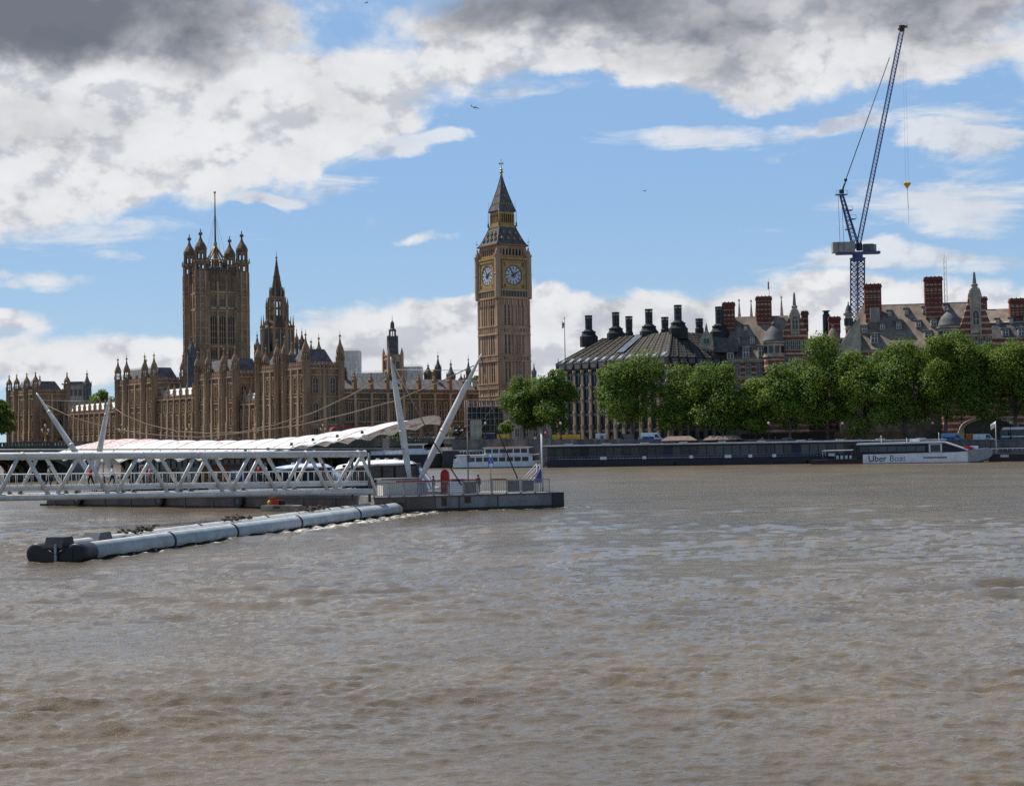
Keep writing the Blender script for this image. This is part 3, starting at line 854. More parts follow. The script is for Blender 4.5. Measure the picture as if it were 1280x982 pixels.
# ---------------------------------------------------------------- the clock tower
CT_Y = 560.0
def build_clock_tower():
    th = R(33)
    c = at(632.5, CT_Y, 6.0)
    k = F / CT_Y
    def Zc(y): return CAM_H + (552 - y) / k - 6.0
    root = thing('clock_tower', 'tall Gothic stone clock tower with two visible dials, left of the plane trees', 'clock tower', c, th)
    H = 6.62
    # shaft
    mb = MB()
    mb.box(-H, H, -H, H, -1, Zc(373), stone_t)
    for rz in range(4):
        mb.M = Matrix.Rotation(rz * R(90), 4, 'Z')
        # corner buttress strips and recessed panels between
        for sx in (-1, 1):
            mb.box(sx*H - (1.55 if sx > 0 else -0.0) , sx*H + (0.0 if sx > 0 else 1.55), -H - 0.30, -H + 0.1, 0, Zc(374), stone_t)
            mb.box(sx*(H-0.1) - 0.3, sx*(H-0.1) + 0.3, -H - 0.55, -H - 0.1, 0, Zc(376), stone_t)
        for i in range(7):
            x = -H + 1.9 + i * (2*H - 3.8) / 6
            ww = 0.26 if i % 3 else 0.42
            mb.box(x - ww, x + ww, -H - 0.34, -H + 0.1, 0, Zc(376), stone_t)
        for (ya, yb) in ((409, 419), (445, 452), (480, 486), (495, 500)):
            mb.box(-H - 0.1, H + 0.1, -H - 0.46, -H + 0.1, Zc(yb), Zc(ya), stone_t)
            for q in (Zc(ya), Zc(yb)):
                mb.box(-H - 0.3, H + 0.3, -H - 0.68, -H + 0.1, q - 0.2, q + 0.2, stone_t)
            for i in range(9):
                x = -H + 1.0 + i * (2*H - 2.0) / 8
                mb.box(x - 0.45, x + 0.45, -H - 0.55, -H, Zc((ya + yb) / 2) - 0.6, Zc((ya + yb) / 2) + 0.6, stone)
        # arcade corbelled out under the clock stage
        for i in range(8):
            x = -H + 0.9 + i * (2*H - 1.8) / 7
            mb.box(x - 0.28, x + 0.28, -H - 0.62, -H + 0.1, Zc(383), Zc(375), stone_t)
    mb.M = None
    shaft = mb.build('shaft', root)
    # slit windows, each a part of the shaft
    slit = MB(); slit.box(-0.26, 0.26, -0.12, 0.02, 0, 9.3, glass_d); slit.box(-0.26, 0.26, -0.2, 0.0, 3.0, 3.25, stone_t); slit.box(-0.26, 0.26, -0.2, 0.0, 6.2, 6.45, stone_t)
    sm = slit.mesh('slit_window')
    for rz in (0, 3):
        Mr = Matrix.Rotation(rz * R(90), 4, 'Z')
        for (yb, hh) in ((407.5, 1.0), (443, 0.83), (478, 0.9)):
            for i in (0.72, 1.72, 4.28, 5.28):
                x = -H + 1.9 + (i) * (2*H - 3.8) / 6
                put('slit_window', sm, root, Mr @ Vector((x, -H - 0.05, Zc(yb) + 0.2)), rz * R(90), (1, 1, hh * 0.88))
    # arcade below the dials
    mb = MB(); C = 6.9
    mb.box(-C, C, -C, C, Zc(374), Zc(364), stone_t)
    for rz in range(4):
        mb.M = Matrix.Rotation(rz * R(90), 4, 'Z')
        mb.box(-C-.4, C+.4, -C - 0.45, -C + .1, Zc(375), Zc(372.5), stone_t)
        for i in range(10):
            x = -C + 1.2 + i * (2*C - 2.4) / 9
            mb.box(x - 0.3, x + 0.3, -C - 0.1, -C + 0.05, Zc(371.5), Zc(365.5), glass_d)
            mb.box(x + 0.40, x + 0.65, -C - 0.35, -C + 0.05, Zc(372), Zc(365), stone_l)
        mb.box(-C-.3, C+.3, -C - 0.5, -C + .1, Zc(365), Zc(363), stone_t)
    mb.M = None
    mb.build('arcade', root)
    # clock stage
    mb = MB(); C = 6.75
    mb.box(-C, C, -C, C, Zc(363.9), Zc(325), stone_t)
    for sx in (-1, 1):
        for sy in (-1, 1):
            mb.lathe(sx * C, sy * C, [(Zc(374), 1.15), (Zc(363), 1.25), (Zc(345), 1.15), (Zc(344), 1.3), (Zc(343), 1.15), (Zc(322), 1.15), (Zc(322), 1.4), (Zc(319.5), 1.4), (Zc(319.5), 1.0), (Zc(316), 0.7), (Zc(311), 0.12)], 8, stone_t, R(22.5))
    for rz in range(4):
        mb.M = Matrix.Rotation(rz * R(90), 4, 'Z')
        mb.box(-C - .3, C + .3, -C - 0.6, -C + .1, Zc(326), Zc(323.5), gold)
        mb.box(-C - .2, C + .2, -C - 0.35, -C + .1, Zc(329), Zc(326.4), stone_d)
        for i in range(14): mb.box(-C + .9 + i * .9, -C + 1.3 + i * .9, -C - .5, -C, Zc(328.6), Zc(326.6), gold)
    mb.M = None
    mb.build('clock_stage', root)
    # dials: gilded square surround, opal glass, ring, bars and hands
    zc = Zc(345.5); RAD = 3.62
    for rz in range(4):
        Mr = Matrix.Rotation(rz * R(90), 4, 'Z')
        mb = MB()
        S = 4.75
        ring_n = 48
        # gilded surround with a round opening
        vs = []; fs = []
        for i in range(ring_n):
            a = 2 * math.pi * i / ring_n
            ca, sa = math.cos(a), math.sin(a)
            q = S / max(abs(ca), abs(sa))
            vs += [(RAD * 1.03 * ca, -0.32, RAD * 1.03 * sa), (q * ca, -0.32, q * sa), (RAD * 1.03 * ca, 0.0, RAD * 1.03 * sa), (q * ca, 0.0, q * sa)]
        for i in range(ring_n):
            j = (i + 1) % ring_n
            fs += [(4*i, 4*i+1, 4*j+1, 4*j), (4*i+2, 4*i, 4*j, 4*j+2), (4*i+1, 4*i+3, 4*j+3, 4*j+1)]
        mb.add(vs, fs, gold)
        for sx in (-1, 1):
            mb.box(sx*S - 0.22, sx*S + 0.22, -0.55, 0, -S - .2, S + .2, gold)
            for sz in (-1, 1):
                mb.lathe(sx * S * 0.80, 0, [(sz * S * 0.80 - 0.5, 0.45), (sz * S * 0.80 + .5, 0.45)], 6, stone_d)
        mb.box(-S, S, -0.52, 0, -S - 0.3, -S + 0.12, gold); mb.box(-S, S, -0.52, 0, S - 0.12, S + 0.3, gold)
        # corner spandrels darker
        for sx in (-1, 1):
            for sz in (-1, 1):
                mb.yprism([(sx*S*.96, sz*S*.96), (sx*S*.96, sz*S*.72), (sx*S*.72, sz*S*.96)][::(1 if sx*sz < 0 else -1)], -0.36, -0.321, stone_d)
        face = mb.build('clock_face', root, Mr @ Vector((0, -C - 0.02, zc)), rz * R(90))
        mb = MB()
        mb.yprism([(RAD * math.cos(2*math.pi*i/48), RAD * math.sin(2*math.pi*i/48)) for i in range(48)], -0.14, -0.02, dial)
        for i in range(12):                  # numeral bars and glazing spokes
            a = 2 * math.pi * i / 12
            u = Vector((math.sin(a), 0, math.cos(a))); v = Vector((math.cos(a), 0, -math.sin(a)))
            for (r0, r1, w) in ((0.66, 0.91, 0.17), (0.25, 0.66, 0.045)):
                pts = [u*RAD*r0 - v*w, u*RAD*r0 + v*w, u*RAD*r1 + v*w, u*RAD*r1 - v*w]
                mb.add([(p.x, -0.165, p.z) for p in pts], [(0, 1, 2, 3)], prussian)
        for (r0, r1) in ((0.955, 1.03), (0.90, 0.925), (0.63, 0.66), (0.24, 0.27)):
            vs = []; fs = []
            for i in range(48):
                a = 2 * math.pi * i / 48
                for r in (r0, r1): vs.append((RAD * r * math.cos(a), -0.18 if r1 > 1 else -0.168, RAD * r * math.sin(a)))
            for i in range(48):
                j = (i + 1) % 48; fs.append((2*i, 2*i+1, 2*j+1, 2*j))
            mb.add(vs, fs, prussian)
        mb.build('dial', face)
        mb = MB()
        def hand(ang, ln, w):
            u = Vector((math.sin(ang), 0, math.cos(ang))); v = Vector((math.cos(ang), 0, -math.sin(ang)))
            pts = [u*-0.9 - v*w*1.3, u*-0.9 + v*w*1.3, u*ln*0.85 + v*w*0.8, u*ln, u*ln*0.85 - v*w*0.8]
            vs = [(p.x, -0.30, p.z) for p in pts] + [(p.x, -0.24, p.z) for p in pts]
            mb.add(vs, [(0,1,2,3,4)] + [((i+1) % 5, i, 5+i, 5+(i+1) % 5) for i in range(5)], prussian)
        hand(R(57), RAD * 0.64, 0.26); hand(R(-28), RAD * 0.92, 0.17)
        mb.yprism([(0.4 * math.cos(i), 0.4 * math.sin(i)) for i in [k * 0.785 for k in range(8)]], -0.34, -0.2, prussian)
        mb.build('hands', face)
    # belfry
    mb = MB(); B = 6.2
    mb.box(-B + 0.9, B - 0.9, -B + 0.9, B - 0.9, Zc(325), Zc(307), black)
    mb.box(-B, B, -B, B, Zc(325), Zc(321.5), stone_t); mb.box(-B, B, -B, B, Zc(310.5), Zc(307.5), stone_t)
    for rz in range(4):
        mb.M = Matrix.Rotation(rz * R(90), 4, 'Z')
        for i in range(9):
            x = -B + 0.5 + i * (2*B - 1.0) / 8
            w = 0.75 if i in (0, 8) else 0.24
            mb.box(x - w, x + w, -B + 0.02, -B + 0.8, Zc(321.6), Zc(310.4), stone_t)
            if i < 8: mb.box(x + 0.3, x + 1.1, -B + 0.1, -B + 0.6, Zc(312.8), Zc(310.6), stone)
        mb.box(-B - .1, B + .1, -B - 0.25, -B + .1, Zc(322.6), Zc(320.6), gold)
        mb.box(-B - .7, B + .7, -B - 0.7, -B + .1, Zc(308.6), Zc(306.5), stone_d)
        for i in range(22): mb.box(-B + i * .58, -B + .3 + i * .58, -B - 0.82, -B, Zc(308.2), Zc(307.0), gold)
    mb.M = None
    mb.build('belfry', root)
    for sx in (-1, 1):
        for sy in (-1, 1):
            mb = MB()
            mb.lathe(0, 0, [(0, .5), (1.2, .5), (1.2, .7), (1.6, .7), (1.6, .35), (3.0, .1), (3.0, .28), (3.3, .28), (3.3, .06), (7.0, .05)], 6, stone_l)
            mb.box(-.55, .55, -.05, .05, 5.4, 5.6, gold); mb.box(-.05, .05, -.55, .55, 5.4, 5.6, gold)
            mb.build('pinnacle', root, (sx * 6.9, sy * 6.9, Zc(322)))
    # lower roof, concave, with two rows of dormers
    mb = MB()
    prof = []
    za, zb = Zc(307), Zc(284)
    for i in range(9):
        t = i / 8
        prof.append((za + (zb - za) * t, 6.55 - (6.55 - 3.55) * (t ** 0.80)))
    mb.sq(0, 0, prof, slate)
    for sx in (-1, 1):
        for sy in (-1, 1):
            mb.path([(sx*(r+.02), sy*(r+.02), z) for z, r in prof], 0.17, slate_l, 5)
    lr = mb.build('lower_roof', root)
    dm = MB(); dm.box(-.42, .42, -.35, 1.2, 0, 1.15, slate_l); dm.box(-.25, .25, -.38, -.3, .1, 1.0, glass_d); dm.yprism([(-.55, 1.15), (.55, 1.15), (0, 2.0)], -.4, 1.2, gold)
    dme = dm.mesh('dormer')
    for rz in range(4):
        Mr = Matrix.Rotation(rz * R(90), 4, 'Z')
        for (y, xs) in ((302, (-3.9, -1.3, 1.3, 3.9)), (294.5, (-2.6, 0, 2.6))):
            t = (Zc(y) - za) / (zb - za); r = 6.55 - 3.0 * t ** 0.8
            for x in xs:
                put('dormer', dme, lr, Mr @ Vector((x, -r + 0.1, Zc(y) - .5)), rz * R(90))
    # gilded lantern gallery
    mb = MB(); G = 3.2
    mb.box(-G - .5, G + .5, -G - .5, G + .5, Zc(284.2), Zc(281.5), gold)
    mb.box(-G + .7, G - .7, -G + .7, G - .7, Zc(282), Zc(264), black)
    mb.box(-G, G, -G, G, Zc(267.5), Zc(263), gold)
    for rz in range(4):
        mb.M = Matrix.Rotation(rz * R(90), 4, 'Z')
        for i in range(8):
            x = -G + 0.15 + i * (2*G - 0.3) / 7
            mb.box(x - (.28 if i in (0, 7) else .14), x + (.28 if i in (0, 7) else .14), -G + .01, -G + .4, Zc(281.6), Zc(267.4), gold)
        mb.box(-G, G, -G - .08, -G + .3, Zc(281.4), Zc(278.5), gold)
    mb.M = None
    for sx in (-1, 1):
        for sy in (-1, 1):
            mb.tube((sx*3.75, sy*3.75, Zc(283)), (sx*3.75, sy*3.75, Zc(262)), .13, stone_l, 5)
            mb.lathe(sx*3.75, sy*3.75, [(Zc(283), .34), (Zc(279), .34), (Zc(276), .08)], 6, stone_d)
            mb.tube((sx*3.55, sy*3.55, Zc(262)), (sx*3.55, sy*3.55, Zc(250)), .06, stone_l, 5)
    mb.build('lantern', root)
    # spire
    mb = MB()
    za, zb = Zc(263), Zc(216)
    prof = [(za - .5, 3.5), (za, 3.75)]
    for i in range(10):
        t = i / 9; prof.append((za + .05 + (zb - za) * t, 0.12 + 3.5 * (1 - t) ** 1.22))
    mb.sq(0, 0, prof, slate)
    for sx in (-1, 1):
        for sy in (-1, 1):
            mb.path([(sx*(r+.02), sy*(r+.02), z) for z, r in prof[1:]], 0.12, slate_l, 5)
    for rz in range(4):
        mb.M = Matrix.Rotation(rz * R(90), 4, 'Z')
        for (y, n) in ((254.5, 5), (244, 3), (232, 1)):
            t = (Zc(y) - za) / (zb - za); r = 0.12 + 3.5 * (1 - t) ** 1.22
            for i in range(n):
                x = (i - (n-1)/2) * 1.05
                mb.box(x - .2, x + .2, -r - .18, -r + .5, Zc(y) - .3, Zc(y) + .45, gold)
    mb.M = None
    sp = mb.build('spire', root)
    mb = MB()
    mb.lathe(0, 0, [(Zc(217), .2), (Zc(214.5), .5), (Zc(213), .75), (Zc(211.5), .3), (Zc(210), .65), (Zc(208.5), .3), (Zc(207), .12), (Zc(197), .07)], 8, gold)
    z = Zc(203)
    mb.box(-.9, .9, -.07, .07, z, z + .18, gold); mb.box(-.07, .07, -.9, .9, z, z + .18, gold)
    for a in range(4): mb.lathe(math.cos(a*1.571) * .9, math.sin(a*1.571) * .9, [(z - .2, .06), (z, .2), (z + .5, .05)], 5, gold)
    mb.lathe(0, 0, [(Zc(198), .05), (Zc(197.2), .3), (Zc(196.2), .05)], 6, gold)
    mb.build('finial', root)

# ---------------------------------------------------------------- the great square tower
VT_Y = 700.0
def build_square_tower():
    k = F / VT_Y
    def Zv(y): return CAM_H + (558.5 - y) / k - 5.4
    near = at(253.5, VT_Y - 6, 5.4)
    th = R(27)
    root = thing('flag_tower', 'massive square brown stone palace tower with four corner turrets, crown roof and tall flagstaff', 'tower', near, th)
    L = 19.4
    mb = MB()
    mb.box(0, L, 0, L, -1, Zv(343), stone)
    for fc in ('front', 'left'):
        M, FL, rz = face_M(fc, 0, L, 0, L)
        mb.M = M
        for (y, h, pr) in ((365.5, 1.0, .7), (368.5, .5, .5), (385.5, 1.1, .75), (389, .5, .5), (433, .9, .6), (450, .6, .5), (470, .9, .7), (474, .5, .5)):
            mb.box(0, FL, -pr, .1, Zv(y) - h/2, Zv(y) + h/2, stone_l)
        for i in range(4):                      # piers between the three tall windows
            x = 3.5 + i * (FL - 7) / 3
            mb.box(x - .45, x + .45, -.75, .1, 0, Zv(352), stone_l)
        for i in range(3):
            x0 = 3.5 + i * (FL - 7) / 3
            for j in range(1, 6):
                x = x0 + j * (FL - 7) / 18
                mb.box(x - .12, x + .12, -.35, .05, Zv(384), Zv(371), stone_l)
                mb.box(x - .12, x + .12, -.30, .05, Zv(469), Zv(436), stone)
                mb.box(x - .12, x + .12, -.30, .05, Zv(364), Zv(344), stone)
            mb.box(x0 + .5, x0 + (FL - 7) / 3 - .5, -.1, .05, Zv(382.5), Zv(374), glass_d)
            mb.box(x0 + .5, x0 + (FL - 7) / 3 - .5, -.1, .05, Zv(445), Zv(438), glass_d)
            for j in range(3):
                xx = x0 + .8 + j * 1.1
                mb.box(xx, xx + .8, -.09, .05, Zv(362), Zv(357), glass_d)
                mb.box(xx, xx + .8, -.09, .05, Zv(354), Zv(348), glass_d)
    mb.M = None
    # pierced parapet
    for fc in ('front', 'left', 'right'):
        M, FL, rz = face_M(fc, 0, L, 0, L)
        mb.M = M
        mb.box(0, FL, -.35, .2, Zv(343), Zv(341), stone_d)
        mb.box(0, FL, -.35, .2, Zv(337.5), Zv(336.5), stone_d)
        n = 16
        for i in range(n): mb.box((i + .2) * FL / n, (i + .55) * FL / n, -.3, .1, Zv(341), Zv(337.5), stone_d)
        for i in range(5): mb.sq(3.5 + i * (FL - 7) / 4, -.2, [(Zv(337), .35), (Zv(334), .35), (Zv(330), .05)], stone_d)
    mb.M = None
    mb.build('wall', root)
    for fc in ('front', 'left'):
        M, FL, rz = face_M(fc, 0, L, 0, L)
        for i in range(3):
            x = 3.5 + (i + .5) * (FL - 7) / 3
            put('window', win_mesh(3.0, 13.0, 3, 3, stone_l, glass_d, True, .3), root, M @ Vector((x, -.05, Zv(430))), rz)
            put('window', win_mesh(2.2, 7.5, 2, 2, stone_l, glass_d, True, .3), root, M @ Vector((x, -.05, Zv(500))), rz)
    # corner turrets
    r = 3.05
    for (x, y) in ((0, 0), (L, 0), (L, L), (0, L)):
        mb = MB(); rot = R(22.5)
        prof = [(-1, r)]
        for yy in (474, 433, 387, 367):
            prof += [(Zv(yy) - .9, r), (Zv(yy) - .9, r * 1.12), (Zv(yy) + .5, r * 1.12), (Zv(yy) + .5, r)]
        prof += [(Zv(340), r)]
        mb.lathe(0, 0, prof, 8, stone, rot)
        for i in range(8):
            a = rot + i * R(45)
            mb.cbox((math.cos(a) * r, math.sin(a) * r, Zv(340) / 2), (.55, .55, Zv(340)), stone_l, a)
            a2 = a + R(22.5)
            for q in range(14):                 # panelled faces
                zz = Zv(480) + q * (Zv(342) - Zv(480)) / 14
                mb.cbox((math.cos(a2) * r * .925, math.sin(a2) * r * .925, zz), (.28, 1.7, .45), stone_l, a2)
        # two open stages
        for (ya, yb, rr) in ((340, 328.5, .95), (326, 314.5, .80)):
            for i in range(8):
                a = rot + i * R(45)
                mb.cbox((math.cos(a) * r * rr * .95, math.sin(a) * r * rr * .95, (Zv(ya) + Zv(yb)) / 2), (.62, .62, Zv(yb) - Zv(ya)), stone, a)
            mb.lathe(0, 0, [(Zv(yb + 3.2), r * rr * .97), (Zv(yb), r * rr)], 8, stone, rot)
            mb.lathe(0, 0, [(Zv(ya), r * rr * .9), (Zv(ya) + .6, r * rr * .9)], 8, stone, rot)
        mb.lathe(0, 0, [(Zv(328.5), r * 1.08), (Zv(326), r * 1.08)], 8, stone_l, rot)
        mb.lathe(0, 0, [(Zv(314.5), r * .86), (Zv(313), r * .92), (Zv(310), r * .9), (Zv(306), r * .66), (Zv(302), r * .34), (Zv(298), r * .16), (Zv(295.5), r * .12), (Zv(294.5), r * .3), (Zv(292), r * .3), (Zv(291), r * .1), (Zv(287), r * .05)], 8, stone_d, rot)
        for i in range(8):
            a = rot + i * R(45)
            mb.lathe(math.cos(a) * r * 1.1, math.sin(a) * r * 1.1, [(Zv(329), .3), (Zv(325), .3), (Zv(321.5), .04)], 4, stone_d, a)
        mb.build('turret', root, (x, y, 0))
    # crown roof with gilded ironwork and the flagstaff
    cx = cy = L / 2
    mb = MB()
    mb.box(1.2, L - 1.2, 1.2, L - 1.2, Zv(343), Zv(340), slate)
    mb.sq(cx, cy, [(Zv(341), 7.2), (Zv(334), 6.0), (Zv(331.5), 4.2)], slate)
    rf = mb.build('roof', root)
    mb = MB()
    for (q, ya, yb) in ((4.1, 334, 322),):
        for i in range(6):
            for rz in range(4):
                Mr = Matrix.Rotation(rz * R(90), 4, 'Z')
                p = Mr @ Vector((-q + i * 2 * q / 6, -q, 0))
                mb.tube((cx + p.x, cy + p.y, Zv(ya)), (cx + p.x, cy + p.y, Zv(yb)), .3, stone_d, 5)
        for rz in range(4):
            Mr = Matrix.Rotation(rz * R(90), 4, 'Z')
            for yy, w in ((323, .35), (327, .22)):
                a = Mr @ Vector((-q, -q, 0)); b = Mr @ Vector((q, -q, 0))
                mb.tube((cx + a.x, cy + a.y, Zv(yy)), (cx + b.x, cy + b.y, Zv(yy)), w, gold, 5)
            a = Mr @ Vector((q, q, 0))
            mb.path([(cx + a.x, cy + a.y, Zv(323)), (cx + a.x * .6, cy + a.y * .6, Zv(317)), (cx + a.x * .25, cy + a.y * .25, Zv(309)), (cx, cy, Zv(303))], .36, gold, 5)
            a = Mr @ Vector((0, q, 0))
            mb.path([(cx + a.x, cy + a.y, Zv(323)), (cx + a.x * .6, cy + a.y * .6, Zv(316)), (cx + a.x * .25, cy + a.y * .25, Zv(309)), (cx, cy, Zv(303))], .26, gold, 5)
    mb.sq(cx, cy, [(Zv(330), .9), (Zv(316), .8), (Zv(305), .6), (Zv(300), .7), (Zv(299), .3)], gold)
    mb.build('crown', root)
    mb = MB(); mb.tube((cx, cy, Zv(306)), (cx, cy, Zv(237)), .48, gunmetal, 7, .26); mb.lathe(cx, cy, [(Zv(237.5), .2), (Zv(236.5), .6), (Zv(235), .5), (Zv(234.3), .1)], 8, gold, 0, True)
    fl = mb.build('flagstaff', root)
    mb = MB()
    for (dx, dy) in ((-5, -5), (5, 5), (5, -5), (-5, 5)):
        mb.tube((cx, cy, Zv(262)), (cx + dx * .8, cy + dy * .8, Zv(323)), .06, dark_cable, 3)
    mb.build('stay', fl)

# ---------------------------------------------------------------- central spire and the lesser towers on the skyline
def octa_stage(mb, r, z0, z1, m, piers=True, open_=False, bars=2):
    rot = R(22.5)
    if not open_: mb.lathe(0, 0, [(z0, r * .93), (z1, r * .93)], 8, m, rot)
    for i in range(8):
        a = rot + i * R(45)
        mb.cbox((math.cos(a) * r * .95, math.sin(a) * r * .95, (z0 + z1) / 2), (r * .2, r * .2, z1 - z0), m, a)
        if open_:
            a2 = a + R(22.5)
            mb.cbox((math.cos(a2) * r * .86, math.sin(a2) * r * .86, (z0 + z1) / 2), (r * .09, r * .09, z1 - z0), m, a2)
            mb.cbox((math.cos(a2) * r * .86, math.sin(a2) * r * .86, z0 + (z1 - z0) * .45), (r * .12, r * .72, (z1 - z0) * .06), m, a2)
            mb.cbox((math.cos(a2) * r * .86, math.sin(a2) * r * .86, z1 - (z1 - z0) * .07), (r * .12, r * .72, (z1 - z0) * .14), m, a2)
    mb.lathe(0, 0, [(z1 - .3, r), (z1, r * 1.1), (z1 + .5, r * 1.1), (z1 + .5, r * .9)], 8, m, rot)

def build_central_spire():
    Y = 650.0; k = F / Y
    def Zs(y): return CAM_H + (557.1 - y) / k - 5.4
    root = thing('spire_tower', 'brown octagonal stone tower with open lantern and slender spire, right of the square tower', 'tower', at(348.5, Y, 5.4), R(20))
    mb = MB()
    octa_stage(mb, 6.9, -1, Zs(412), stone, True)
    rot = R(22.5)
    for i in range(8):
        a = rot + (i + .5) * R(45)
        for s_ in (-1, 1):
            c = Vector((math.cos(a), math.sin(a), 0)); t = Vector((-c.y, c.x, 0))
            p = c * 6.9 * .9 + t * s_ * 1.15
            mb.cbox((p.x, p.y, (Zs(439) + Zs(430)) / 2 + .2), (.5, 1.0, Zs(430) - Zs(441)), glass_d, a)
            mb.cbox((p.x, p.y, (Zs(427) + Zs(417)) / 2), (.5, 1.0, Zs(417) - Zs(427)), glass_d, a)
        mb.cbox((math.cos(a) * 6.3, math.sin(a) * 6.3, (Zs(441) + Zs(414)) / 2), (.9, .5, Zs(414) - Zs(445)), stone_l, a)
    mb.build('base', root)
    for i in range(8):                       # tall corner pinnacles and flying buttresses
        a = rot + i * R(45)
        mb = MB()
        x, y = math.cos(a) * 6.9, math.sin(a) * 6.9
        mb.lathe(x, y, [(Zs(440), .55), (Zs(409), .55), (Zs(409), .7), (Zs(407), .7), (Zs(407), .4), (Zs(394), .06)], 6, stone)
        x2, y2 = math.cos(a) * 4.6, math.sin(a) * 4.6
        mb.lathe(x2, y2, [(Zs(412), .42), (Zs(384), .42), (Zs(384), .55), (Zs(383), .5), (Zs(371.5), .05)], 6, stone)
        mb.path([(x, y, Zs(410)), (x * .8, y * .8, Zs(404)), (x2, y2, Zs(398))], .28, stone, 5)
        mb.path([(x2, y2, Zs(392)), (x2 * .85, y2 * .85, Zs(388)), (x2 * .7, y2 * .7, Zs(384))], .2, stone, 5)
        mb.build('pinnacle', root)
    mb = MB()
    mb.lathe(0, 0, [(Zs(412), 6.3), (Zs(407), 5.0), (Zs(400), 3.7), (Zs(394.5), 3.5)], 8, stone_d, rot)
    octa_stage(mb, 3.5, Zs(395), Zs(372.5), stone, True, True)
    mb.lathe(0, 0, [(Zs(372.5), 3.5), (Zs(371), 3.0), (Zs(370), 2.6), (Zs(361), 2.5), (Zs(360), 2.7), (Zs(359), 2.6)], 8, stone_d, rot)
    for i in range(8):
        a = rot + i * R(45)
        mb.lathe(math.cos(a) * 3.1, math.sin(a) * 3.1, [(Zs(372), .35), (Zs(365), .35), (Zs(357.5), .04)], 5, stone)
        a += R(22.5); mb.cbox((math.cos(a) * 2.3, math.sin(a) * 2.3, Zs(365.5)), (.5, .8, 2.0), glass_d, a)
    mb.build('lantern', root)
    mb = MB()
    mb.lathe(0, 0, [(Zs(359.5), 2.25), (Zs(346), 1.45), (Zs(346), 1.6), (Zs(345), 1.6), (Zs(345), 1.4), (Zs(334), .75), (Zs(334), .85), (Zs(333), .85), (Zs(333), .7), (Zs(322), .22), (Zs(322), .45), (Zs(320.5), .45), (Zs(320), .12), (Zs(313.5), .06)], 8, stone_d, rot)
    mb.build('spire', root)

def skyline_turret(name, label, px, Y, ybase, yshoulder, ytip, wpx, m=None, capm=None, n=8, cat='turret', stages=True, ground=8.0):
    m = m or stone; capm = capm or slate
    k = F / Y; r = wpx / 2 / k
    yh = 552 - (px - 640) * 0.01745
    def Zs(y): return CAM_H + (yh - y) / k - ground
    root = thing(name, label, cat, at(px, Y, ground), R(20))
    mb = MB()
    zb, zs, zt = Zs(ybase), Zs(yshoulder), Zs(ytip)
    mb.lathe(0, 0, [(min(-1, zb), r), (zs - .5, r), (zs - .5, r * 1.12), (zs, r * 1.12)], n, m, R(22.5))
    for i in range(n):
        a = R(22.5) + (i + .5) * 2 * math.pi / n
        mb.cbox((math.cos(a) * r * .9, math.sin(a) * r * .9, zb + (zs - zb) * .55), (.3, r * .38, (zs - zb) * .55), glass_d, a)
    mb.build('body', root)
    mb = MB()
    h = zt - zs
    mb.lathe(0, 0, [(zs, r * 1.0), (zs + h * .18, r * .82), (zs + h * .38, r * .45), (zs + h * .6, r * .2), (zs + h * .68, r * .14), (zs + h * .70, r * .3), (zs + h * .76, r * .28), (zs + h * .78, r * .09), (zs + h, r * .04)], n, capm, R(22.5))
    for i in range(n):
        a = R(22.5) + i * 2 * math.pi / n
        mb.lathe(math.cos(a) * r * .98, math.sin(a) * r * .98, [(zs - .3, r * .1), (zs + h * .14, r * .1), (zs + h * .3, .02)], 4, m, a)
    mb.build('cap', root)
    return root

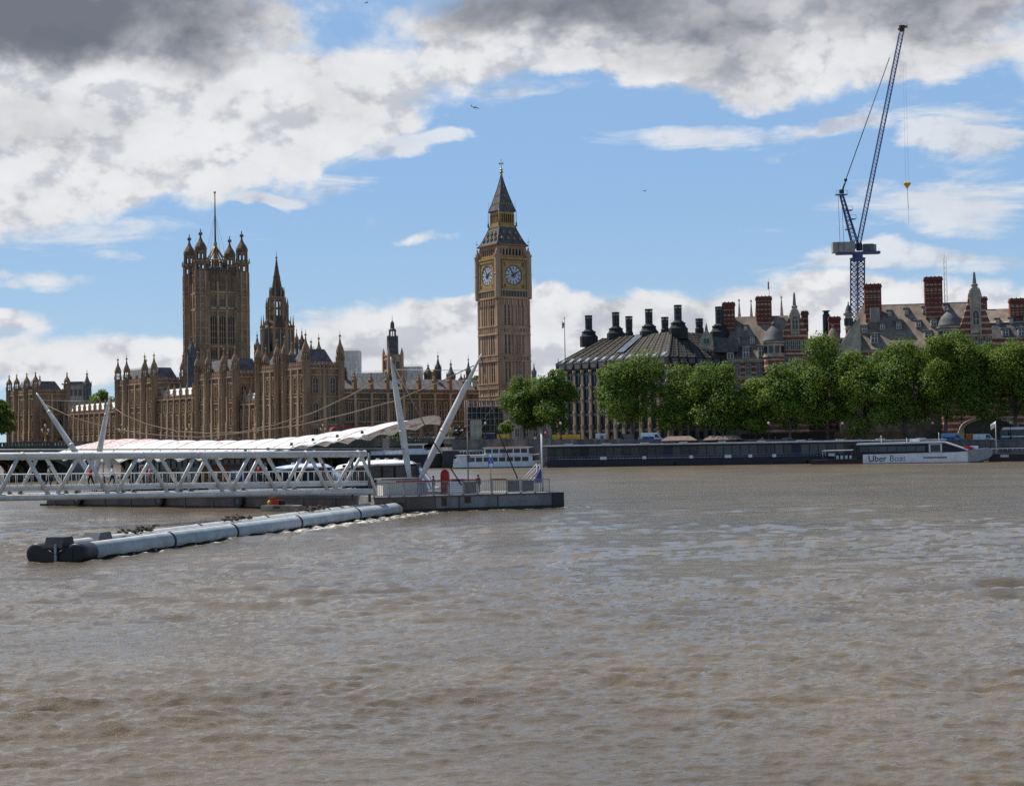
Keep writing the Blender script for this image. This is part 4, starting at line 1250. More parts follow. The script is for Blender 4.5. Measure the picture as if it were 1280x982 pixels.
def build_skyline():
    # the stone tower with a dark roof lantern between scaffold sheets
    Y = 640; k = F / Y; yh = 554.6
    def Zs(y): return CAM_H + (yh - y) / k - 20
    root = thing('ventilation_tower', 'pale stone tower with dark tiered roof lantern behind the palace and canopy mast', 'tower', at(492, Y, 20), R(25))
    mb = MB(); h = 3.0
    mb.box(-h, h, -h, h, -1, Zs(443), stone_l)
    for rz in range(4):
        mb.M = Matrix.Rotation(rz * R(90), 4, 'Z')
        for x in (-1.1, 1.1): mb.box(x - .65, x + .65, -h - .1, -h + .1, Zs(461), Zs(452), glass_d)
        for q in (464, 449, 444): mb.box(-h - .2, h + .2, -h - .3, -h + .1, Zs(q) - .2, Zs(q) + .2, stone_l)
        mb.sq(-h, -h, [(Zs(470), .55), (Zs(443), .55), (Zs(441), .5), (Zs(434.5), .05)], stone_l)
    mb.M = None; mb.build('base', root)
    mb = MB()
    mb.lathe(0, 0, [(Zs(443.5), 2.5), (Zs(422), 2.1), (Zs(421), 2.3), (Zs(420), 2.2)], 8, slate, R(22.5))
    for i in range(8):
        a = R(22.5) + i * R(45)
        mb.cbox((math.cos(a) * 2.25, math.sin(a) * 2.25, (Zs(443) + Zs(420)) / 2), (.25, .25, Zs(418) - Zs(443)), slate, a)
        mb.cbox((math.cos(a) * 1.35, math.sin(a) * 1.35, (Zs(420) + Zs(413)) / 2), (.3, .3, Zs(413) - Zs(420.5)), slate, a)
    mb.lathe(0, 0, [(Zs(413.5), 1.7), (Zs(412), 1.6), (Zs(410), .9), (Zs(405), .85), (Zs(403), .75), (Zs(401), .3), (Zs(400), .1), (Zs(393), .05)], 8, slate, R(22.5))
    mb.build('roof_lantern', root)
    # sheeted scaffolds
    def scaffold(label, pxa, pxb, ytop, ybot, Y, depth=10, poles=True):
        a = at(pxa, Y, 15); b = at(pxb, Y, 15); k = F / Y; yh = 552 - ((pxa + pxb) / 2 - 640) * 0.01745
        zt = CAM_H + (yh - ytop) / k - 15; L = b.x - a.x
        root = thing('sheeted_scaffold', label, 'scaffold', a, 0)
        mb = MB(); mb.box(0, L, 0, depth, 0, zt, cream)
        for i in range(1, int(zt / 2)): mb.box(-.03, L + .03, -.05, .02, i * 2.0, i * 2.0 + .12, white_d)
        mb.build('sheeting', root)
        mb = MB(); n = max(3, int(L / 1.8))
        rr = random.Random(pxa)
        for i in range(n + 1):
            x = L * i / n
            for y in (-.15, depth + .15): mb.tube((x, y, 0), (x, y, zt + rr.uniform(.7, 1.9)), .07, steel, 4)
        mb.tube((0, -.15, zt + .6), (L, -.15, zt + .6), .07, steel, 4)
        mb.tube((0, depth + .15, zt + .6), (L, depth + .15, zt + .6), .07, steel, 4)
        mb.build('poles', root)
    scaffold('tall pale sheeted scaffold box standing behind the palace, right of the near corner tower', 423, 450, 438, 470, 660)
    scaffold('low white scaffold sheeting along the palace roof, left of the tower with dark lantern', 429, 482, 466, 480, 640)
    scaffold('white scaffold sheeting with poles on top, just right of the tower with dark lantern', 503, 528, 458, 478, 640)
    # turrets on the skyline
    skyline_turret('palace_turret', 'brown turret with a low conical cap, right of the white scaffold sheeting', 536.5, 630, 478, 467, 453, 11, stone_d, stone_d)
    skyline_turret('palace_turret', 'thin black spire with corner pinnacles between two cone capped turrets', 549, 650, 478, 462, 439, 8, slate, slate)
    skyline_turret('palace_turret', 'broad cone turret with a ball finial, right of the thin black spire', 565, 640, 478, 471, 449, 11, stone_d, slate_l)
    skyline_turret('palace_turret', 'small dark pointed turret between the cone turret and the onion capped turret', 577.5, 615, 480, 475, 465, 6, slate, slate)
    skyline_turret('palace_turret', 'slim turret with an onion cap, beside the left edge of the clock tower', 587, 600, 492, 466, 443, 6.5, stone_d, slate)
    skyline_turret('palace_turret', 'small round turret with grey cap at the left foot of the spire tower', 323, 640, 460, 435, 413, 8, stone_d, slate_l)
    skyline_turret('palace_turret', 'thin stone turret between the spire tower and the near corner tower', 372.5, 600, 440, 425, 408, 4.5, stone, stone)
    skyline_turret('palace_turret', 'brown turret on the right shoulder of the spire tower beside the slate roofs', 379, 575, 450, 428, 410, 7.5, stone_d, stone_d)
    skyline_turret('church_tower', 'grey lantern tower far beyond the low palace wing, left of a green tree top', 109.5, 900, 505, 482, 462, 11, slate_l, slate_l, cat='tower')
    skyline_turret('church_spire', 'tiny dark church spire peeping over the tree top right of the clock tower', 669, 800, 470, 466, 452, 6, slate_l, slate_l, cat='spire')
    skyline_turret('church_spire', 'thin grey spire standing left of the dark office roof near the flagpole', 699.5, 640, 470, 458, 447, 4.5, slate_l, slate_l, cat='spire')
    # slate louvre tower with dark windows standing before the left face of the square tower
    skyline_turret('roof_lantern', 'grey lead roof lantern in front of the shaded left face of the big square tower', 241, 690, 478, 440, 415, 12, slate_l, slate_l, cat='lantern')
    # a plain block of flats far off
    a = at(84, 950, 10); root = thing('office_block', 'low grey flat roofed block beyond the palace, left of the grey lantern tower', 'building', a, 0)
    mb = MB(); mb.box(-2, 10, 0, 14, 0, 37, stone_g); mb.box(-3, 11, -1, 15, 37, 37.8, slate_l); mb.box(0, 9, 1, 12, 37.8, 39, slate_l); mb.build('wall', root)
    for i in range(4):
        mb = MB(); mb.box(-1 + i * 2.8, .9 + i * 2.8, -.08, .05, 30, 34, glass_d); mb.build('window', root)
    # pale stone building seen past the clock tower's left edge
    a = at(597.5, 640, 10); root = thing('stone_house', 'pale stone building corner glimpsed just left of the clock tower shaft', 'building', a, 0)
    mb = MB(); mb.box(-2, 4, 0, 8, 0, 22, portland); mb.box(-2.4, 4.4, -.4, 8.4, 22, 22.8, portland); mb.build('wall', root)
    mb = MB(); mb.box(-1, .2, -.08, .05, 17, 20, glass_d); mb.build('window', root)

def build_tower_scaffold():
    """scaffold cage round the foot of the clock tower"""
    root = thing('scaffold', 'dark scaffold cage with staircases around the foot of the clock tower', 'scaffold', at(610, 520, 6.0), R(25))
    mb = MB(); nx, nz = 9, 7
    W = 15.0; H = 14.8
    for i in range(nx + 1):
        for y in (0, 2.4):
            mb.tube((-W/2 + i * W / nx, y, 0), (-W/2 + i * W / nx, y, H), .10, steel, 4)
    for k in range(1, nz + 1):
        for y in (0, 2.4): mb.tube((-W/2, y, k * H / nz), (W/2, y, k * H / nz), .09, steel, 4)
    mb.build('poles', root)
    mb = MB()
    for k in range(1, nz + 1): mb.box(-W/2, W/2, .1, 2.3, k * H / nz - .15, k * H / nz - .05, bark)
    mb.build('planks', root)
    mb = MB()
    for k in range(3): mb.tube((-W/2 + 2 + k * 2, -.1, k * 4.2), (-W/2 + 5.5 + k * 2, -.1, k * 4.2 + 4.2), .14, steel, 4)
    mb.build('stair', root)
    mb = MB(); mb.box(-W/2 + 1, W/2 - .3, 2.5, 2.6, 0, H - 2.2, mat('site_netting', (.10, .085, .07), .9, (.06, .052, .045), .5)); mb.build('netting', root)

build_palace(); build_clock_tower(); build_square_tower(); build_central_spire(); build_skyline(); build_tower_scaffold()
# ---------------------------------------------------------------- office with black chimneys
def on_line(px, A, d):
    """point of the ground line A + t d in pixel column px"""
    u = (px - 640) / F
    t = (u * A.y - A.x) / (d.x - u * d.y)
    return A + d * t

def rect_win(w, h, nx=2, ny=2, frame=None, glass=None, proud=0.18, sill=True):
    frame = frame or white; glass = glass or glass_d
    key = ('rw', w, h, nx, ny, frame.name, glass.name, proud)
    if key in WIN: return WIN[key]
    mb = MB()
    mb.box(-w/2, w/2, -0.04, 0.05, 0, h, glass)
    b = 0.16
    mb.box(-w/2 - b, -w/2, -proud, 0.02, -b, h + b, frame); mb.box(w/2, w/2 + b, -proud, 0.02, -b, h + b, frame)
    mb.box(-w/2, w/2, -proud, 0.02, h, h + b, frame)
    if sill: mb.box(-w/2 - .3, w/2 + .3, -proud - .15, 0.02, -b - .15, -.01, frame)
    for i in range(1, nx): mb.box(-w/2 + w*i/nx - .06, -w/2 + w*i/nx + .06, -.12, -.03, 0, h, frame)
    for i in range(1, ny): mb.box(-w/2, w/2, -.11, -.035, h*i/ny - .06, h*i/ny + .06, frame)
    WIN[key] = mb.mesh('window')
    return WIN[key]

def build_office():
    A = at(702, 460, 0); B = at(838, 425, 0)
    d = (B - A).normalized(); L = (B - A).length; rz = math.atan2(d.y, d.x)
    root = thing('office_block', 'office with pale stone piers, black window bays and a ribbed roof carrying black chimneys', 'office building', (A.x, A.y, 6.0), rz)
    ze = 27.4 - 6.0; zb = 29.6 - 6.0; zr = 37.3 - 6.0; D = 38.0
    panel = mat('bronze_roof_panel', (0.105, 0.088, 0.07), 0.9, (0.07, 0.06, 0.048), 0.5, spec=.2)
    blk = mat('black_bronze', (0.022, 0.022, 0.024), 0.85, (0.035, 0.034, 0.034), 0.6)
    pier = mat('sandstone_pier', (0.24, 0.175, 0.13), 0.9, (0.165, 0.125, 0.092), 0.4, streak=True)
    mb = MB()
    mb.box(0, L, 0, D, -1, ze, blk)
    mb.build('wall', root)
    nb = 13
    floors = [0.3, 5.2, 9.2, 13.2, 17.2]
    for fc, n in (('front', nb), ('right', 11)):
        M, FL, r2 = face_M(fc, 0, L, 0, D)
        st = FL / n
        for i in range(n + 1):
            mb = MB()
            for j in range(5):
                z0 = [-1, 5, 9, 13, 17][j]; z1 = [5, 9, 13, 17, ze - .2][j]
                w = .62 - .06 * j
                mb.box(-w, w, -.95 + .08*j, .1, z0 + .002, z1, pier)
                mb.lathe(0, -.62 + .04*j, [(z1 - .35, .62), (z1 + .25, .62)], 8, stone_l, 0)
            put('pier', mb.mesh('pier'), root, M @ Vector((i * st, 0, 0)), r2)
            if i == n: continue
            key = ('off', round(st, 2))
            if key not in WIN:
                wm = MB(); w = st / 2 - .72
                wm.box(-w, w, -.08, .05, 0, 3.5, glass_b)
                wm.box(-w, w, -.25, -.081, 2.35, 3.15, slate_l)
                wm.box(-w, w, -.3, .02, -.35, 0, blk); wm.box(-w - .1, -w, -.35, .02, -.3, 3.5, blk); wm.box(w, w + .1, -.35, .02, -.3, 3.5, blk)
                wm.box(-.06, .06, -.2, -.082, 0, 3.5, blk)
                WIN[key] = wm.mesh('window')
            for z in floors: put('window', WIN[key], root, M @ Vector(((i + .5) * st, 0, z + .2)), r2)
    # eaves band and roof
    mb = MB()
    e = 0.9
    mb.box(-e, L + e, -e, D + e, ze + .002, zb, blk)
    ins = 9.5
    vs = [(-e,-e,zb),(L+e,-e,zb),(L+e,D+e,zb),(-e,D+e,zb),(ins,ins,zr),(L-ins*.8,ins,zr),(L-ins*.8,D-ins,zr),(ins,D-ins,zr)]
    mb.add(vs, [(0,1,5,4),(1,2,6,5),(2,3,7,6),(3,0,4,7),(4,5,6,7)], panel)
    def slope(p, q, pt, qt, n, rows):
        p, q, pt, qt = map(Vector, (p, q, pt, qt))
        nrm = (q - p).cross(pt - p).normalized()
        if nrm.z < 0: nrm = -nrm
        for i in range(n + 1):
            a = p.lerp(q, i / n); b = pt.lerp(qt, i / n)
            mb.tube(a + nrm * .05, b + nrm * .05, .26, blk, 4, None, False)
            if i < n:
                a2 = p.lerp(q, (i + .5) / n); b2 = pt.lerp(qt, (i + .5) / n)
                mb.tube(a2 + nrm * .02, b2 + nrm * .02, .10, blk, 4, None, False)
        for k in range(1, rows):
            t = k / rows
            a = p.lerp(pt, t); b = q.lerp(qt, t)
            mb.tube(a + nrm * .01, b + nrm * .01, .08, blk, 4, None, False)
    slope((-e,-e,zb), (L+e,-e,zb), (ins,ins,zr), (L-ins*.8,ins,zr), nb, 10)
    slope((L+e,-e,zb), (L+e,D+e,zb), (L-ins*.8,ins,zr), (L-ins*.8,D-ins,zr), 11, 10)
    slope((-e,D+e,zb), (-e,-e,zb), (ins,D-ins,zr), (ins,ins,zr), 9, 10)
    for i in range(nb):
        x = (i + .5) * L / nb
        mb.box(x - 1.2, x + 1.2, -e - .06, -e + .05, ze + .5, zb - .4, gunmetal)
        mb.tube((x - L/nb/2, -e - .1, ze), (x - L/nb/2, -e - .1, zb), .2, blk, 4)
    for i in range(11):
        y = (i + .5) * D / 11
        mb.box(L + e - .05, L + e + .06, y - 1.2, y + 1.2, ze + .5, zb - .4, gunmetal)
        mb.tube((L + e + .1, y - D/22, ze), (L + e + .1, y - D/22, zb), .2, blk, 4)
    rf = mb.build('roof', root)
    # a glazed slot and rooflights along the lower roof edge
    mb = MB()
    def on_slope(x, t): 
        return Vector((x + (ins - x) * 0, -e + (ins + e) * t, zb + (zr - zb) * t))
    for (xa, xb, ta, tb) in ((L*.50, L*.57, .28, .98),):
        p = [on_slope(xa, ta), on_slope(xb, ta), on_slope(xb + 1.2, tb), on_slope(xa + 1.2, tb)]
        up = Vector((0, -.25, .3))
        mb.add([tuple(v + up) for v in p], [(0, 1, 2, 3)], skyl)
        for i in range(6):
            a = p[0].lerp(p[1], i / 5) + up; b = p[3].lerp(p[2], i / 5) + up
            mb.tube(a, b, .09, blk, 4)
    mb.build('skylight', rf)
    for i in range(nb):
        mb = MB(); x = (i + .5) * L / nb
        a, b = on_slope(x - .75, .04), on_slope(x + .75, .04); c, d2 = on_slope(x + .75, .17), on_slope(x - .75, .17)
        up = Vector((0, -.12, .16)); mb.add([tuple(v + up) for v in (a, b, c, d2)], [(0, 1, 2, 3)], skyl); mb.build('rooflight', rf)
    # black chimneys, a flared base under each round stack
    n_ = Vector((-d.y, d.x, 0))
    def chimney(px, ytop, ybase, back, big, parent_root=root, zoff=6.0):
        p = on_line(px, A + n_ * back, d)
        Y = p.y; yh = 552 - (px - 640) * .01745
        zt = CAM_H + (yh - ytop) * Y / F - zoff; zb_ = CAM_H + (yh - ybase) * Y / F - zoff
        rel = p - A
        loc = (rel.dot(d), rel.dot(n_), 0)
        r = 1.05
        mb = MB()
        if big:
            h = zt - zb_
            mb.lathe(0, 0, [(zb_ - 2.0, 2.85), (zb_ + .15*h, 2.85), (zb_ + .17*h, 2.5), (zb_ + .30*h, 2.0), (zb_ + .31*h, 2.2), (zb_ + .36*h, 2.2), (zb_ + .37*h, 1.75), (zb_ + .42*h, 1.45), (zb_ + .44*h, r), (zt - .9, r)], 12, blk, 0)
        else:
            mb.lathe(0, 0, [(zb_ - 6, r * 1.3), (zb_ + .8, r * 1.25), (zb_ + 1.2, r), (zt - .9, r)], 12, blk, 0)
        for i in range(12):
            a = 2 * math.pi * i / 12
            mb.cbox((math.cos(a) * r, math.sin(a) * r, (zb_ + zt) / 2 + 1), (.12, .12, (zt - zb_) * .5), gunmetal, a)
        for q in range(3): 
            zz = zt - 1.4 - q * 1.4; mb.lathe(0, 0, [(zz, r * 1.06), (zz + .15, r * 1.06)], 12, gunmetal)
        c = mb.build('chimney', root, loc)
        mb = MB()
        for i in range(8):
            a = 2 * math.pi * i / 8
            mb.cbox((math.cos(a) * r * .95, math.sin(a) * r * .95, zt - .45), (.2, .2, .9), blk, a)
        mb.lathe(0, 0, [(zt - .9, r * .5), (zt - .1, r * .5)], 8, white_d); mb.lathe(0, 0, [(zt - .05, r * 1.15), (zt + .25, r * 1.15)], 12, blk); mb.lathe(0, 0, [(zt - 1.0, r * 1.12), (zt - .8, r * 1.12)], 12, blk)
        mb.build('cap', c)
    for (px, yt, yb, back, big) in ((737.5, 395, 425, 11, 1), (771.5, 391, 421, 11, 1), (788, 396, 419, 24, 0), (813, 387, 419, 11, 1), (833, 397, 415, 24, 0), (849.5, 382, 415, 11, 1), (876, 399, 414, 26, 0), (901, 384, 420, 26, 1)):
        chimney(px, yt, yb, back, big)
skyl = mat('sky_reflecting_glass', (0.25, 0.30, 0.34), 0.12, (0.18, 0.22, 0.26), 0.8, spec=0.9)

# ---------------------------------------------------------------- banded brick mansions
def mansion_chimney(root, O, rz, px, Y, w, ytop, ybot, depth=2.6):
    yh = 552 - (px - 640) * .01745; k = F / Y
    zt = CAM_H + (yh - ytop) / k - O.z; zb = CAM_H + (yh - ybot) / k - O.z
    p = at(px, Y, 0) - Vector((O.x, O.y, 0)); p = Matrix.Rotation(-rz, 3, 'Z') @ p
    hw = w / k / 2
    mb = MB()
    mb.box(-hw, hw, -depth/2, depth/2, zb - 5, zt - .5, brick_c)
    for z in (zt - 4.2, zt - 2.6): mb.box(-hw - .12, hw + .12, -depth/2 - .12, depth/2 + .12, z, z + .28, portland)
    n = max(2, int(hw * 2 / .9))
    for i in range(n + 1):
        x = -hw + i * 2 * hw / n
        mb.box(x - .14, x + .14, -depth/2 - .18, depth/2 + .18, zb - 1, zt - 1.2, brick_p)
    mb.box(-hw - .35, hw + .35, -depth/2 - .35, depth/2 + .35, zt - 1.2, zt - .7, brick_p)
    mb.box(-hw - .2, hw + .2, -depth/2 - .2, depth/2 + .2, zt - .699, zt - .2, brick_c)
    c = mb.build('chimney', root, (p.x, p.y, 0))
    mb = MB()
    for i in range(n): mb.lathe(-hw + (i + .5) * 2 * hw / n, 0, [(zt - .25, .2), (zt + .12, .17)], 7, brick_p)
    mb.build('pots', c)

def mansion_dormer(root, O, rz, px, py, Y, w=1.6, h=2.6, plane=None):
    """white framed dormer with its roof running back into the slope"""
    if plane is not None:                       # sits where the sight line meets the roof slope
        Ri = Matrix.Rotation(-rz, 3, 'Z')
        c = Ri @ (Vector((0, 0, CAM_H)) - O); dd = Ri @ (P(px, py, 100.0) - Vector((0, 0, CAM_H)))
        n, q = plane
        p = c + dd * ((q - c).dot(n) / dd.dot(n)) + Vector((0, -.35, -.1))
    else:
        p = Matrix.Rotation(-rz, 3, 'Z') @ (P(px, py, Y) - O)
    mb = MB()
    mb.box(-w/2, w/2, -.1, 3.2, 0, h, portland)
    mb.box(-w/2 + .2, w/2 - .2, -.16, -.05, .3, h - .3, glass_d)
    mb.box(-.07, .07, -.2, -.15, .3, h - .3, white); mb.box(-w/2 + .2, w/2 - .2, -.2, -.15, h * .55, h * .55 + .12, white)
    mb.box(-w/2 + .16, -w/2 + .26, -.22, -.1, .3, h - .3, white); mb.box(w/2 - .26, w/2 - .16, -.22, -.1, .3, h - .3, white)
    mb.add([(-w/2 - .3, -.4, h), (w/2 + .3, -.4, h), (w/2 + .3, 3.6, h + .35), (-w/2 - .3, 3.6, h + .35), (-w/2 - .3, -.4, h + .25), (w/2 + .3, -.4, h + .25), (w/2 + .3, 3.6, h + .6), (-w/2 - .3, 3.6, h + .6)],
           [(0,1,5,4),(4,5,6,7),(1,2,6,5),(3,0,4,7),(3,2,1,0)], slate_l)
    mb.build('dormer', root, p)

def mansion_gable(root, O, rz, px0, px1, Y, ybase, yshould, ytop, yob):
    """banded brick gable end with a carved stone centre and an obelisk on top"""
    pc = (px0 + px1) / 2; yh = 552 - (pc - 640) * .01745; k = F / Y
    def Zz(y): return CAM_H + (yh - y) / k - O.z
    p = at(pc, Y, 0) - Vector((O.x, O.y, 0)); p = Matrix.Rotation(-rz, 3, 'Z') @ p
    hw = (px1 - px0) / k / 2
    mb = MB()
    z0, z1, z2 = Zz(ybase), Zz(yshould), Zz(ytop)
    pts = [(-hw, 0), (hw, 0), (hw, z1)]
    n = 5                                              # stepped and curved shoulders
    for i in range(1, n + 1):
        t = i / n; x = hw * (1 - .52 * t); z = z1 + (z2 - z1) * .55 * t ** 1.3
        pts.append((x + .35, z)); 
    pts += [(hw * .48, z1 + (z2 - z1) * .62), (hw * .42, z1 + (z2 - z1) * .8)]
    pts += [(hw * .34, z2 - .7), (hw * .18, z2 - .1)]
    pts = pts + [(-x, z) for x, z in reversed(pts[2:])]
    mb.yprism(pts, -0.6, 1.0, brick)
    w = hw * .30
    mb.box(-w, w, -.85, -.55, z1 - (z2-z1) * .12, z1 + (z2 - z1) * .86, portland)
    mb.yprism([(-w*1.2, z1 + (z2-z1)*.86), (w*1.2, z1 + (z2-z1)*.86), (w*.95, z1 + (z2-z1)*.97), (0, z2 + .5), (-w*.95, z1 + (z2-z1)*.97)], -.9, .6, portland)
    for sx in (-1, 1): mb.box(sx*w - .2, sx*w + .2, -1.05, -.5, z1 - (z2-z1)*.15, z1 + (z2-z1)*.9, portland)
    for q in (.05, .5, .84): mb.box(-w*1.15, w*1.15, -1.1, -.5, z1 + (z2-z1)*q, z1 + (z2-z1)*q + .3, portland)
    mb.sq(0, .2, [(z2 + .3, .8), (z2 + .9, .8), (z2 + 1.1, .5), (Zz(yob), .24), (Zz(yob) + .3, .03)], stone_g)
    g = mb.build('gable', root, p)
    put('window', win_mesh(1.5, 3.6, 2, 1, portland, glass_d, True, .25), g, (0, -.88, z1 + (z2-z1) * .10), 0)
    for i in range(4):
        put('window', rect_win(1.15, 2.6, 2, 2, portland), g, (-hw + (i + .5) * hw / 2, -.62, z1 - 5.2), 0)
    for i in range(4):
        put('window', rect_win(1.15, 2.8, 2, 2, portland), g, (-hw + (i + .5) * hw / 2, -.62, z1 - 10.2), 0)

def mansion_turret(root, O, rz, px, Y, wpx, yeave, ytop, roofm):
    yh = 552 - (px - 640) * .01745; k = F / Y; r = wpx / k / 2
    def Zz(y): return CAM_H + (yh - y) / k - O.z
    p = at(px, Y, 0) - Vector((O.x, O.y, 0)); p = Matrix.Rotation(-rz, 3, 'Z') @ p
    ze, zt = Zz(yeave), Zz(ytop)
    mb = MB(); mb.lathe(0, 0, [(0, r), (ze, r)], 20, brick, 0, False)
    mb.lathe(0, 0, [(ze - 4.0, r + .06), (ze - .6, r + .06)], 20, portland); mb.lathe(0, 0, [(ze - 4.4, r + .3), (ze - 4.0, r + .3)], 20, portland); mb.lathe(0, 0, [(ze - .4, r + .5), (ze, r + .6)], 20, portland)
    for i in range(10):
        a = 2 * math.pi * i / 10
        mb.cbox((math.cos(a) * (r + .06), math.sin(a) * (r + .06), ze - 2.3), (.3, 1.15, 2.0), glass_d, a)
    t = mb.build('turret', root, (p.x, p.y, 0))
    mb = MB(); h = zt - ze
    mb.lathe(0, 0, [(ze + .01, r + .55), (ze + .1*h, r + .1), (ze + .3*h, r * .93), (ze + .5*h, r * .72), (ze + .66*h, r * .42), (ze + .76*h, r * .18), (ze + .8*h, r*.12), (ze + .81*h, r*.2), (ze + .9*h, r*.2), (ze + .95*h, r*.06), (zt, .04)], 16, roofm, 0, True)
    mb.build('dome', t)

base_st = mat('basement_stone', (.19, .15, .11), .9, (.11, .085, .06), .5)
def slope_of(a, b):
    a, b = Vector(a), Vector(b)
    return (Vector((1, 0, 0)).cross(b - a).normalized(), a)

def build_mansions():
    # nearer the office: red and white banded block with steep stone roof
    Y = 440.0
    O = at(903, Y, 6.0); rz = R(-8)
    root = thing('brick_mansion', 'red brick mansion with white bands and steep grey roof, right beside the black chimneyed office', 'mansion', O, rz)
    def loc(px, YY): 
        p = at(px, YY, 0) - Vector((O.x, O.y, 0)); return Matrix.Rotation(-rz, 3, 'Z') @ p
    yh = 547.5
    ze = CAM_H + (547.5 - 449) * Y / F - 6; zr = CAM_H + (547 - 396) * (Y + 9) / F - 6
    L = loc(1000, Y - 3).x
    mb = MB(); mb.box(0, L, 0, 19, 9.5, ze, brick); mb.box(-.25, L + .25, -.25, 19.2, -1, 9.5, base_st)
    mb.box(-.3, L + .3, -.5, .1, ze - .7, ze, portland); mb.box(-.1, L + .1, -.3, .1, ze - 1.2, ze - .75, stone_g)
    for q in (5.2, 10.4): mb.box(-.1, L + .1, -.25, .1, ze - q - .2, ze - q + .2, portland)
    mb.build('wall', root)
    n = 7
    for i in range(n):
        for zz in (ze - 4.6, ze - 9.8, ze - 15.2):
            put('window', rect_win(1.35, 2.9, 2, 3, portland), root, ((i + .5) * L / n, 0, zz), 0)
    mb = MB()
    vs = [(-.6,-.8,ze),(L+.6,-.8,ze),(L+.6,19.8,ze),(-.6,19.8,ze),(3.5,8.5,zr),(L-2,8.5,zr),(L-2,10.5,zr),(3.5,10.5,zr)]
    mb.add(vs, [(0,1,5,4),(1,2,6,5),(2,3,7,6),(3,0,4,7),(4,5,6,7)], roof_ns)
    mb.build('roof', root)
    # cross gables of the roof behind the chimneys
    for (px, w, yt) in ((916, 7, 398), (962, 8, 392)):
        mb = MB(); p = loc(px, Y + 7); zt = CAM_H + (yh - yt) * (Y + 7) / F - 6
        mb.yprism([(-w*.55, zt - 7.5), (w*.55, zt - 7.5), (0, zt)], -1.5, 8, roof_ns); mb.box(-1.1, 1.1, -1.7, 2, zt - 6.5, zt + 1, portland)
        mb.build('cross_roof', root, (p.x, p.y, 0))
    mansion_chimney(root, O, rz, 915, Y + 6, 14, 377, 404); mansion_chimney(root, O, rz, 959, Y + 6, 18, 369.5, 396)
    mansion_chimney(root, O, rz, 1010, Y + 10, 7, 388, 410)
    for (px, py, YY, w, h) in ((913, 448.5, Y - .2, 2.0, 3.1), (932.5, 447.5, Y - .2, 2.0, 3.1), (952, 445.5, Y - .2, 2.0, 3.1), (921.5, 431, Y + 2.6, 1.4, 2.2), (940.5, 429.5, Y + 2.6, 1.4, 2.2), (932, 413, Y + 5.5, 1.1, 1.5)):
        mansion_dormer(root, O, rz, px, py, YY, w, h, slope_of((0, -.8, ze), (0, 8.5, zr)))
    mansion_gable(root, O, rz, 983, 1012, Y - 4, 475, 414, 386, 366)
    mansion_turret(root, O, rz, 970.5, Y - 4, 25, 427, 401, slate_l)
    # small gabled corner tower at the left end
    g = loc(886.5, Y - 3); k = F / (Y - 3); yh2 = 547.7
    def Zz(y): return CAM_H + (yh2 - y) / k - 6
    mb = MB(); hw = 8.5 / k
    mb.box(-hw, hw, 0, 6, 0, Zz(436), brick); mb.box(-hw - .2, hw + .2, -.25, .2, Zz(436), Zz(434), portland)
    mb.yprism([(-hw, Zz(434)), (hw, Zz(434)), (hw * .95, Zz(424)), (hw * .6, Zz(417)), (hw * .2, Zz(413)), (-hw * .2, Zz(413)), (-hw * .6, Zz(417)), (-hw * .95, Zz(424))], 0, 2, portland)
    mb.sq(0, .8, [(Zz(413), .5), (Zz(410), .4), (Zz(403), .06)], stone_g)
    t = mb.build('corner_tower', root, (g.x, g.y, 0))
    put('window', rect_win(1.5, 1.5, 2, 1, portland), t, (0, -.02, Zz(429.5)), 0)
    put('window', rect_win(1.3, 3.0, 2, 2, portland), t, (0, -.02, Zz(449)), 0)
    mb = MB(); mb.yprism([(-1, Zz(440)), (9, Zz(440)), (9, Zz(424)), (2, Zz(420))], 1.5, 7, slate); mb.build('side_roof', root, (g.x, g.y, 0))

    # the larger block beyond the first trees
    Y2 = 425.0; O2 = at(1052, Y2, 5.5); rz2 = R(-10)
    r2 = thing('brick_mansion', 'larger banded brick mansion under a long roof with many dormers, right of the crane', 'mansion', O2, rz2)
    def loc2(px, YY):
        p = at(px, YY, 0) - Vector((O2.x, O2.y, 0)); return Matrix.Rotation(-rz2, 3, 'Z') @ p
    L = loc2(1236, Y2 - 8).x
    ze = CAM_H + (543 - 436) * Y2 / F - 5.5
    zr = CAM_H + (543.5 - 382) * (Y2 + 9) / F - 5.5
    mb = MB(); mb.box(0, L, 0, 20, 9.5, ze, brick); mb.box(-.25, L + .25, -.25, 20.2, -1, 9.5, base_st)
    mb.box(-.3, L + .3, -.5, .1, ze - .7, ze, portland)
    for q in (5.2, 10.4): mb.box(-.1, L + .1, -.25, .1, ze - q - .2, ze - q + .2, portland)
    mb.build('wall', r2)
    for i in range(13):
        for zz in (ze - 4.6, ze - 9.8, ze - 15.2): put('window', rect_win(1.35, 2.9, 2, 3, portland), r2, ((i + .5) * L / 13, 0, zz), 0)
    mb = MB()
    vs = [(-.6,-.8,ze),(L+.6,-.8,ze),(L+.6,20.8,ze),(-.6,20.8,ze),(7,9.5,zr),(L+.3,9.5,zr),(L+.3,11.5,zr),(7,11.5,zr)]
    mb.add(vs, [(0,1,5,4),(1,2,6,5),(2,3,7,6),(3,0,4,7),(4,5,6,7)], roof_ns)
    mb.tube((7, 10.5, zr + .1), (L, 10.5, zr + .1), .3, slate_l, 6)
    mb.build('roof', r2)
    for (px, w, yt) in ((1098, 8, 386), (1172, 8.5, 379)):
        mb = MB(); p = loc2(px, Y2 + 3); zt = CAM_H + (543 - yt) * (Y2 + 3) / F - 5.5
        mb.yprism([(-w*.62, zt - 9), (w*.62, zt - 9), (0, zt)], -1.0, 9, roof_ns); mb.box(-1.3, 1.3, -1.25, 1.5, zt - 3.6, zt + .6, stone_g)
        mb.build('cross_roof', r2, (p.x, p.y, 0))
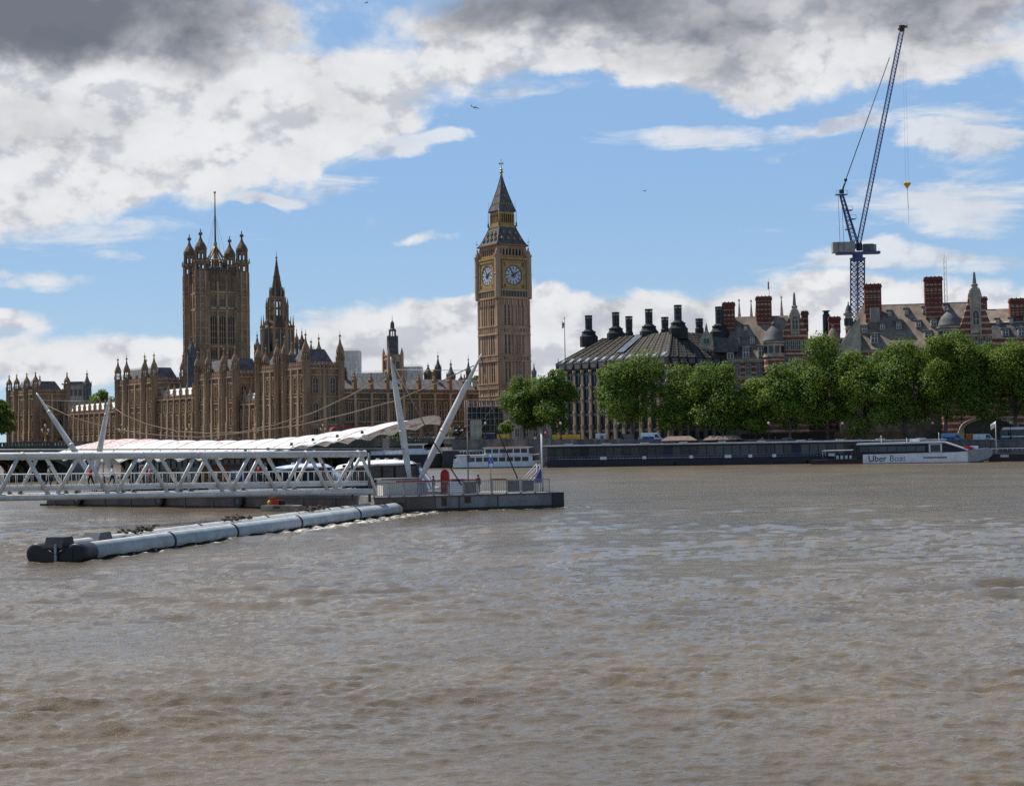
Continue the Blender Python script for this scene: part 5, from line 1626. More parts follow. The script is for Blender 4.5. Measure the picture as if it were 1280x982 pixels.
    mansion_chimney(r2, O2, rz2, 1096, Y2 + 5, 19, 354, 383); mansion_chimney(r2, O2, rz2, 1172, Y2 + 2, 20, 345, 376)
    mansion_chimney(r2, O2, rz2, 1233.5, Y2 + 3, 8, 370, 392)
    for (px, py, back, w, h) in ((1084, 397, 7.2, 1.1, 1.6), (1112, 395, 7.2, 1.1, 1.6), (1133, 393, 7.0, 1.2, 1.7), (1156, 391, 6.6, 1.2, 1.7), (1183, 387, 5.6, 1.1, 1.5),
                                 (1081, 416, 4.0, 1.5, 2.1), (1103, 412, 4.0, 1.4, 1.9), (1123.5, 411, 3.6, 1.5, 2.1), (1148, 409, 3.4, 1.5, 1.9), (1167, 407.5, 3.0, 1.6, 2.2), (1072, 431, 1.2, 2.0, 2.6), (1093, 429, 1.2, 2.0, 2.6), (1160, 424, .4, 2.0, 2.4)):
        u = loc2(px, Y2).x
        Yp = Y2 + back + 1.2 - u * math.sin(R(10)) * .95
        mansion_dormer(r2, O2, rz2, px, py, Yp, w, h, slope_of((0, -.8, ze), (0, 9.5, zr)))
    mansion_gable(r2, O2, rz2, 1205, 1243, Y2 - 11, 455, 410, 359, 340)
    mansion_turret(r2, O2, rz2, 1190, Y2 - 10, 24, 408, 384, slate_l)
    mansion_turret(r2, O2, rz2, 1065, Y2 + 5, 8, 392, 376, slate)
    # curved left shoulder of the roof
    mb = MB(); p = loc2(1052, Y2 - 1)
    mb.yprism([(-1, ze - 3), (6, ze - 3), (6, ze + 9), (3.6, ze + 6.5), (1.6, ze + 3), (-1, ze + .2)], -.6, 1.0, portland); mb.build('shoulder', r2, (p.x, p.y, 0))

    # lower link between the two
    O3 = at(1008, 452, 6.0)
    r3 = thing('brick_house', 'low slate roofed brick link with a chimney between the two banded mansions', 'house', O3, R(-8))
    mb = MB(); mb.box(0, 12, 0, 12, -1, 26, brick); mb.build('wall', r3)
    mb = MB(); z3 = CAM_H + (545.3 - 421) * 452 / F - 6
    mb.add([(-.5, -.6, 25.9), (12.5, -.6, 25.9), (12.5, 6, z3), (-.5, 6, z3), (-.5, 12.6, 25.9), (12.5, 12.6, 25.9)], [(0,1,2,3), (3,2,5,4), (0,3,4), (1,5,2)], slate)
    mb.build('roof', r3)
    mansion_chimney(r3, O3, R(-8), 1047, 455, 13, 395, 412)
    mansion_turret(r3, O3, R(-8), 1045, 446, 14, 424, 405, roof_ns)
    mb = MB(); p = Matrix.Rotation(R(8), 3, 'Z') @ (at(1037, 462, 0) - Vector((O3.x, O3.y, 0))); zt = CAM_H + (545 - 389) * 462 / F - 6
    mb.lathe(0, 0, [(20, 1.1), (zt - .8, 1.1), (zt - .8, .8), (zt, .8), (zt, 1.15), (zt + .3, 1.15)], 10, black); mb.build('flue', r3, (p.x, p.y, 0))
    for i in range(3): put('window', rect_win(1.3, 2.6, 2, 2, portland), r3, (2 + i * 4, 0, 20), 0)

    # right hand range running out of the picture
    O4 = at(1241, 418, 5.2); rz4 = R(-10)
    r4 = thing('brick_house', 'mansard roofed brick range with white dormers at the right edge of the view', 'house', O4, rz4)
    k = F / 415; yh = 541
    def Z4(y): return CAM_H + (yh - y) / k - 5.2
    mb = MB(); mb.box(0, 40, 0, 16, -1, Z4(421), brick); mb.box(-.2, 40.2, -.4, .1, Z4(422.5), Z4(421), portland); mb.build('wall', r4)
    mb = MB()
    mb.add([(0,-.5,Z4(421)), (40,-.5,Z4(421)), (40,2.5,Z4(401)), (0,2.5,Z4(401))], [(0,1,2,3)], slate)
    mb.add([(0,2.5,Z4(401)), (40,2.5,Z4(401)), (40,8,Z4(381.5)), (0,8,Z4(381.5)), (40,16,Z4(401)), (0,16,Z4(401))], [(0,1,2,3), (3,2,4,5), (1,4,2)], roof_ns)
    mb.tube((0, 2.4, Z4(401)), (40, 2.4, Z4(401)), .25, portland, 5)
    mb.build('roof', r4)
    for (px, py, b, w, h) in ((1247, 405.5, 2.0, 1.0, 1.6), (1264, 404.5, 2.0, 1.0, 1.6), (1282, 403, 2.0, 1.0, 1.6), (1257, 421, -.2, 1.9, 2.2), (1277, 420, -.2, 1.9, 2.2)):
        u = at(px, 418, 0).x - O4.x
        mansion_dormer(r4, O4, rz4, px, py, 418 + b - u * .176, w, h)
    mansion_chimney(r4, O4, rz4, 1276, 421, 16, 372, 396)
    # slender pinnacles of a church roof beyond
    pinkst = mat('pink_stone', (0.34, 0.22, 0.18), 0.9, (0.45, 0.36, 0.28), 1.0)
    for i, (px, yt, lab) in enumerate(((926, 372, 'pink stone church pinnacle directly right of the left banded chimney'), (941, 373, 'narrow pink stone church pinnacle left of the middle banded chimney, the lower of two'),
                        (947.5, 370, 'pink stone church pinnacle touching the left side of the middle banded chimney'), (979, 369, 'pink stone church pinnacle between the middle chimney and the carved gable'))):
        k = F / 640; r = 2.6 / k; yh = 546
        o = thing('church_pinnacle', lab, 'pinnacle', at(px, 640, 30), 0)
        zt = CAM_H + (yh - yt) / k - 30
        mb = MB(); mb.sq(0, 0, [(-8, r), (zt * .68, r), (zt * .68, r * 1.2), (zt * .70, r * 1.2)], pinkst); mb.build('shaft', o)
        mb = MB(); mb.sq(0, 0, [(zt * .70, r * .95), (zt * .97, r * .15), (zt * .97, r * .4), (zt * .985, r * .4), (zt, .05)], pinkst); mb.build('spirelet', o)

def build_crane():
    Y = 545.0; k = F / Y
    base = at(1072, Y, 6.0)
    root = thing('tower_crane', 'blue lattice luffing crane with grey counterweight, jib raised almost upright above the rooftops', 'crane', base, 0)
    def W(px, py, dy=0.0):
        p = P(px, py, Y + dy); return p - base
    def lattice(name, a, b, w0, w1, n, rc, rb, parent=root, tilt=R(45), m=None):
        a = Vector(a); b = Vector(b); m = m or crane_b
        q = (b - a).to_track_quat('Z', 'Y'); mb = MB(); rings = []
        for i in range(n + 1):
            t = i / n; w = w0 + (w1 - w0) * t; c = a.lerp(b, t)
            rings.append([c + q @ Vector((w * math.cos(tilt + j * 1.5708), w * math.sin(tilt + j * 1.5708), 0)) for j in range(4)])
        for j in range(4): mb.path([r[j] for r in rings], rc, m, 5)
        for i in range(n):
            for j in range(4):
                k2 = (j + 1) % 4
                mb.tube(rings[i][j], rings[i+1][k2], rb, m, 4, cap=False)
                if name == 'mast': mb.tube(rings[i][k2], rings[i+1][j], rb, m, 4, cap=False)
                mb.tube(rings[i][j], rings[i][k2], rb, m, 4, cap=False)
        return mb.build(name, parent)
    lattice('mast', (0, 0, -1), W(1072, 324), 2.4, 2.4, 36, .30, .13, tilt=R(80))
    mb = MB(); c = W(1072, 320.5)
    mb.lathe(c.x, c.y, [(c.z - 1.6, 2.5), (c.z - .6, 2.9), (c.z - .5, 1.9), (c.z + .9, 1.9)], 14, crane_b); mb.build('slewing_ring', root)
    # deck with machinery and the counterweight
    d0 = W(1067, 312); mb = MB()
    mb.cbox((d0.x + 1.5, 0, W(1067, 316.5).z), (15.5, 3.6, .8), crane_b, R(-4))
    for i in range(9): mb.tube((d0.x - 5 + i * 1.7, -1.8, W(1067, 315).z), (d0.x - 5 + i * 1.7, -1.8, W(1067, 312).z), .06, crane_b, 4)
    dk = mb.build('deck', root)
    mb = MB(); p = W(1054, 309.5); mb.cbox((p.x, 0, p.z), (7.9, 4.0, 3.7), concrete, R(-4))
    for x in (-2.0, 0, 2.0): mb.cbox((p.x + x, -.12, p.z), (.08, 4.0, 3.72), gunmetal, R(-4))
    mb.build('counterweight', root)
    mb = MB(); p = W(1085, 310.5); mb.cbox((p.x, 0, p.z), (3.6, 3.2, 3.0), gunmetal, R(-4)); mb.cbox((p.x - 1.0, -1.55, p.z + .2), (1.0, .3, 1.8), glass_b, R(-4)); mb.cbox((p.x + 2.1, .3, p.z + .1), (1.6, 2.4, 2.6), steel, R(-4)); mb.build('cab', root)
    mb = MB(); p = W(1074, 308); mb.lathe(p.x, 0, [(p.z - 1.5, 1.1), (p.z + 1.2, 1.1)], 10, black); mb.cbox((p.x - 2, .2, p.z), (2.0, 2.0, 1.6), crane_b); mb.build('winch', root)
    af = lattice('a_frame', W(1069, 306), W(1051.5, 243), 1.5, .7, 13, .22, .10)
    mb = MB()
    for (px, py, w) in ((1051.5, 243.5, 4.2), (1061, 263, 2.4), (1065, 274, 2.4), (1060, 287, 2.0)):
        p = W(px, py); mb.cbox((p.x, 0, p.z), (w, 2.6, .18), gunmetal)
        for s_ in (-1, 1):
            mb.tube((p.x + s_*w/2, -1.3, p.z), (p.x + s_*w/2, -1.3, p.z + 1.4), .07, gunmetal, 4); 
        mb.tube((p.x - w/2, -1.3, p.z + 1.3), (p.x + w/2, -1.3, p.z + 1.3), .06, gunmetal, 4)
    p = W(1052, 239); mb.lathe(p.x, 0, [(p.z - .8, .9), (p.z + .5, .9)], 8, black)
    mb.tube(W(1053, 238), W(1057.5, 224), .35, gunmetal, 5); q = W(1057, 225); mb.cbox((q.x, 0, q.z), (1.0, .8, .8), black)
    mb.build('platform', af)
    jib = lattice('jib', W(1073, 306), W(1127, 40), .95, .95, 58, .14, .06)
    mb = MB(); p = W(1128.5, 35)
    mb.lathe(p.x - .3, 0, [(p.z - 1.3, .9), (p.z + .8, 1.1)], 8, black); mb.cbox((p.x + .4, 0, p.z + .4), (2.4, 1.0, .7), gunmetal)
    mb.tube((p.x - 1.2, 0, p.z + 1), (p.x + .4, 0, p.z + 2.4), .07, steel, 4); mb.tube((p.x + .4, 0, p.z + 2.4), (p.x + 2.0, 0, p.z + .9), .07, steel, 4); mb.cbox((p.x - 1.5, -.4, p.z - .6), (.7, .5, .7), red)
    mb.build('jib_head', jib)
    # luffing ropes, hoist ropes, hook block
    mb = MB()
    for dy in (-.5, .5):
        a = W(1057.5, 224); b = W(1112, 72)
        mb.tube((a.x, dy, a.z), (b.x, dy, b.z), .11, crane_b, 4)
    for px in (1049.7, 1054.5):
        a = W(1051.5, 243); b = W(px, 305); mb.tube((a.x - (1.2 if px < 1052 else 0), -.4, a.z), (b.x, -.4, b.z), .09, gunmetal, 4)
    mb.build('luffing_rope', root)
    mb = MB()
    hb = W(1134, 231)
    for dx in (-.55, .55):
        a = W(1129.5, 40); mb.tube((a.x + dx * .7, 0, a.z), (hb.x + dx, 0, hb.z), .030, steel, 4)
    mb.build('hoist_rope', root)
    mb = MB()
    for sx in (-1, 1): mb.lathe(hb.x + sx * .55, 0, [(hb.z - .2, .2), (hb.z + .1, .75), (hb.z + .7, .75), (hb.z + 1.0, .3)], 10, yellow, 0, True)
    mb.yprism([(hb.x - 1.15, hb.z + .2), (hb.x, hb.z - 1.5), (hb.x + 1.15, hb.z + .2), (hb.x, hb.z + .3)], -.35, .35, yellow)
    mb.tube((hb.x, 0, hb.z - 1.4), (hb.x + .2, 0, hb.z - 8.5), .10, gunmetal, 4); mb.tube((hb.x + .2, 0, hb.z - 8.5), (hb.x + .25, 0, hb.z - 14), .05, gunmetal, 4)
    mb.build('hook_block', root)
    # radio mast on the mansions beyond
    b = at(1184, 520, 30); o = thing('radio_mast', 'thin grey lattice radio mast behind the right banded chimney', 'mast', b, 0)
    zt = CAM_H + (542.5 - 323) * 520 / F - 30
    mb = MB()
    for x, y in ((-.5, -.5), (.5, -.5), (0, .6)): mb.tube((x, y, -6), (x, y, zt), .09, steel, 4)
    n = 22
    for i in range(n):
        z0, z1 = -6 + (zt + 6) * i / n, -6 + (zt + 6) * (i + 1) / n
        mb.tube((-.5, -.5, z0), (.5, -.5, z1), .05, steel, 3); mb.tube((.5, -.5, z0), (0, .6, z1), .05, steel, 3)
    mb.build('lattice', o)
    mb = MB(); mb.tube((0, 0, zt), (0, 0, zt + 2), .05, steel, 4); mb.build('aerial', o)

# ---------------------------------------------------------------- trees
def crown_mesh(rx, ry, z0, z1, seed, mt, leaves=6000, size=0.75, lobes=19):
    """leaf clumps on many overlapping boughs: uneven outline, gaps, light tops and dark hollows"""
    rng = np.random.default_rng(seed)
    H = z1 - z0; cz = (z0 + z1) / 2
    cs = []; rs = []
    for i in range(lobes):
        for _ in range(50):
            p = rng.uniform(-1, 1, 3)
            if (np.abs(p) ** 3).sum() < 1.0: break
        p = p / max(1e-6, (np.abs(p) ** 3).sum() ** (1 / 3)) * (0.45 + 0.32 * rng.uniform())
        if p[2] > 0.3: p[:2] *= 0.8
        c = np.array([p[0] * rx * 1.0, p[1] * ry * 1.0, cz + p[2] * H * 0.5 * 1.0])
        r = rng.uniform(0.26, 0.56) * min(rx, H * .5)
        cs.append(c); rs.append(r)
    cs.append(np.array([0, 0, cz])); rs.append(min(rx, H * .5) * .55)
    cs.append(np.array([0, 0, z1 - .27*H])); rs.append(min(rx, H*.5) * .45)
    # fine tufts standing off the boughs break the outline up
    nb = len(cs)
    for i in range(nb * 3):
        j = rng.integers(nb); u = rng.normal(size=3); u /= np.linalg.norm(u); u[2] = abs(u[2]) * .8 - .15
        cs.append(cs[j] + u * rs[j] * 0.95); rs.append(rs[j] * rng.uniform(.22, .40))
    cs = np.array(cs); rs = np.array(rs)
    w = rs ** 2; w = w / w.sum()
    pick = rng.choice(len(rs), leaves, p=w)
    u = rng.normal(size=(leaves, 3)); u /= np.linalg.norm(u, axis=1)[:, None]
    rad = rs[pick] * (0.62 + 0.56 * rng.random(leaves) ** 1.3)
    pos = cs[pick] + u * rad[:, None] * np.array([1, 1, .86])
    nrm = u + rng.normal(size=(leaves, 3)) * 0.55 + np.array([0, 0, 0.25])
    nrm /= np.linalg.norm(nrm, axis=1)[:, None]
    a = np.cross(nrm, rng.normal(size=(leaves, 3))); a /= np.linalg.norm(a, axis=1)[:, None]
    b = np.cross(nrm, a)
    s = size * rng.uniform(.5, 1.15, leaves)[:, None]
    v = np.empty((leaves, 5, 3))
    v[:, 0] = pos - a * s * .62; v[:, 1] = pos - b * s * .42 + a * s * .05 - nrm * s * .1; v[:, 2] = pos + a * s * .66 - nrm * s * .12; v[:, 3] = pos + b * s * .45 - a * s * .05 - nrm * s * .1
    v[:, 4] = pos + nrm * s * .08
    me = bpy.data.meshes.new('crown')
    co = v.reshape(-1, 3).astype(np.float32)
    base = (np.arange(leaves) * 5)[:, None]
    tris = np.concatenate([base + np.array([[4, i, (i + 1) % 4]]) for i in range(4)], 1).reshape(-1).astype(np.int32)
    me.vertices.add(len(co)); me.vertices.foreach_set('co', co.ravel())
    me.loops.add(len(tris)); me.loops.foreach_set('vertex_index', tris)
    me.polygons.add(len(tris) // 3); me.polygons.foreach_set('loop_start', np.arange(0, len(tris), 3, dtype=np.int32))
    me.update(calc_edges=True)
    me.materials.append(mt)
    return me, cs[:nb], rs[:nb]

def tree(name, label, px, wpx, ytop, ybot, p, mt, seed, group=None, leaves=6000, trunk_px=None, size=0.75, cat='tree', gz=None):
    Y = p.y; k = F / Y; yh = 552 - (px - 640) * .01745
    g = bank_z(p.x) if gz is None else gz
    z1 = CAM_H + (yh - ytop) / k - g; z0 = CAM_H + (yh - ybot) / k - g
    rx = wpx / k / 2 * 1.02
    root = thing(name, label, cat, (p.x, p.y, g), 0, group)
    me, cs, rs = crown_mesh(rx, rx * .95, z0, z1, seed, mt, leaves, size)
    put('crown', me, root)
    rr = random.Random(seed)
    mb = MB()
    tr = max(.25, (z1) * .017)
    fork = max(1.0, z0 + (z1 - z0) * .12)
    bend = rr.uniform(-.4, .4)
    mb.path([(0, 0, -.3), (0, 0, .3), (bend * .4, 0, fork * .5), (bend, 0, fork)], tr, bark, 8, [tr * 1.6, tr * 1.15, tr * .95, tr * .85])
    order = sorted(range(len(cs)), key=lambda i: -rs[i])[:8]
    for i in order:
        c = cs[i]; m1 = Vector((bend, 0, fork)); m3 = Vector(c)
        m2 = m1.lerp(m3, .5) + Vector((0, 0, (m3.z - m1.z) * .12))
        mb.path([m1 - Vector((0, 0, .4)), m2, m3], .3, bark, 6, [tr * .6, tr * .36, tr * .12])
    mb.build('trunk', root)
    return root

def wall_col(px, back):
    d = (WALL_B - WALL_A).normalized(); n = Vector((-d.y, d.x, 0))
    return on_line(px, WALL_A + n * back, d)

def build_trees():
    G = 'plane trees along the embankment'
    # px, width, top, bottom, back from the wall, label
    rows = [
        (655, 58, 466, 536, 14, 'broad green plane tree in front of the clock tower, left of its pair', leaf_a),
        (690, 60, 457, 536, 12, 'taller green plane tree between the clock tower and the black office', leaf_a),
        (790, 82, 444, 532, 7, 'large round plane tree standing alone in front of the office piers', leaf_a),
        (861, 64, 456, 532, 9, 'plane tree right of the lone round one, under the short black chimney stacks', leaf_a),
        (900, 62, 452, 534, 5, 'plane tree below the small gabled corner tower of the banded mansion', leaf_a),
        (943, 52, 463, 534, 7, 'lower plane tree under the three big dormers of the banded mansion', leaf_b),
        (986, 60, 452, 534, 5, 'plane tree below the round domed turret of the first banded mansion', leaf_a),
        (1034, 74, 407, 534, 9, 'very tall plane tree hiding the gap between the two banded mansions', leaf_a),
        (1078, 60, 430, 536, 5, 'plane tree directly under the crane mast', leaf_b),
        (1131, 78, 401, 534, 8, 'tallest plane tree in front of the long stone roof, between the two big chimneys', leaf_a),
        (1180, 74, 405, 534, 5, 'tall plane tree below the right banded chimney', leaf_b),
        (1227, 66, 419, 530, 7, 'plane tree in front of the carved gable of the larger mansion', leaf_a),
        (1268, 64, 416, 526, 4.5, 'plane tree at the right edge above the parked coach', leaf_b),
        (1318, 76, 412, 526, 7, 'plane tree cut off by the right edge of the picture', leaf_a),
        (1108, 50, 438, 534, 3.8, 'smaller plane tree filling the gap left of the tallest one', leaf_a),
    ]
    for i, (px, w, yt, yb, back, lab, mt) in enumerate(rows):
        p = wall_col(px, back)
        tree('plane_tree', lab, px, w * (1.16 if i > 2 else 1.04), yt + 1, yb + (8 if i > 2 else 4), p, mt, 100 + i, G, 24000 if w > 70 else 19000, size=.52)
    p = wall_col(632, 6); tree('bush', 'bright green bush on the embankment beside the yellow barrier at the tower foot', 632, 22, 525, 542, p, leaf_b, 301, None, 1500, size=.45, cat='bush')
    p = wall_col(831, 4); tree('young_tree', 'small bright young tree between the lone round plane tree and the next', 831, 34, 506, 541, p, leaf_b, 302, None, 2500, size=.5)
    p = at(-6, 690, 0); tree('park_tree', 'dense dark green tree left of the farthest palace block at the left edge', -6, 44, 497, 549, p, leaf_a, 303, None, 7000, size=.9, gz=5.4)
    p = at(-48, 660, 0); tree('park_tree', 'park tree outside the left edge beside the dark green one', -48, 60, 500, 550, p, leaf_a, 307, None, 5000, size=.9, gz=5.4)
    p = at(131, 830, 0); tree('park_tree', 'tree top showing above the low palace wing, right of the grey lantern tower', 132, 40, 487, 512, p, leaf_b, 304, None, 3500, size=.9, gz=5.4)
    p = at(597, 690, 0); tree('park_tree', 'scrap of green tree top just left of the clock tower shaft', 597, 14, 468, 482, p, leaf_b, 305, None, 1500, size=.8, gz=5.4)
    p = PF(6, 32); p.z = 0; q = at(496, 505, 0); tree('bush', 'bright green bush on the bridge end below the canopy tip', 497, 26, 533, 549, Vector((q.x, q.y, 0)), leaf_b, 306, None, 1800, size=.5, cat='bush', gz=6.0)
build_office(); build_mansions(); build_crane(); build_trees()
# ---------------------------------------------------------------- people
def person_meshes():
    """one continuous body per pose, grown from a jointed skeleton; clothes are zones of the same skin"""
    poses = []
    for k, (step, arm) in enumerate(((0.0, 0.10), (0.26, 0.32))):
        V = [(0,0,.93), (0,0,1.12), (0,.0,1.36), (0,-.01,1.50), (0,-.02,1.60), (0,-.02,1.72),            # pelvis .. crown 0-5
             (-.10,0,.88), (-.11,-step*.6,.50), (-.11,-step*.3,.09), (-.12,-step*.3-.14,.04),             # legs 6-9
             (.10,0,.88), (.11,step*.5,.50), (.11,step*1.1,.12), (.12,step*1.1-.13,.06),                  # 10-13
             (-.19,0,1.40), (-.24,arm*.5,1.13), (-.24,-arm*.2,.88), (-.23,-arm*.4-.02,.78),               # arms 14-17
             (.19,0,1.40), (.24,-arm*.5,1.13), (.24,-arm*1.0,.90), (.23,-arm*1.2,.80)]
        E = [(0,1),(1,2),(2,3),(3,4),(4,5),(0,6),(6,7),(7,8),(8,9),(0,10),(10,11),(11,12),(12,13),(2,14),(14,15),(15,16),(16,17),(2,18),(18,19),(19,20),(20,21)]
        rad = [.15,.14,.17,.065,.105,.085,.10,.075,.05,.04,.10,.075,.05,.04,.075,.055,.04,.045,.075,.055,.04,.045]
        me = bpy.data.meshes.new('body'); me.from_pydata(V, E, [])
        ob = bpy.data.objects.new('body', me); COL.objects.link(ob)
        md = ob.modifiers.new('skin', 'SKIN'); sk = me.skin_vertices[0].data
        for i, r in enumerate(rad): sk[i].radius = (r, r * (.72 if i in (0, 1, 2) else 1.0)); sk[i].use_root = (i == 0)
        sb = ob.modifiers.new('sub', 'SUBSURF'); sb.levels = 1; sb.render_levels = 1
        dg = bpy.context.evaluated_depsgraph_get(); dg.update()
        out = bpy.data.meshes.new_from_object(ob.evaluated_get(dg))
        bpy.data.objects.remove(ob)
        poses.append(out)
    return poses
POSES = person_meshes()
CLOTH = {
    'black': (.02, .02, .022), 'navy': (.02, .03, .07), 'white': (.7, .7, .68), 'red': (.45, .03, .03), 'grey': (.2, .2, .21), 'blue': (.06, .14, .36),
    'beige': (.42, .34, .24), 'green': (.06, .11, .06), 'pink': (.6, .22, .28), 'brown': (.13, .08, .05), 'orange': (.6, .2, .03), 'khaki': (.24, .21, .13),
}
_pc = {}
def person_mesh(pose, top, legs):
    key = (pose, top, legs)
    if key in _pc: return _pc[key]
    me = POSES[pose].copy(); me.materials.clear()
    for m in (mat('cloth_' + top, CLOTH[top], .85), mat('cloth_' + legs, CLOTH[legs], .85), skin, hair, black): me.materials.append(m)
    for p in me.polygons:
        z = p.center.z; x = abs(p.center.x); y = p.center.y
        i = 0
        if z < .10: i = 4
        elif z < .93 and x < .20: i = 1
        if x > .19 and z < .93: i = 2
        if z > 1.45: i = 2
        if z > 1.60 and (y > -.04 or z > 1.72): i = 3
        p.material_index = i
    _pc[key] = me
    return me
_hair = {}
def person(label, loc, top, legs, rz=0.0, pose=0, h=1.0, group=None):
    root = thing('person', label, 'person', loc, rz, group)
    root.scale = (h, h, h)
    put('body', person_mesh(pose, top, legs), root)
    if 'c' not in _hair:
        mb = MB(); mb.lathe(0, 0.01, [(1.62, .085), (1.66, .118), (1.72, .115), (1.77, .08), (1.79, .02)], 8, hair, 0, True); _hair['c'] = mb.mesh('hair')
    put('hair', _hair['c'], root)
    return root

# ---------------------------------------------------------------- the green bridge
BR_A = at(-75, 303, 0); BR_B = at(578, 428, 0)
BR_D = (BR_B - BR_A).normalized(); BR_L = (BR_B - BR_A).length; BR_RZ = math.atan2(BR_D.y, BR_D.x)
BR_N = Vector((-BR_D.y, BR_D.x, 0))
def deck_z(x): return 7.05 - 0.45 * max(0, x / BR_L - .35)
def bridge_pt(px, back):
    p = on_line(px, BR_A + BR_N * back, BR_D)
    x = (p - BR_A).dot(BR_D)
    return Vector((p.x, p.y, deck_z(x)))
def build_bridge():
    root = thing('arch_bridge', 'long green painted arch bridge crossing the river in front of the palace', 'bridge', (BR_A.x, BR_A.y, 0), BR_RZ)
    L = BR_L; W = 24.0; n = 5; sp = L / n
    N = 40
    mb = MB()
    for i in range(N):
        xa, xb = L * i / N, L * (i + 1) / N
        za, zb = deck_z(xa), deck_z(xb)
        vs = [(xa,-.4,za-.7),(xb,-.4,zb-.7),(xb,W,zb-.7),(xa,W,za-.7),(xa,-.4,za),(xb,-.4,zb),(xb,W,zb),(xa,W,za)]
        mb.add(vs, [(4,5,6,7),(3,2,1,0),(0,1,5,4),(2,3,7,6)], paving)
    mb.build('deck', root)
    for y0 in (-.62, W):
        mb = MB()
        for i in range(N):
            xa, xb = L * i / N, L * (i + 1) / N
            za, zb = deck_z(xa), deck_z(xb)
            for (lo, hi, p) in ((-.95, -.55, .18), (-.55, .18, .02), (.18, .34, .12), (1.0, 1.16, .14)):
                vs = [(xa,y0-p,za+lo),(xb,y0-p,zb+lo),(xb,y0+.22,zb+lo),(xa,y0+.22,za+lo),(xa,y0-p,za+hi),(xb,y0-p,zb+hi),(xb,y0+.22,zb+hi),(xa,y0+.22,za+hi)]
                mb.add(vs, [(4,5,6,7),(0,1,5,4),(2,3,7,6),(3,2,1,0)], green_b)
            for j in range(5):                       # pierced trefoil panel reads as close bars
                x = xa + (j + .5) * (xb - xa) / 5
                mb.box(x - .22, x + .22, y0 + .02, y0 + .14, za + .34, za + 1.0, green_b)
        mb.build('parapet', root)
    for i in range(n):
        x0 = i * sp + 1.6; x1 = (i + 1) * sp - 1.6
        mb = MB(); m = 20; ao = None
        for r in range(7):                            # ribs side by side carry the deck
            y0 = .1 + r * (W - .8) / 6; y1 = y0 + .5
            top = []; bot = []; low = []
            for j in range(m + 1):
                t = j / m; x = x0 + (x1 - x0) * t
                c = math.sqrt(max(0, 1 - (2*t - 1) ** 2))
                bot.append((x, 1.4 + 3.9 * c)); low.append((x, 1.4 + 3.9 * c + .75)); top.append((x, deck_z(x) - .72))
            if r: mb = MB()
            for j in range(m):
                if r in (0, 6):
                    a, b = (bot, top)
                else:
                    a, b = (bot, low)
                vs = [(a[j][0],y0,a[j][1]),(a[j+1][0],y0,a[j+1][1]),(b[j+1][0],y0,max(b[j+1][1], a[j+1][1]+.02)),(b[j][0],y0,max(b[j][1], a[j][1]+.02))]
                vs += [(x, y1, z) for x, y, z in vs]
                mb.add(vs, [(0,1,2,3),(7,6,5,4),(0,4,5,1)], green_b)
            if r == 0:
                for j in range(m):
                    vs = [(bot[j][0],y0-.2,bot[j][1]),(bot[j+1][0],y0-.2,bot[j+1][1]),(bot[j+1][0],y0-.2,bot[j+1][1]+.5),(bot[j][0],y0-.2,bot[j][1]+.5)]
                    vs += [(x, y + .2, z) for x, y, z in vs]
                    mb.add(vs, [(0,1,2,3),(3,2,6,7),(0,4,5,1)], green_b)
                ao = mb.build('arch', root)
            if 0 < r < 6: mb.build('rib', ao)
            elif r == 6: mb.build('arch', root)
    for i in range(n + 1):
        mb = MB(); x = i * sp
        mb.prism([(x-1.5,-1.2),(x,-2.8),(x+1.5,-1.2),(x+1.5,W+1),(x,W+2.6),(x-1.5,W+1)], -2, 2.2, granite)
        mb.prism([(x-1.45,-.9),(x,-1.6),(x+1.45,-.9),(x+1.45,W+.6),(x-1.45,W+.6)], 2.2, deck_z(x) + 1.25, granite)
        mb.build('pier', root)
    # triple lantern lamp posts standing on the parapet
    for k, (px, lab) in enumerate(((56, 'gilded triple lamp standard on the bridge between the two left canopy masts'), (152, 'gilded triple lamp standard on the bridge just right of the white mast at the canopy'),
                     (236, 'gilded triple lamp standard on the bridge below the big square tower'), (319, 'gilded triple lamp standard on the bridge below the gap between square tower and spire'),
                     (403, 'gilded triple lamp standard on the bridge left of the red bus'), (560, 'gilded triple lamp standard at the bridge end beside the statue plinth'))):
        p = bridge_pt(px, -.45)
        o = thing('bridge_lamp', lab, 'street lamp', (p.x, p.y, p.z + 1.1), BR_RZ, 'lamp standards along the green bridge')
        mb = MB(); mb.lathe(0, 0, [(0, .3), (.4, .3), (.6, .16), (1.5, .12), (2.0, .2), (2.3, .08), (3.2, .06)], 8, brass)
        for s_ in (-1, 1): mb.path([(0, 0, 1.6), (s_*.45, 0, 1.75), (s_*.75, 0, 2.1)], .06, brass, 5)
        mb.build('post', o)
        for (x, z) in ((-.75, 2.1), (.75, 2.1), (0, 3.1)):
            mb = MB(); mb.lathe(x, 0, [(z, .12), (z + .5, .26)], 6, lampglass); mb.lathe(x, 0, [(z + .502, .32), (z + .7, .14), (z + .9, .03)], 6, brass); mb.build('lantern', o)
    # walkers: heads and shoulders show above the parapet
    rr = random.Random(11)
    cols = list(CLOTH); k = 0
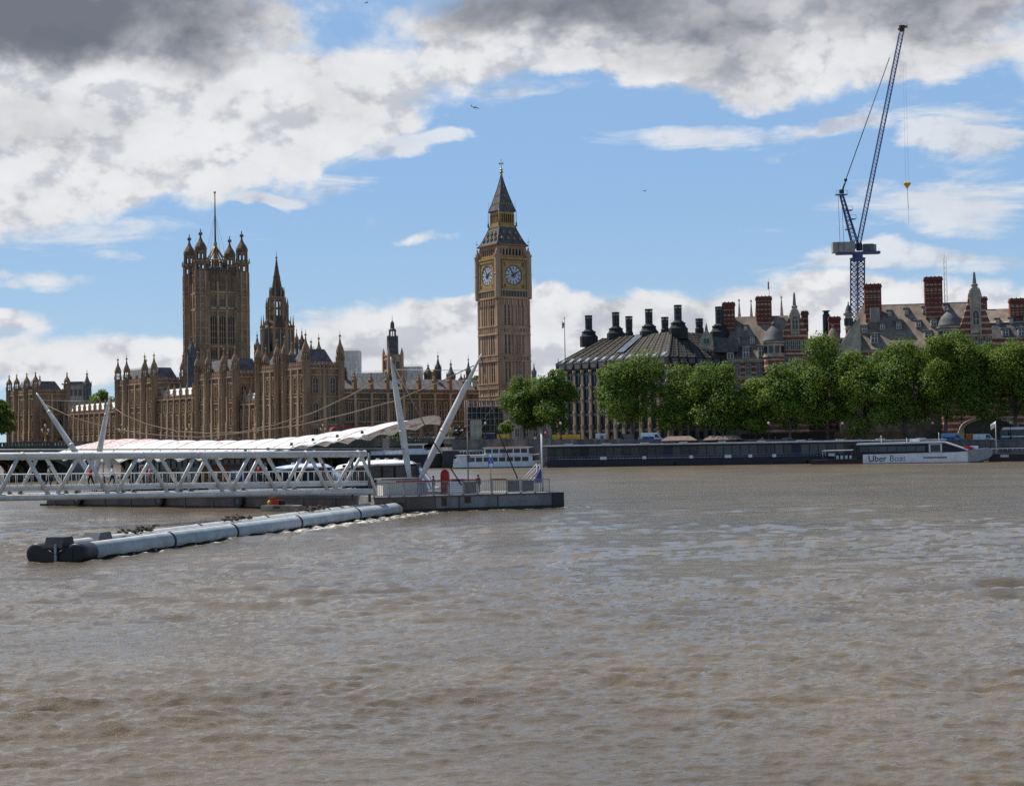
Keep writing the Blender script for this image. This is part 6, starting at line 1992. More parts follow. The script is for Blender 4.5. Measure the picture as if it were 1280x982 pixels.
    for (a, b, n_) in ((18, 76, 13), (140, 336, 62), (482, 556, 34)):
        for i in range(n_):
            px = a + (b - a) * (i + rr.uniform(.1, .9)) / n_
            back = rr.uniform(.6, 2.4)
            top = rr.choice(['black', 'black', 'navy', 'grey', 'white', 'white', 'red', 'blue', 'beige', 'green', 'brown', 'pink', 'black', 'khaki'])
            p = bridge_pt(px, back)
            where = 'below the far palace block' if px < 80 else ('left of the big square tower' if px < 222 else ('below the big square tower' if px < 300 else ('below the central spire' if px < 340 else 'near the statue')))
            legs = rr.choice(['black', 'navy', 'grey', 'beige', 'white', 'brown'])
            person('pedestrian in %s top and %s trousers on the bridge, %s' % (top, legs, where), p, top, legs, rr.uniform(0, 6.28), rr.choice([0, 1]), rr.uniform(.9, 1.06), 'pedestrians on the green bridge')
lampglass = mat('frosted_glass', (.55, .55, .5), .4)

def build_bus():
    p = bridge_pt(437, 7.0)
    root = thing('double_decker_bus', 'red double decker bus on the bridge, only its roof clear of the white canopy', 'bus', (p.x, p.y, p.z), R(22))
    L, W, H = 11.0, 2.5, 4.35
    mb = MB(); mb.yprism([(-L/2, .35), (L/2, .35), (L/2, 3.6), (L/2 - .25, H - .2), (L/2 - .8, H), (-L/2 + 1.2, H), (-L/2 + .4, H - .2), (-L/2, 3.4)], -W/2, W/2, red)
    b = mb.build('body', root)
    for z0 in (1.5, 3.0):
        mb = MB(); mb.box(-L/2 + .5, L/2 - .5, -W/2 - .03, -W/2 + .02, z0, z0 + .85, glass_d); mb.build('window_strip', root)
    mb = MB(); mb.box(L/2 - .02, L/2 + .03, -W/2 + .2, W/2 - .2, 1.2, 2.4, glass_d); mb.box(-L/2 - .03, -L/2 + .02, -W/2 + .2, W/2 - .2, 2.9, 3.6, glass_d); mb.build('windscreen', root)
    for x in (-3.4, 3.2):
        for y in (-W/2, W/2):
            mb = MB(); mb.M = Matrix.Translation((x, y, .5)) @ Matrix.Rotation(R(90), 4, 'X'); mb.lathe(0, 0, [(-.15, .5), (.15, .5)], 14, black); mb.lathe(0, 0, [(-.18, .25), (.18, .25)], 10, steel); mb.build('wheel', root)

def build_statue():
    c = at(573, 404, 6.2)
    root = thing('bronze_statue', 'dark bronze chariot group with rearing horses on a stone plinth at the bridge end', 'statue', c, R(-60))
    mb = MB(); mb.sq(0, 0, [(-4, 3.6), (-1, 3.6), (-1, 3.3), (1.4, 3.3), (1.4, 3.7), (1.9, 3.7), (1.9, 3.2)], granite, .8); mb.build('plinth', root)
    # two horses
    for y in (-.9, .9):
        mb = MB()
        mb.path([(1.8, y, 3.1), (.9, y, 3.35), (-.2, y, 3.25), (-.9, y, 3.0)], .5, bronze, 8, [.38, .55, .5, .42])
        mb.path([(1.7, y, 3.3), (2.2, y, 4.1), (2.45, y, 4.5)], .3, bronze, 7, [.36, .26, .2])
        mb.path([(2.4, y, 4.55), (2.75, y, 4.4), (3.05, y, 4.15)], .2, bronze, 7, [.22, .19, .11])
        for dy in (-.25, .25):
            mb.path([(1.7, y + dy, 3.0), (2.3, y + dy, 2.9), (2.35, y + dy, 2.35)], .12, bronze, 6, [.17, .12, .09])
            mb.path([(-.8, y + dy, 2.9), (-.6, y + dy, 2.4), (-.95, y + dy, 2.15), (-.85, y + dy, 1.9)], .12, bronze, 6, [.22, .14, .1, .09])
        mb.path([(-.95, y, 3.1), (-1.4, y, 2.9), (-1.5, y, 2.3)], .1, bronze, 5)
        mb.build('horse', root)
    mb = MB(); mb.yprism([(-3.0, 2.4), (-1.3, 2.4), (-1.1, 3.3), (-1.3, 3.3), (-1.6, 2.7), (-3.0, 2.7)], -.8, .8, bronze)
    for y in (-.95, .95):
        mb.M = Matrix.Translation((-2.2, y, 2.55)) @ Matrix.Rotation(R(90), 4, 'X'); mb.lathe(0, 0, [(-.08, .65), (.08, .65)], 16, bronze); mb.M = None
    mb.build('chariot', root)
    mb = MB()
    mb.lathe(-2.2, 0, [(2.7, .5), (3.3, .38), (3.9, .3), (4.3, .34), (4.55, .12)], 9, bronze, 0, True); mb.lathe(-2.2, 0, [(4.5, .13), (4.7, .19), (4.9, .16), (5.0, .05)], 8, bronze, 0, True)
    mb.path([(-2.2, -.3, 4.35), (-2.1, -.75, 4.8), (-2.0, -.95, 5.4)], .09, bronze, 6); mb.tube((-2.0, -.95, 4.6), (-2.0, -.95, 6.3), .05, bronze, 5); mb.path([(-2.2, .3, 4.35), (-2.0, .75, 4.6), (-1.8, 1.0, 5.0)], .09, bronze, 6)
    mb.build('charioteer', root)

# ---------------------------------------------------------------- gangway with tubular trusses
GW_A = at(-75, 119.5, 0); GW_B = at(466, 140, 0)
GW_D = (GW_B - GW_A).normalized(); GW_L = (GW_B - GW_A).length; GW_RZ = math.atan2(GW_D.y, GW_D.x); GW_N = Vector((-GW_D.y, GW_D.x, 0))
tube_w = mat('grey_white_tube', (.64, .62, .575), .42, (.50, .485, .45), .7, third=(.30, .25, .19, .25))
def build_gangway():
    root = thing('gangway', 'white tubular truss gangway running in from the left edge to the pier pontoon', 'footbridge', (GW_A.x, GW_A.y, 0), GW_RZ)
    L = GW_L; W = 3.5
    def zt(x): return 6.12 - .50 * x / L
    def zb(x): return 2.82 - .62 * x / L
    def xs(px): return (on_line(px, GW_A, GW_D) - GW_A).dot(GW_D)
    bot = [xs(p) for p in (-82 + 74, 65, 139, 213.5, 282, 348, 412)]; bot = [bot[0] - 5.0] + bot
    top = [xs(p) for p in (-47, 27, 102, 176, 247, 315, 381, 446)]
    for y, rt, off in ((0, .30, 0), (W, .27, 2.5)):
        mb = MB(); mb.tube((-14, y, zt(-14)), (L - .8, y, zt(L - .8)), rt, tube_w, 14)
        for x in top: mb.tube((x + off - .12, y, zt(x) ), (x + off + .12, y, zt(x)), rt + .035, tube_w, 14)
        mb.build('top_chord', root)
        mb = MB(); mb.tube((-14, y, zb(-14)), (L, y, zb(L)), rt * .92, tube_w, 14); mb.build('bottom_chord', root)
        for i in range(len(top)):
            for (xt, xb) in ((top[i], bot[i]), (top[i], bot[i + 1] if i + 1 < len(bot) else L + .6)):
                if y > 0: xt += off; xb += off
                if xb > L + .9: continue
                s_ = 1 if xb > xt else -1
                mb = MB(); mb.tube((xt + s_ * .3, y, zt(xt)), (xb - s_ * .25, y, zb(xb)), .165, tube_w, 10); mb.build('diagonal', root)
    mb = MB()                                     # floor with edge beams
    N = 20
    def zd(x): return zb(x) + .72
    for (ya, yb, lo, hi, mt) in ((.32, W - .32, -.02, .06, gunmetal), (.2, .42, -.22, .1, tube_w), (W - .42, W - .2, -.22, .1, tube_w)):
        xa, xb = -14, L + .3
        vs = [(xa,ya,zd(xa)+lo),(xb,ya,zd(xb)+lo),(xb,yb,zd(xb)+lo),(xa,yb,zd(xa)+lo),(xa,ya,zd(xa)+hi),(xb,ya,zd(xb)+hi),(xb,yb,zd(xb)+hi),(xa,yb,zd(xa)+hi)]
        mb.add(vs, [(3,2,1,0),(4,5,6,7),(0,1,5,4),(1,2,6,5),(2,3,7,6),(3,0,4,7)], mt)
    for i in range(28):
        x = -13 + i * (L + 12) / 28
        mb.tube((x, 0, zb(x)), (x, W, zb(x)), .1, tube_w, 6)
    mb.build('floor', root)
    for y in (.3, W - .3):
        mb = MB()
        mb.tube((-14, y, zd(-14) + 1.12), (L, y, zd(L) + 1.12), .04, tube_w, 6); mb.tube((-14, y, zd(-14) + .2), (L, y, zd(L) + .2), .03, tube_w, 6)
        n = int((L + 14) / .62)
        for i in range(n + 1):
            x = -14 + i * (L + 14) / n
            mb.tube((x, y, zd(x)), (x, y, zd(x) + 1.12), .035 if i % 2 else .02, tube_w, 4)
        mb.build('railing', root)
    mb = MB(); mb.tube((-14, .3, zt(-14) + .55), (L + 3.5, .3, zt(L) + .42), .06, steel, 5); mb.tube((L + 3.5, .3, zt(L) + .42), (L + 3.5, .3, zt(L) - .1), .05, steel, 5)
    for i in range(12): 
        x = -10 + i * (L + 10) / 12; mb.tube((x, .3, zt(x)), (x, .3, zt(x) + .55), .03, steel, 4)
    mb.build('handrail_pipe', root)
    mb = MB()                                     # posts where it lands on the pontoon
    for y in (0, W): mb.tube((L - .3, y, 1.2), (L - .3, y, zt(L) + .1), .13, gunmetal, 8)
    mb.build('landing_post', root)
    # visitors walking on it
    for i, (px, top_, legs, lab) in enumerate(((112, 'red', 'black', 'left end'), (139, 'white', 'navy', 'left end'), (186, 'pink', 'grey', 'middle'), (322, 'red', 'navy', 'right part'), (331, 'white', 'black', 'right part'), (60, 'beige', 'navy', 'far left'), (402, 'black', 'grey', 'right end'))):
        q = on_line(px, GW_A + GW_N * 1.7, GW_D); x = (q - GW_A).dot(GW_D)
        person('visitor in %s top behind the gangway railing, %s of the truss' % (top_, lab), (q.x, q.y, zd(x) + .06), top_, legs, GW_RZ + R(90 if i % 2 else -90), 1, 1.0, 'visitors on the gangway')

# ---------------------------------------------------------------- pontoon, canopy and masts
PT_A = at(48, 179, 0); PT_B = at(470, 150, 0)
PT_D = (PT_B - PT_A).normalized(); PT_L = (PT_B - PT_A).length; PT_RZ = math.atan2(PT_D.y, PT_D.x); PT_N = Vector((-PT_D.y, PT_D.x, 0))
def canopy_material():
    m = bpy.data.materials.new('printed_canopy'); m.use_nodes = True
    nt = NT(m.node_tree); b = nt.n.get('Principled BSDF'); out = nt.n.get('Material Output')
    uv = nt.new('ShaderNodeUVMap'); sp = nt.new('ShaderNodeSeparateXYZ'); nt.l.new(uv.outputs[0], sp.inputs[0])
    u, v = sp.outputs[0], sp.outputs[1]
    # printed red strokes: a large faded emblem near the left end and rows of small slanted strokes further on
    big = nt.math('SUBTRACT', 1.0, nt.math('ADD', nt.math('POWER', nt.math('DIVIDE', nt.math('SUBTRACT', u, 0.17), 0.13), 2.0), nt.math('POWER', nt.math('DIVIDE', nt.math('SUBTRACT', v, 0.44), 0.30), 2.0)), clamp=True)
    vec = nt.comb(nt.math('ADD', nt.math('MULTIPLY', u, 50), nt.math('MULTIPLY', v, 4)), nt.math('MULTIPLY', v, 13))
    n1 = nt.noise(vec, .55, 3, .5, 1.6); 
    wave = nt.math('ABSOLUTE', nt.math('SINE', nt.math('MULTIPLY', n1, 26)))
    s1 = nt.math('MULTIPLY', nt.step(wave, .55, .8), nt.step(big, .05, .4))
    vec2 = nt.comb(nt.math('ADD', nt.math('MULTIPLY', u, 120), nt.math('MULTIPLY', v, 22)), nt.math('MULTIPLY', v, 9))
    n2 = nt.noise(vec2, .7, 4, .6, .4)
    rowm = nt.math('LESS_THAN', nt.math('ABSOLUTE', nt.math('SUBTRACT', nt.math('FRACT', nt.math('MULTIPLY', v, 4.0)), .5)), .24)
    s2 = nt.math('MULTIPLY', nt.math('MULTIPLY', nt.step(n2, .54, .63), rowm), nt.math('MULTIPLY', nt.step(u, .25, .33), .75))
    fac = nt.math('MULTIPLY', nt.math('MAXIMUM', nt.math('MULTIPLY', s1, .85), s2), .8)
    dirt = nt.noise(nt.comb(nt.math('MULTIPLY', u, 30), nt.math('MULTIPLY', v, 6)), .8, 5, .6)
    base = nt.mix(nt.step(dirt, .4, .75), (.80, .80, .79, 1), (.66, .65, .62, 1))
    c = nt.mix(fac, base, (.58, .09, .11, 1))
    nt.l.new(c, b.inputs['Base Color']); b.inputs['Roughness'].default_value = .6
    tr = nt.new('ShaderNodeBsdfTranslucent'); nt.l.new(c, tr.inputs['Color'])
    mx = nt.new('ShaderNodeMixShader'); mx.inputs[0].default_value = .28
    nt.l.new(b.outputs[0], mx.inputs[1]); nt.l.new(tr.outputs[0], mx.inputs[2]); nt.l.new(mx.outputs[0], out.inputs['Surface'])
    return m

def lerp_tab(tab, t):
    for (a, va), (b, vb) in zip(tab[:-1], tab[1:]):
        if t <= b: 
            w = (t - a) / (b - a); w = w * w * (3 - 2 * w) if False else w
            return va + (vb - va) * w
    return tab[-1][1]

def build_pier():
    # the long floating hull
    barge = thing('pontoon_barge', 'long brown grey pontoon barge under the white canopy, behind the truss gangway', 'pontoon', (PT_A.x, PT_A.y, 0), PT_RZ)
    L = PT_L + 2; W = 15.0
    mb = MB(); mb.prism([(0, 1.5), (1.5, 0), (L, 0), (L, W), (1.5, W), (0, W - 1.5)], -.8, 1.42, hullbrown)
    mb.box(.8, L, -.12, .1, 1.15, 1.44, gunmetal)
    for i in range(11): mb.box(3 + i * 4.3, 3.12 + i * 4.3, -.1, .05, 0, 1.2, gunmetal)
    mb.build('hull', barge)
    mb = MB(); mb.box(.3, L, -.03, W * .5, -.85, .22, weed); mb.build('weed_band', barge)
    for x in (7.5, 21, 33):
        mb = MB(); mb.M = Matrix.Translation((x, -.35, .75)) @ Matrix.Rotation(R(90), 4, 'X'); mb.lathe(0, 0, [(-.25, .62), (.25, .62)], 14, black); mb.lathe(0, 0, [(-.27, .3), (.27, .3)], 10, gunmetal); mb.build('tyre_fender', barge)
    mb = MB(); mb.box(28, L, .15, .3, 1.42, 2.15, cream); mb.build('bulwark', barge)
    # ticket kiosk with timber side and glazed screens, on the deck
    def deck_thing(name, label, cat, x, y, z=1.44, rz=0):
        p = PT_A + PT_D * x + PT_N * y
        return thing(name, label, cat, (p.x, p.y, z), PT_RZ + rz)
    def xp(px, y): return (on_line(px, PT_A + PT_N * y, PT_D) - PT_A).dot(PT_D)
    x0, x1 = xp(248, 5), xp(283, 5)
    k = deck_thing('kiosk', 'orange brown timber kiosk under the canopy, seen through the middle of the truss', 'kiosk', x0, 5)
    mb = MB(); mb.box(0, x1 - x0, 0, 3, 0, 3.0, wood)
    for i in range(9): mb.box(i * (x1-x0)/9, i * (x1-x0)/9 + .05, -.03, .02, .1, 2.9, bark)
    mb.build('wall', k); mb = MB(); mb.box(-.3, x1 - x0 + .3, -.4, 3.3, 3.0, 3.2, gunmetal); mb.build('roof', k)
    x0, x1 = xp(202, 4.5), xp(246, 4.5)
    k = deck_thing('glass_screen', 'grey framed glass shelter left of the timber kiosk under the canopy', 'shelter', x0, 4.5)
    mb = MB()
    for i in range(6): mb.box(i * (x1-x0)/5 - .05, i * (x1-x0)/5 + .05, -.05, .05, 0, 2.8, steel)
    for z in (0, 1.3, 2.75): mb.box(0, x1 - x0, -.04, .04, z, z + .07, steel)
    mb.build('frame', k)
    mb = MB(); mb.box(.06, x1 - x0 - .06, -.012, .012, .08, 2.74, mat('screen_glass', (.10, .13, .12), .1, (.06, .08, .08), .5, spec=.6)); mb.build('pane', k)
    x0, x1 = xp(287, 5), xp(306, 5)
    k = deck_thing('notice_board', 'blue notice board with pale rows right of the timber kiosk', 'sign', x0, 5)
    mb = MB(); mb.box(0, x1 - x0, -.06, .06, 1.2, 2.7, bluep)
    for i in range(5): mb.box(.2, (x1 - x0) * (.5 + .08 * i), -.08, -.055, 1.4 + i * .24, 1.5 + i * .24, white)
    mb.build('board', k); mb = MB(); mb.tube((.2, 0, 0), (.2, 0, 1.2), .05, steel, 6); mb.tube((x1 - x0 - .2, 0, 0), (x1 - x0 - .2, 0, 1.2), .05, steel, 6); mb.build('post', k)
    # roundel sign
    x0 = xp(177, 2); k = deck_thing('roundel_sign', 'white sign with a red ring and blue bar on the left of the pier deck', 'sign', x0, 2)
    mb = MB(); mb.box(-.6, .6, -.05, .05, 2.0, 3.3, bluep); mb.box(-.5, .5, -.07, -.04, 2.1, 3.2, white); mb.build('board', k)
    mb = MB(); mb.M = Matrix.Translation((0, -.09, 2.65)) @ Matrix.Rotation(R(90), 4, 'X')
    vs = []; fs = []
    for i in range(20):
        a = i * 2 * math.pi / 20
        for r in (.25, .40): vs.append((r * math.cos(a), r * math.sin(a), 0))
    for i in range(20):
        j = (i + 1) % 20; fs.append((2*i, 2*i+1, 2*j+1, 2*j))
    mb.add(vs, fs, red); mb.M = None; mb.box(-.46, .46, -.12, -.1, 2.58, 2.72, bluep); mb.build('roundel', k)
    mb = MB(); mb.tube((0, .02, 0), (0, .02, 2.0), .06, steel, 6); mb.build('post', k)
    # canopy columns, glass wall and deck rail along the far side
    w = deck_thing('back_wall', 'dark glazed back wall of the pier hall under the canopy', 'wall', 2, 12.5)
    BL = xp(338, 12.5) - 2
    mb = MB(); mb.box(0, BL, 0, .2, 0, 3.6, glass_b)
    for i in range(24): mb.box(i * BL/24, i * BL/24 + .12, -.08, 0, 0, 3.6, gunmetal)
    mb.build('glazing', w)
    for i, px in enumerate((114, 128, 163, 196, 316, 330)):
        x = xp(px, 3); k = deck_thing('deck_post', 'slim pale post on the pier deck, %s' % ('under the left masts', 'right of the left mast foot', 'left of the roundel sign', 'right of the roundel sign', 'right of the blue board', 'at the right end of the hall')[i], 'post', x, 3)
        mb = MB(); mb.tube((0, 0, 0), (0, 0, 3.3), .07, white_d, 8); mb.lathe(0, 0, [(0, .18), (.12, .18)], 8, white_d); mb.build('pole', k)
    rr = random.Random(5)
    for i in range(18):
        px = 70 + i * 15.5 + rr.uniform(-3, 3); y = rr.uniform(1.2, 4)
        top = rr.choice(['red', 'white', 'pink', 'black', 'blue', 'beige', 'grey', 'navy'])
        x = xp(px, y); p = PT_A + PT_D * x + PT_N * y
        ref = 'left of the roundel sign' if px < 170 else ('before the glass shelter' if px < 246 else ('before the timber kiosk' if px < 284 else 'at the right end of the hall'))
        person('visitor in %s top waiting on the pier deck %s' % (top, ref), (p.x, p.y, 1.44), top, rr.choice(['black', 'navy', 'beige']), rr.uniform(0, 6), 0, rr.uniform(.93, 1.05), 'visitors waiting on the pier')

    # fabric canopy hung from leaning masts
    cf_a = at(36, 180.5, 0); cf_b = at(449, 150, 0)
    d = (cf_b - cf_a).normalized(); n_ = Vector((-d.y, d.x, 0)); CL = (cf_b - cf_a).length; rz = math.atan2(d.y, d.x)
    root = thing('fabric_canopy', 'white fabric canopy with faded red print and a scalloped edge, hung from four leaning masts', 'canopy', (cf_a.x, cf_a.y, 0), rz)
    CW = 13.0
    zf = [(0, 5.3), (.3, 4.85), (.58, 5.0), (.75, 5.5), (.87, 6.3), (1, 7.0)]
    zc = [(0, 5.4), (.02, 5.9), (.05, 6.7), (.09, 7.35), (.14, 7.62), (.22, 7.6), (.34, 7.3), (.54, 7.12), (.66, 7.25), (.78, 7.6), (.89, 8.3), (1, 9.15)]
    zr = [(0, 5.3), (.3, 5.6), (.6, 5.9), (.8, 6.8), (1, 8.4)]
    nt_, ns = 140, 18; PAN = 16
    vs = []; fs = []; uvs = []
    for i in range(nt_ + 1):
        t = i / nt_
        f_, c_, r_ = lerp_tab(zf, t), lerp_tab(zc, t), lerp_tab(zr, t)
        sc = abs(math.sin(math.pi * PAN * t))
        for j in range(ns + 1):
            q = j / ns
            arch = math.sin(math.pi * q) ** .8 if 0 < q < 1 else 0
            base = f_ * (1 - q) + r_ * q
            z = base + (c_ - (f_ + r_) / 2) * arch
            edge = max(0, 1 - min(q, 1 - q) / .14)
            z += edge * .55 * sc * (1 - .3 * t)
            z += .05 * math.cos(2 * math.pi * PAN * t) * (1 - edge)
            x = CL * t + 3.6 * (math.sin(math.pi * q) ** 1.0) * max(0, (t - .8) / .2) ** 1.5 - 1.8 * (math.sin(math.pi * q)) * max(0, (.1 - t) / .1)
            y = CW * q + edge * sc * .35 * (1 if q < .5 else -1)
            vs.append((x, y, z)); uvs.append((t, q))
    for i in range(nt_):
        for j in range(ns):
            a = i * (ns + 1) + j; fs.append((a, a + ns + 1, a + ns + 2, a + 1))
    mb = MB(); cm = canopy_material(); mb.add(vs, fs, cm, True)
    me = mb.mesh('membrane'); ul = me.uv_layers.new(name='UVMap')
    for lp in me.loops: ul.data[lp.index].uv = uvs[lp.vertex_index]
    ob = put('membrane', me, root)
    sd = ob.modifiers.new('thickness', 'SOLIDIFY'); sd.thickness = .05
    mb = MB(); seam = mat('canopy_seam', (.35, .34, .34), .7)
    for k in range(PAN + 1):
        i = min(nt_, round(k * nt_ / PAN)); mb.path([(vs[i*(ns+1)+j][0], vs[i*(ns+1)+j][1], vs[i*(ns+1)+j][2] + .012) for j in range(ns + 1)], .026, seam, 5)
    mb.build('seam', ob)
    for k in range(PAN + 1):
        i = min(nt_, round(k * nt_ / PAN)); v = vs[i*(ns+1)]; mb = MB()
        mb.lathe(v[0], v[1] + .6, [(v[2] + .55, .15), (v[2] + .85, .15)], 8, gunmetal); mb.build('clamp', ob)
    inv = root.matrix_world  # Empty not yet evaluated: use explicit transform
    Mi = (Matrix.Translation((cf_a.x, cf_a.y, 0)) @ Matrix.Rotation(rz, 4, 'Z')).inverted()
    def loc(px, py, Y): return Mi @ P(px, py, Y)
    for (bx, by, tx, ty, yb, yt, r) in ((512.5, 601, 488.5, 446, 151, 151, .37), (523, 603, 602, 442, 150.5, 150.5, .37), (118, 601, 45.5, 491, 171, 174, .33), (117, 604, 137.5, 494, 172, 171, .33)):
        a = loc(bx, by, yb); b = loc(tx, ty, yt)
        pts = [a.lerp(b, t) for t in (0, .04, .15, .4, .7, .9, .97, 1)]
        mb = MB(); mb.path(pts, r, tube_w, 14, [r*.42, r*.6, r*.85, r, r*.8, r*.42, r*.26, r*.12])
        for t in (.40, .78): 
            c = a.lerp(b, t); u = (b - a).normalized(); mb.tube(c - u * .12, c + u * .12, r * (1.06 if t < .5 else .72), tube_w, 14)
        mb.build('mast', root)
    def cable(pts, r=.055, m=None, name='cable'):
        mb = MB(); mb.path([loc(*p) for p in pts], r, m or cable_m, 6); return mb.build(name, root)
    U = [(137, 506, 171), (156, 519, 170), (183, 530, 168), (221, 539, 166), (259, 541.5, 163), (300, 540, 160), (343, 531, 158), (391, 516, 156), (438, 494, 153.5), (488, 467, 151)]
    V_ = [(55, 505, 174), (90, 521.5, 173), (120.5, 530.5, 172), (150, 537.5, 170.5), (180, 542, 169), (215, 545, 167), (250, 546.3, 165), (300, 541, 162), (373, 531.6, 157), (438, 516, 154), (493, 501, 152), (548, 478, 151), (594, 456, 150.5)]
    cable(U); cable(V_)
    cable([(50, 500, 174), (137, 502, 171)], .02, steel); cable([(489, 462, 151), (598, 463, 150.5)], .03, steel)
    for (a, b) in (((391, 516), (405, 541)), ((415, 506), (430, 537)), ((343, 531), (352, 547)), ((438, 516), (445, 534)), ((373, 531.6), (380, 543)), ((458, 484), (470, 530)), ((486, 503), (492, 527)), ((410, 523), (424, 538))):
        cable([(a[0], a[1], 155), (b[0], b[1], 156)], .022, dark_cable, 'hanger')
    cable([(602, 448, 150.5), (623, 541, 148), (647, 598, 147)], .06, dark_cable, 'stay'); cable([(489, 450, 151), (541, 551, 148), (577, 606, 146.5)], .06, dark_cable, 'stay')

    # the near pontoon with its black fender
    qa = at(468, 144, 0); qb = at(690, 149.5, 0); d2 = (qb - qa).normalized(); n2 = Vector((-d2.y, d2.x, 0)); L2 = (qb - qa).length; rz2 = math.atan2(d2.y, d2.x)
    po = thing('pontoon', 'grey steel pontoon with rusty streaks and a black fender at its right end', 'pontoon', (qa.x, qa.y, 0), rz2)
    ZT = 1.45
    mb = MB(); mb.box(0, L2, 0, 9.5, -.8, ZT, hullgrey)
    for (xa, xb) in ((0.0, 5.9), ): mb.box(xa, xb, -.05, .02, .25, ZT - .06, hullbrown)
    mb.box(-.1, L2 + .02, -.10, .25, ZT - .10, ZT + .04, gunmetal)
    for x in (3.0, 5.9, 8.3, 12.2): mb.box(x, x + .08, -.07, .02, .1, ZT - .1, rust)
    mb.box(1.9, 2.9, -.07, .02, .55, .9, black)
    mb.box(6.6, 7.1, -.06, .02, .5, 1.3, rust); mb.box(8.9, 9.5, -.06, .02, .7, 1.3, rust)
    mb.build('hull', po)
    mb = MB(); mb.box(-.05, L2 + 1.0, -.09, 6, -.85, .26, weed); mb.build('weed_band', po)
    mb = MB(); mb.prism([(L2, -.15), (L2 + 1.35, .2), (L2 + 1.35, 9), (L2, 9.6)], -.2, ZT + .02, black); mb.build('fender', po)
    mb = MB(); mb.box(0, L2 - .1, .26, 9.3, ZT + .002, ZT + .03, paving); mb.build('deck', po)
    def P2(x, y, z): 
        p = qa + d2 * x + n2 * y; return Vector((p.x, p.y, z))
    def x2(px, y=0): return (on_line(px, qa + n2 * y, d2) - qa).dot(d2)
    # railing, one panel after the other
    fence = thing('railing', 'grey steel railing with mesh panels along the edge of the near pontoon', 'railing', P2(0, .15, ZT), rz2)
    n = 12
    for i in range(n + 1):
        mb = MB(); x = i * (L2 - .2) / n; mb.box(x - .05, x + .05, -.05, .05, 0, 1.38, steel); mb.box(x - .1, x + .1, -.12, .12, 0, .08, steel); mb.build('post', fence)
    meshm = mat('mesh_panel', (.23, .20, .17), .7, (.17, .15, .13), 1.0)
    for i in range(n):
        x0, x1 = i * (L2 - .2) / n + .06, (i + 1) * (L2 - .2) / n - .06
        mb = MB(); mb.box(x0, x1, -.03, .03, 1.32, 1.39, steel); mb.box(x0, x1, -.03, .03, .1, .16, steel)
        for j in range(7): x = x0 + (j + .5) * (x1 - x0) / 7; mb.box(x - .018, x + .018, -.018, .018, .16, 1.32, steel)
        if i in (6, 9, 10): mb.box(x0 + .05, x1 - .05, .03, .045, .2, 1.28, meshm)
        elif i == 5:
            mb.box(x0 + .05, x1 - .05, -.045, -.03, .2, 1.3, cream_w)
            for q in range(5): mb.box(x0 + .1, x1 - .1, -.055, -.044, .3 + q * .2, .34 + q * .2, gunmetal)
        mb.build('panel', fence)
    mb = MB(); mb.box(2.2, x2(600), .08, .16, 1.40, 1.52, red); mb.box(x2(612), x2(632), .08, .14, 1.40, 1.5, red); mb.build('red_rail', fence)
    # things standing on the near pontoon
    pl = thing('mast_base', 'cream plinth at the feet of the two tall leaning canopy masts', 'plinth', P2(x2(497, 3.5), 3.5, ZT + .03), rz2)
    mb = MB(); mb.box(-1.9, 1.5, -1.2, 1.4, 0, 1.55, cream); mb.box(-2.1, 1.7, -1.4, 1.6, 1.55, 1.7, hullgrey); mb.build('block', pl)
    mb = MB(); mb.sq(2.3, 0, [(0, .8), (.3, .8), (.3, .5), (1.4, .35)], steel); mb.build('bracket', pl)
    b = thing('storage_bin', 'bright red rounded storage bin standing on the near pontoon right of the mast feet', 'bin', P2(x2(554.5, 4), 4, ZT + .03), rz2)
    mb = MB(); mb.lathe(0, 0, [(0, .46), (1.9, .46), (2.2, .40), (2.35, .25)], 14, red, 0, True); mb.build('body', b)
    mb = MB(); mb.lathe(0, 0, [(2.36, .2), (2.43, .18)], 12, red); mb.build('lid', b)
    b = thing('equipment_box', 'small red box with a blue top beside the red storage bin', 'box', P2(x2(570.5, 4.2), 4.2, ZT + .03), rz2)
    mb = MB(); mb.box(-.5, .5, -.4, .4, 0, 1.0, red); mb.box(-.5, .5, -.42, -.39, .15, .5, orange); mb.build('body', b); mb = MB(); mb.box(-.55, .55, -.45, .45, 1.0, 1.45, bluep); mb.build('top', b)
    s = thing('pier_sign', 'blue sign with a white disc on a tall post above the near pontoon railing', 'sign', P2(x2(612, 5), 5, ZT + .03), rz2)
    k = 152 / F
    zs = lambda y: CAM_H + (552.5 - y) * k - ZT
    mb = MB(); mb.tube((0, .08, 0), (0, .08, zs(569)), .05, steel, 6); mb.build('post', s)
    mb = MB(); mb.box(-.27 , .27, -.04, .04, zs(585), zs(571.5), bluep); mb.build('board', s)
    mb = MB(); mb.M = Matrix.Translation((0, -.05, zs(581.5))) @ Matrix.Rotation(R(90), 4, 'X'); mb.lathe(0, 0, [(0, .22), (.02, .22)], 16, white); mb.M = Matrix.Translation((0, -.05, zs(575))) @ Matrix.Rotation(R(90), 4, 'X'); mb.lathe(0, 0, [(0, .19), (.015, .19)], 16, white); mb.lathe(0, 0, [(.016, .15), (.02, .15)], 16, bluep); mb.M = None
    mb.build('symbol', s)
    s = thing('lamp_post', 'thin dark pole with a small box near its top, left of the blue pier sign', 'pole', P2(x2(583.5, 5), 5, ZT + .03), rz2)
    mb = MB(); mb.tube((0, 0, 0), (0, 0, zs(540)), .06, gunmetal, 6); mb.build('pole', s); mb = MB(); mb.cbox((0, -.1, zs(573)), (.3, .25, .7), gunmetal); mb.build('box', s)
    s = thing('signal_mast', 'thick white post at the right end of the near pontoon, crossing the tour boat', 'mast', P2(x2(676, 3), 3, ZT + .03), rz2)
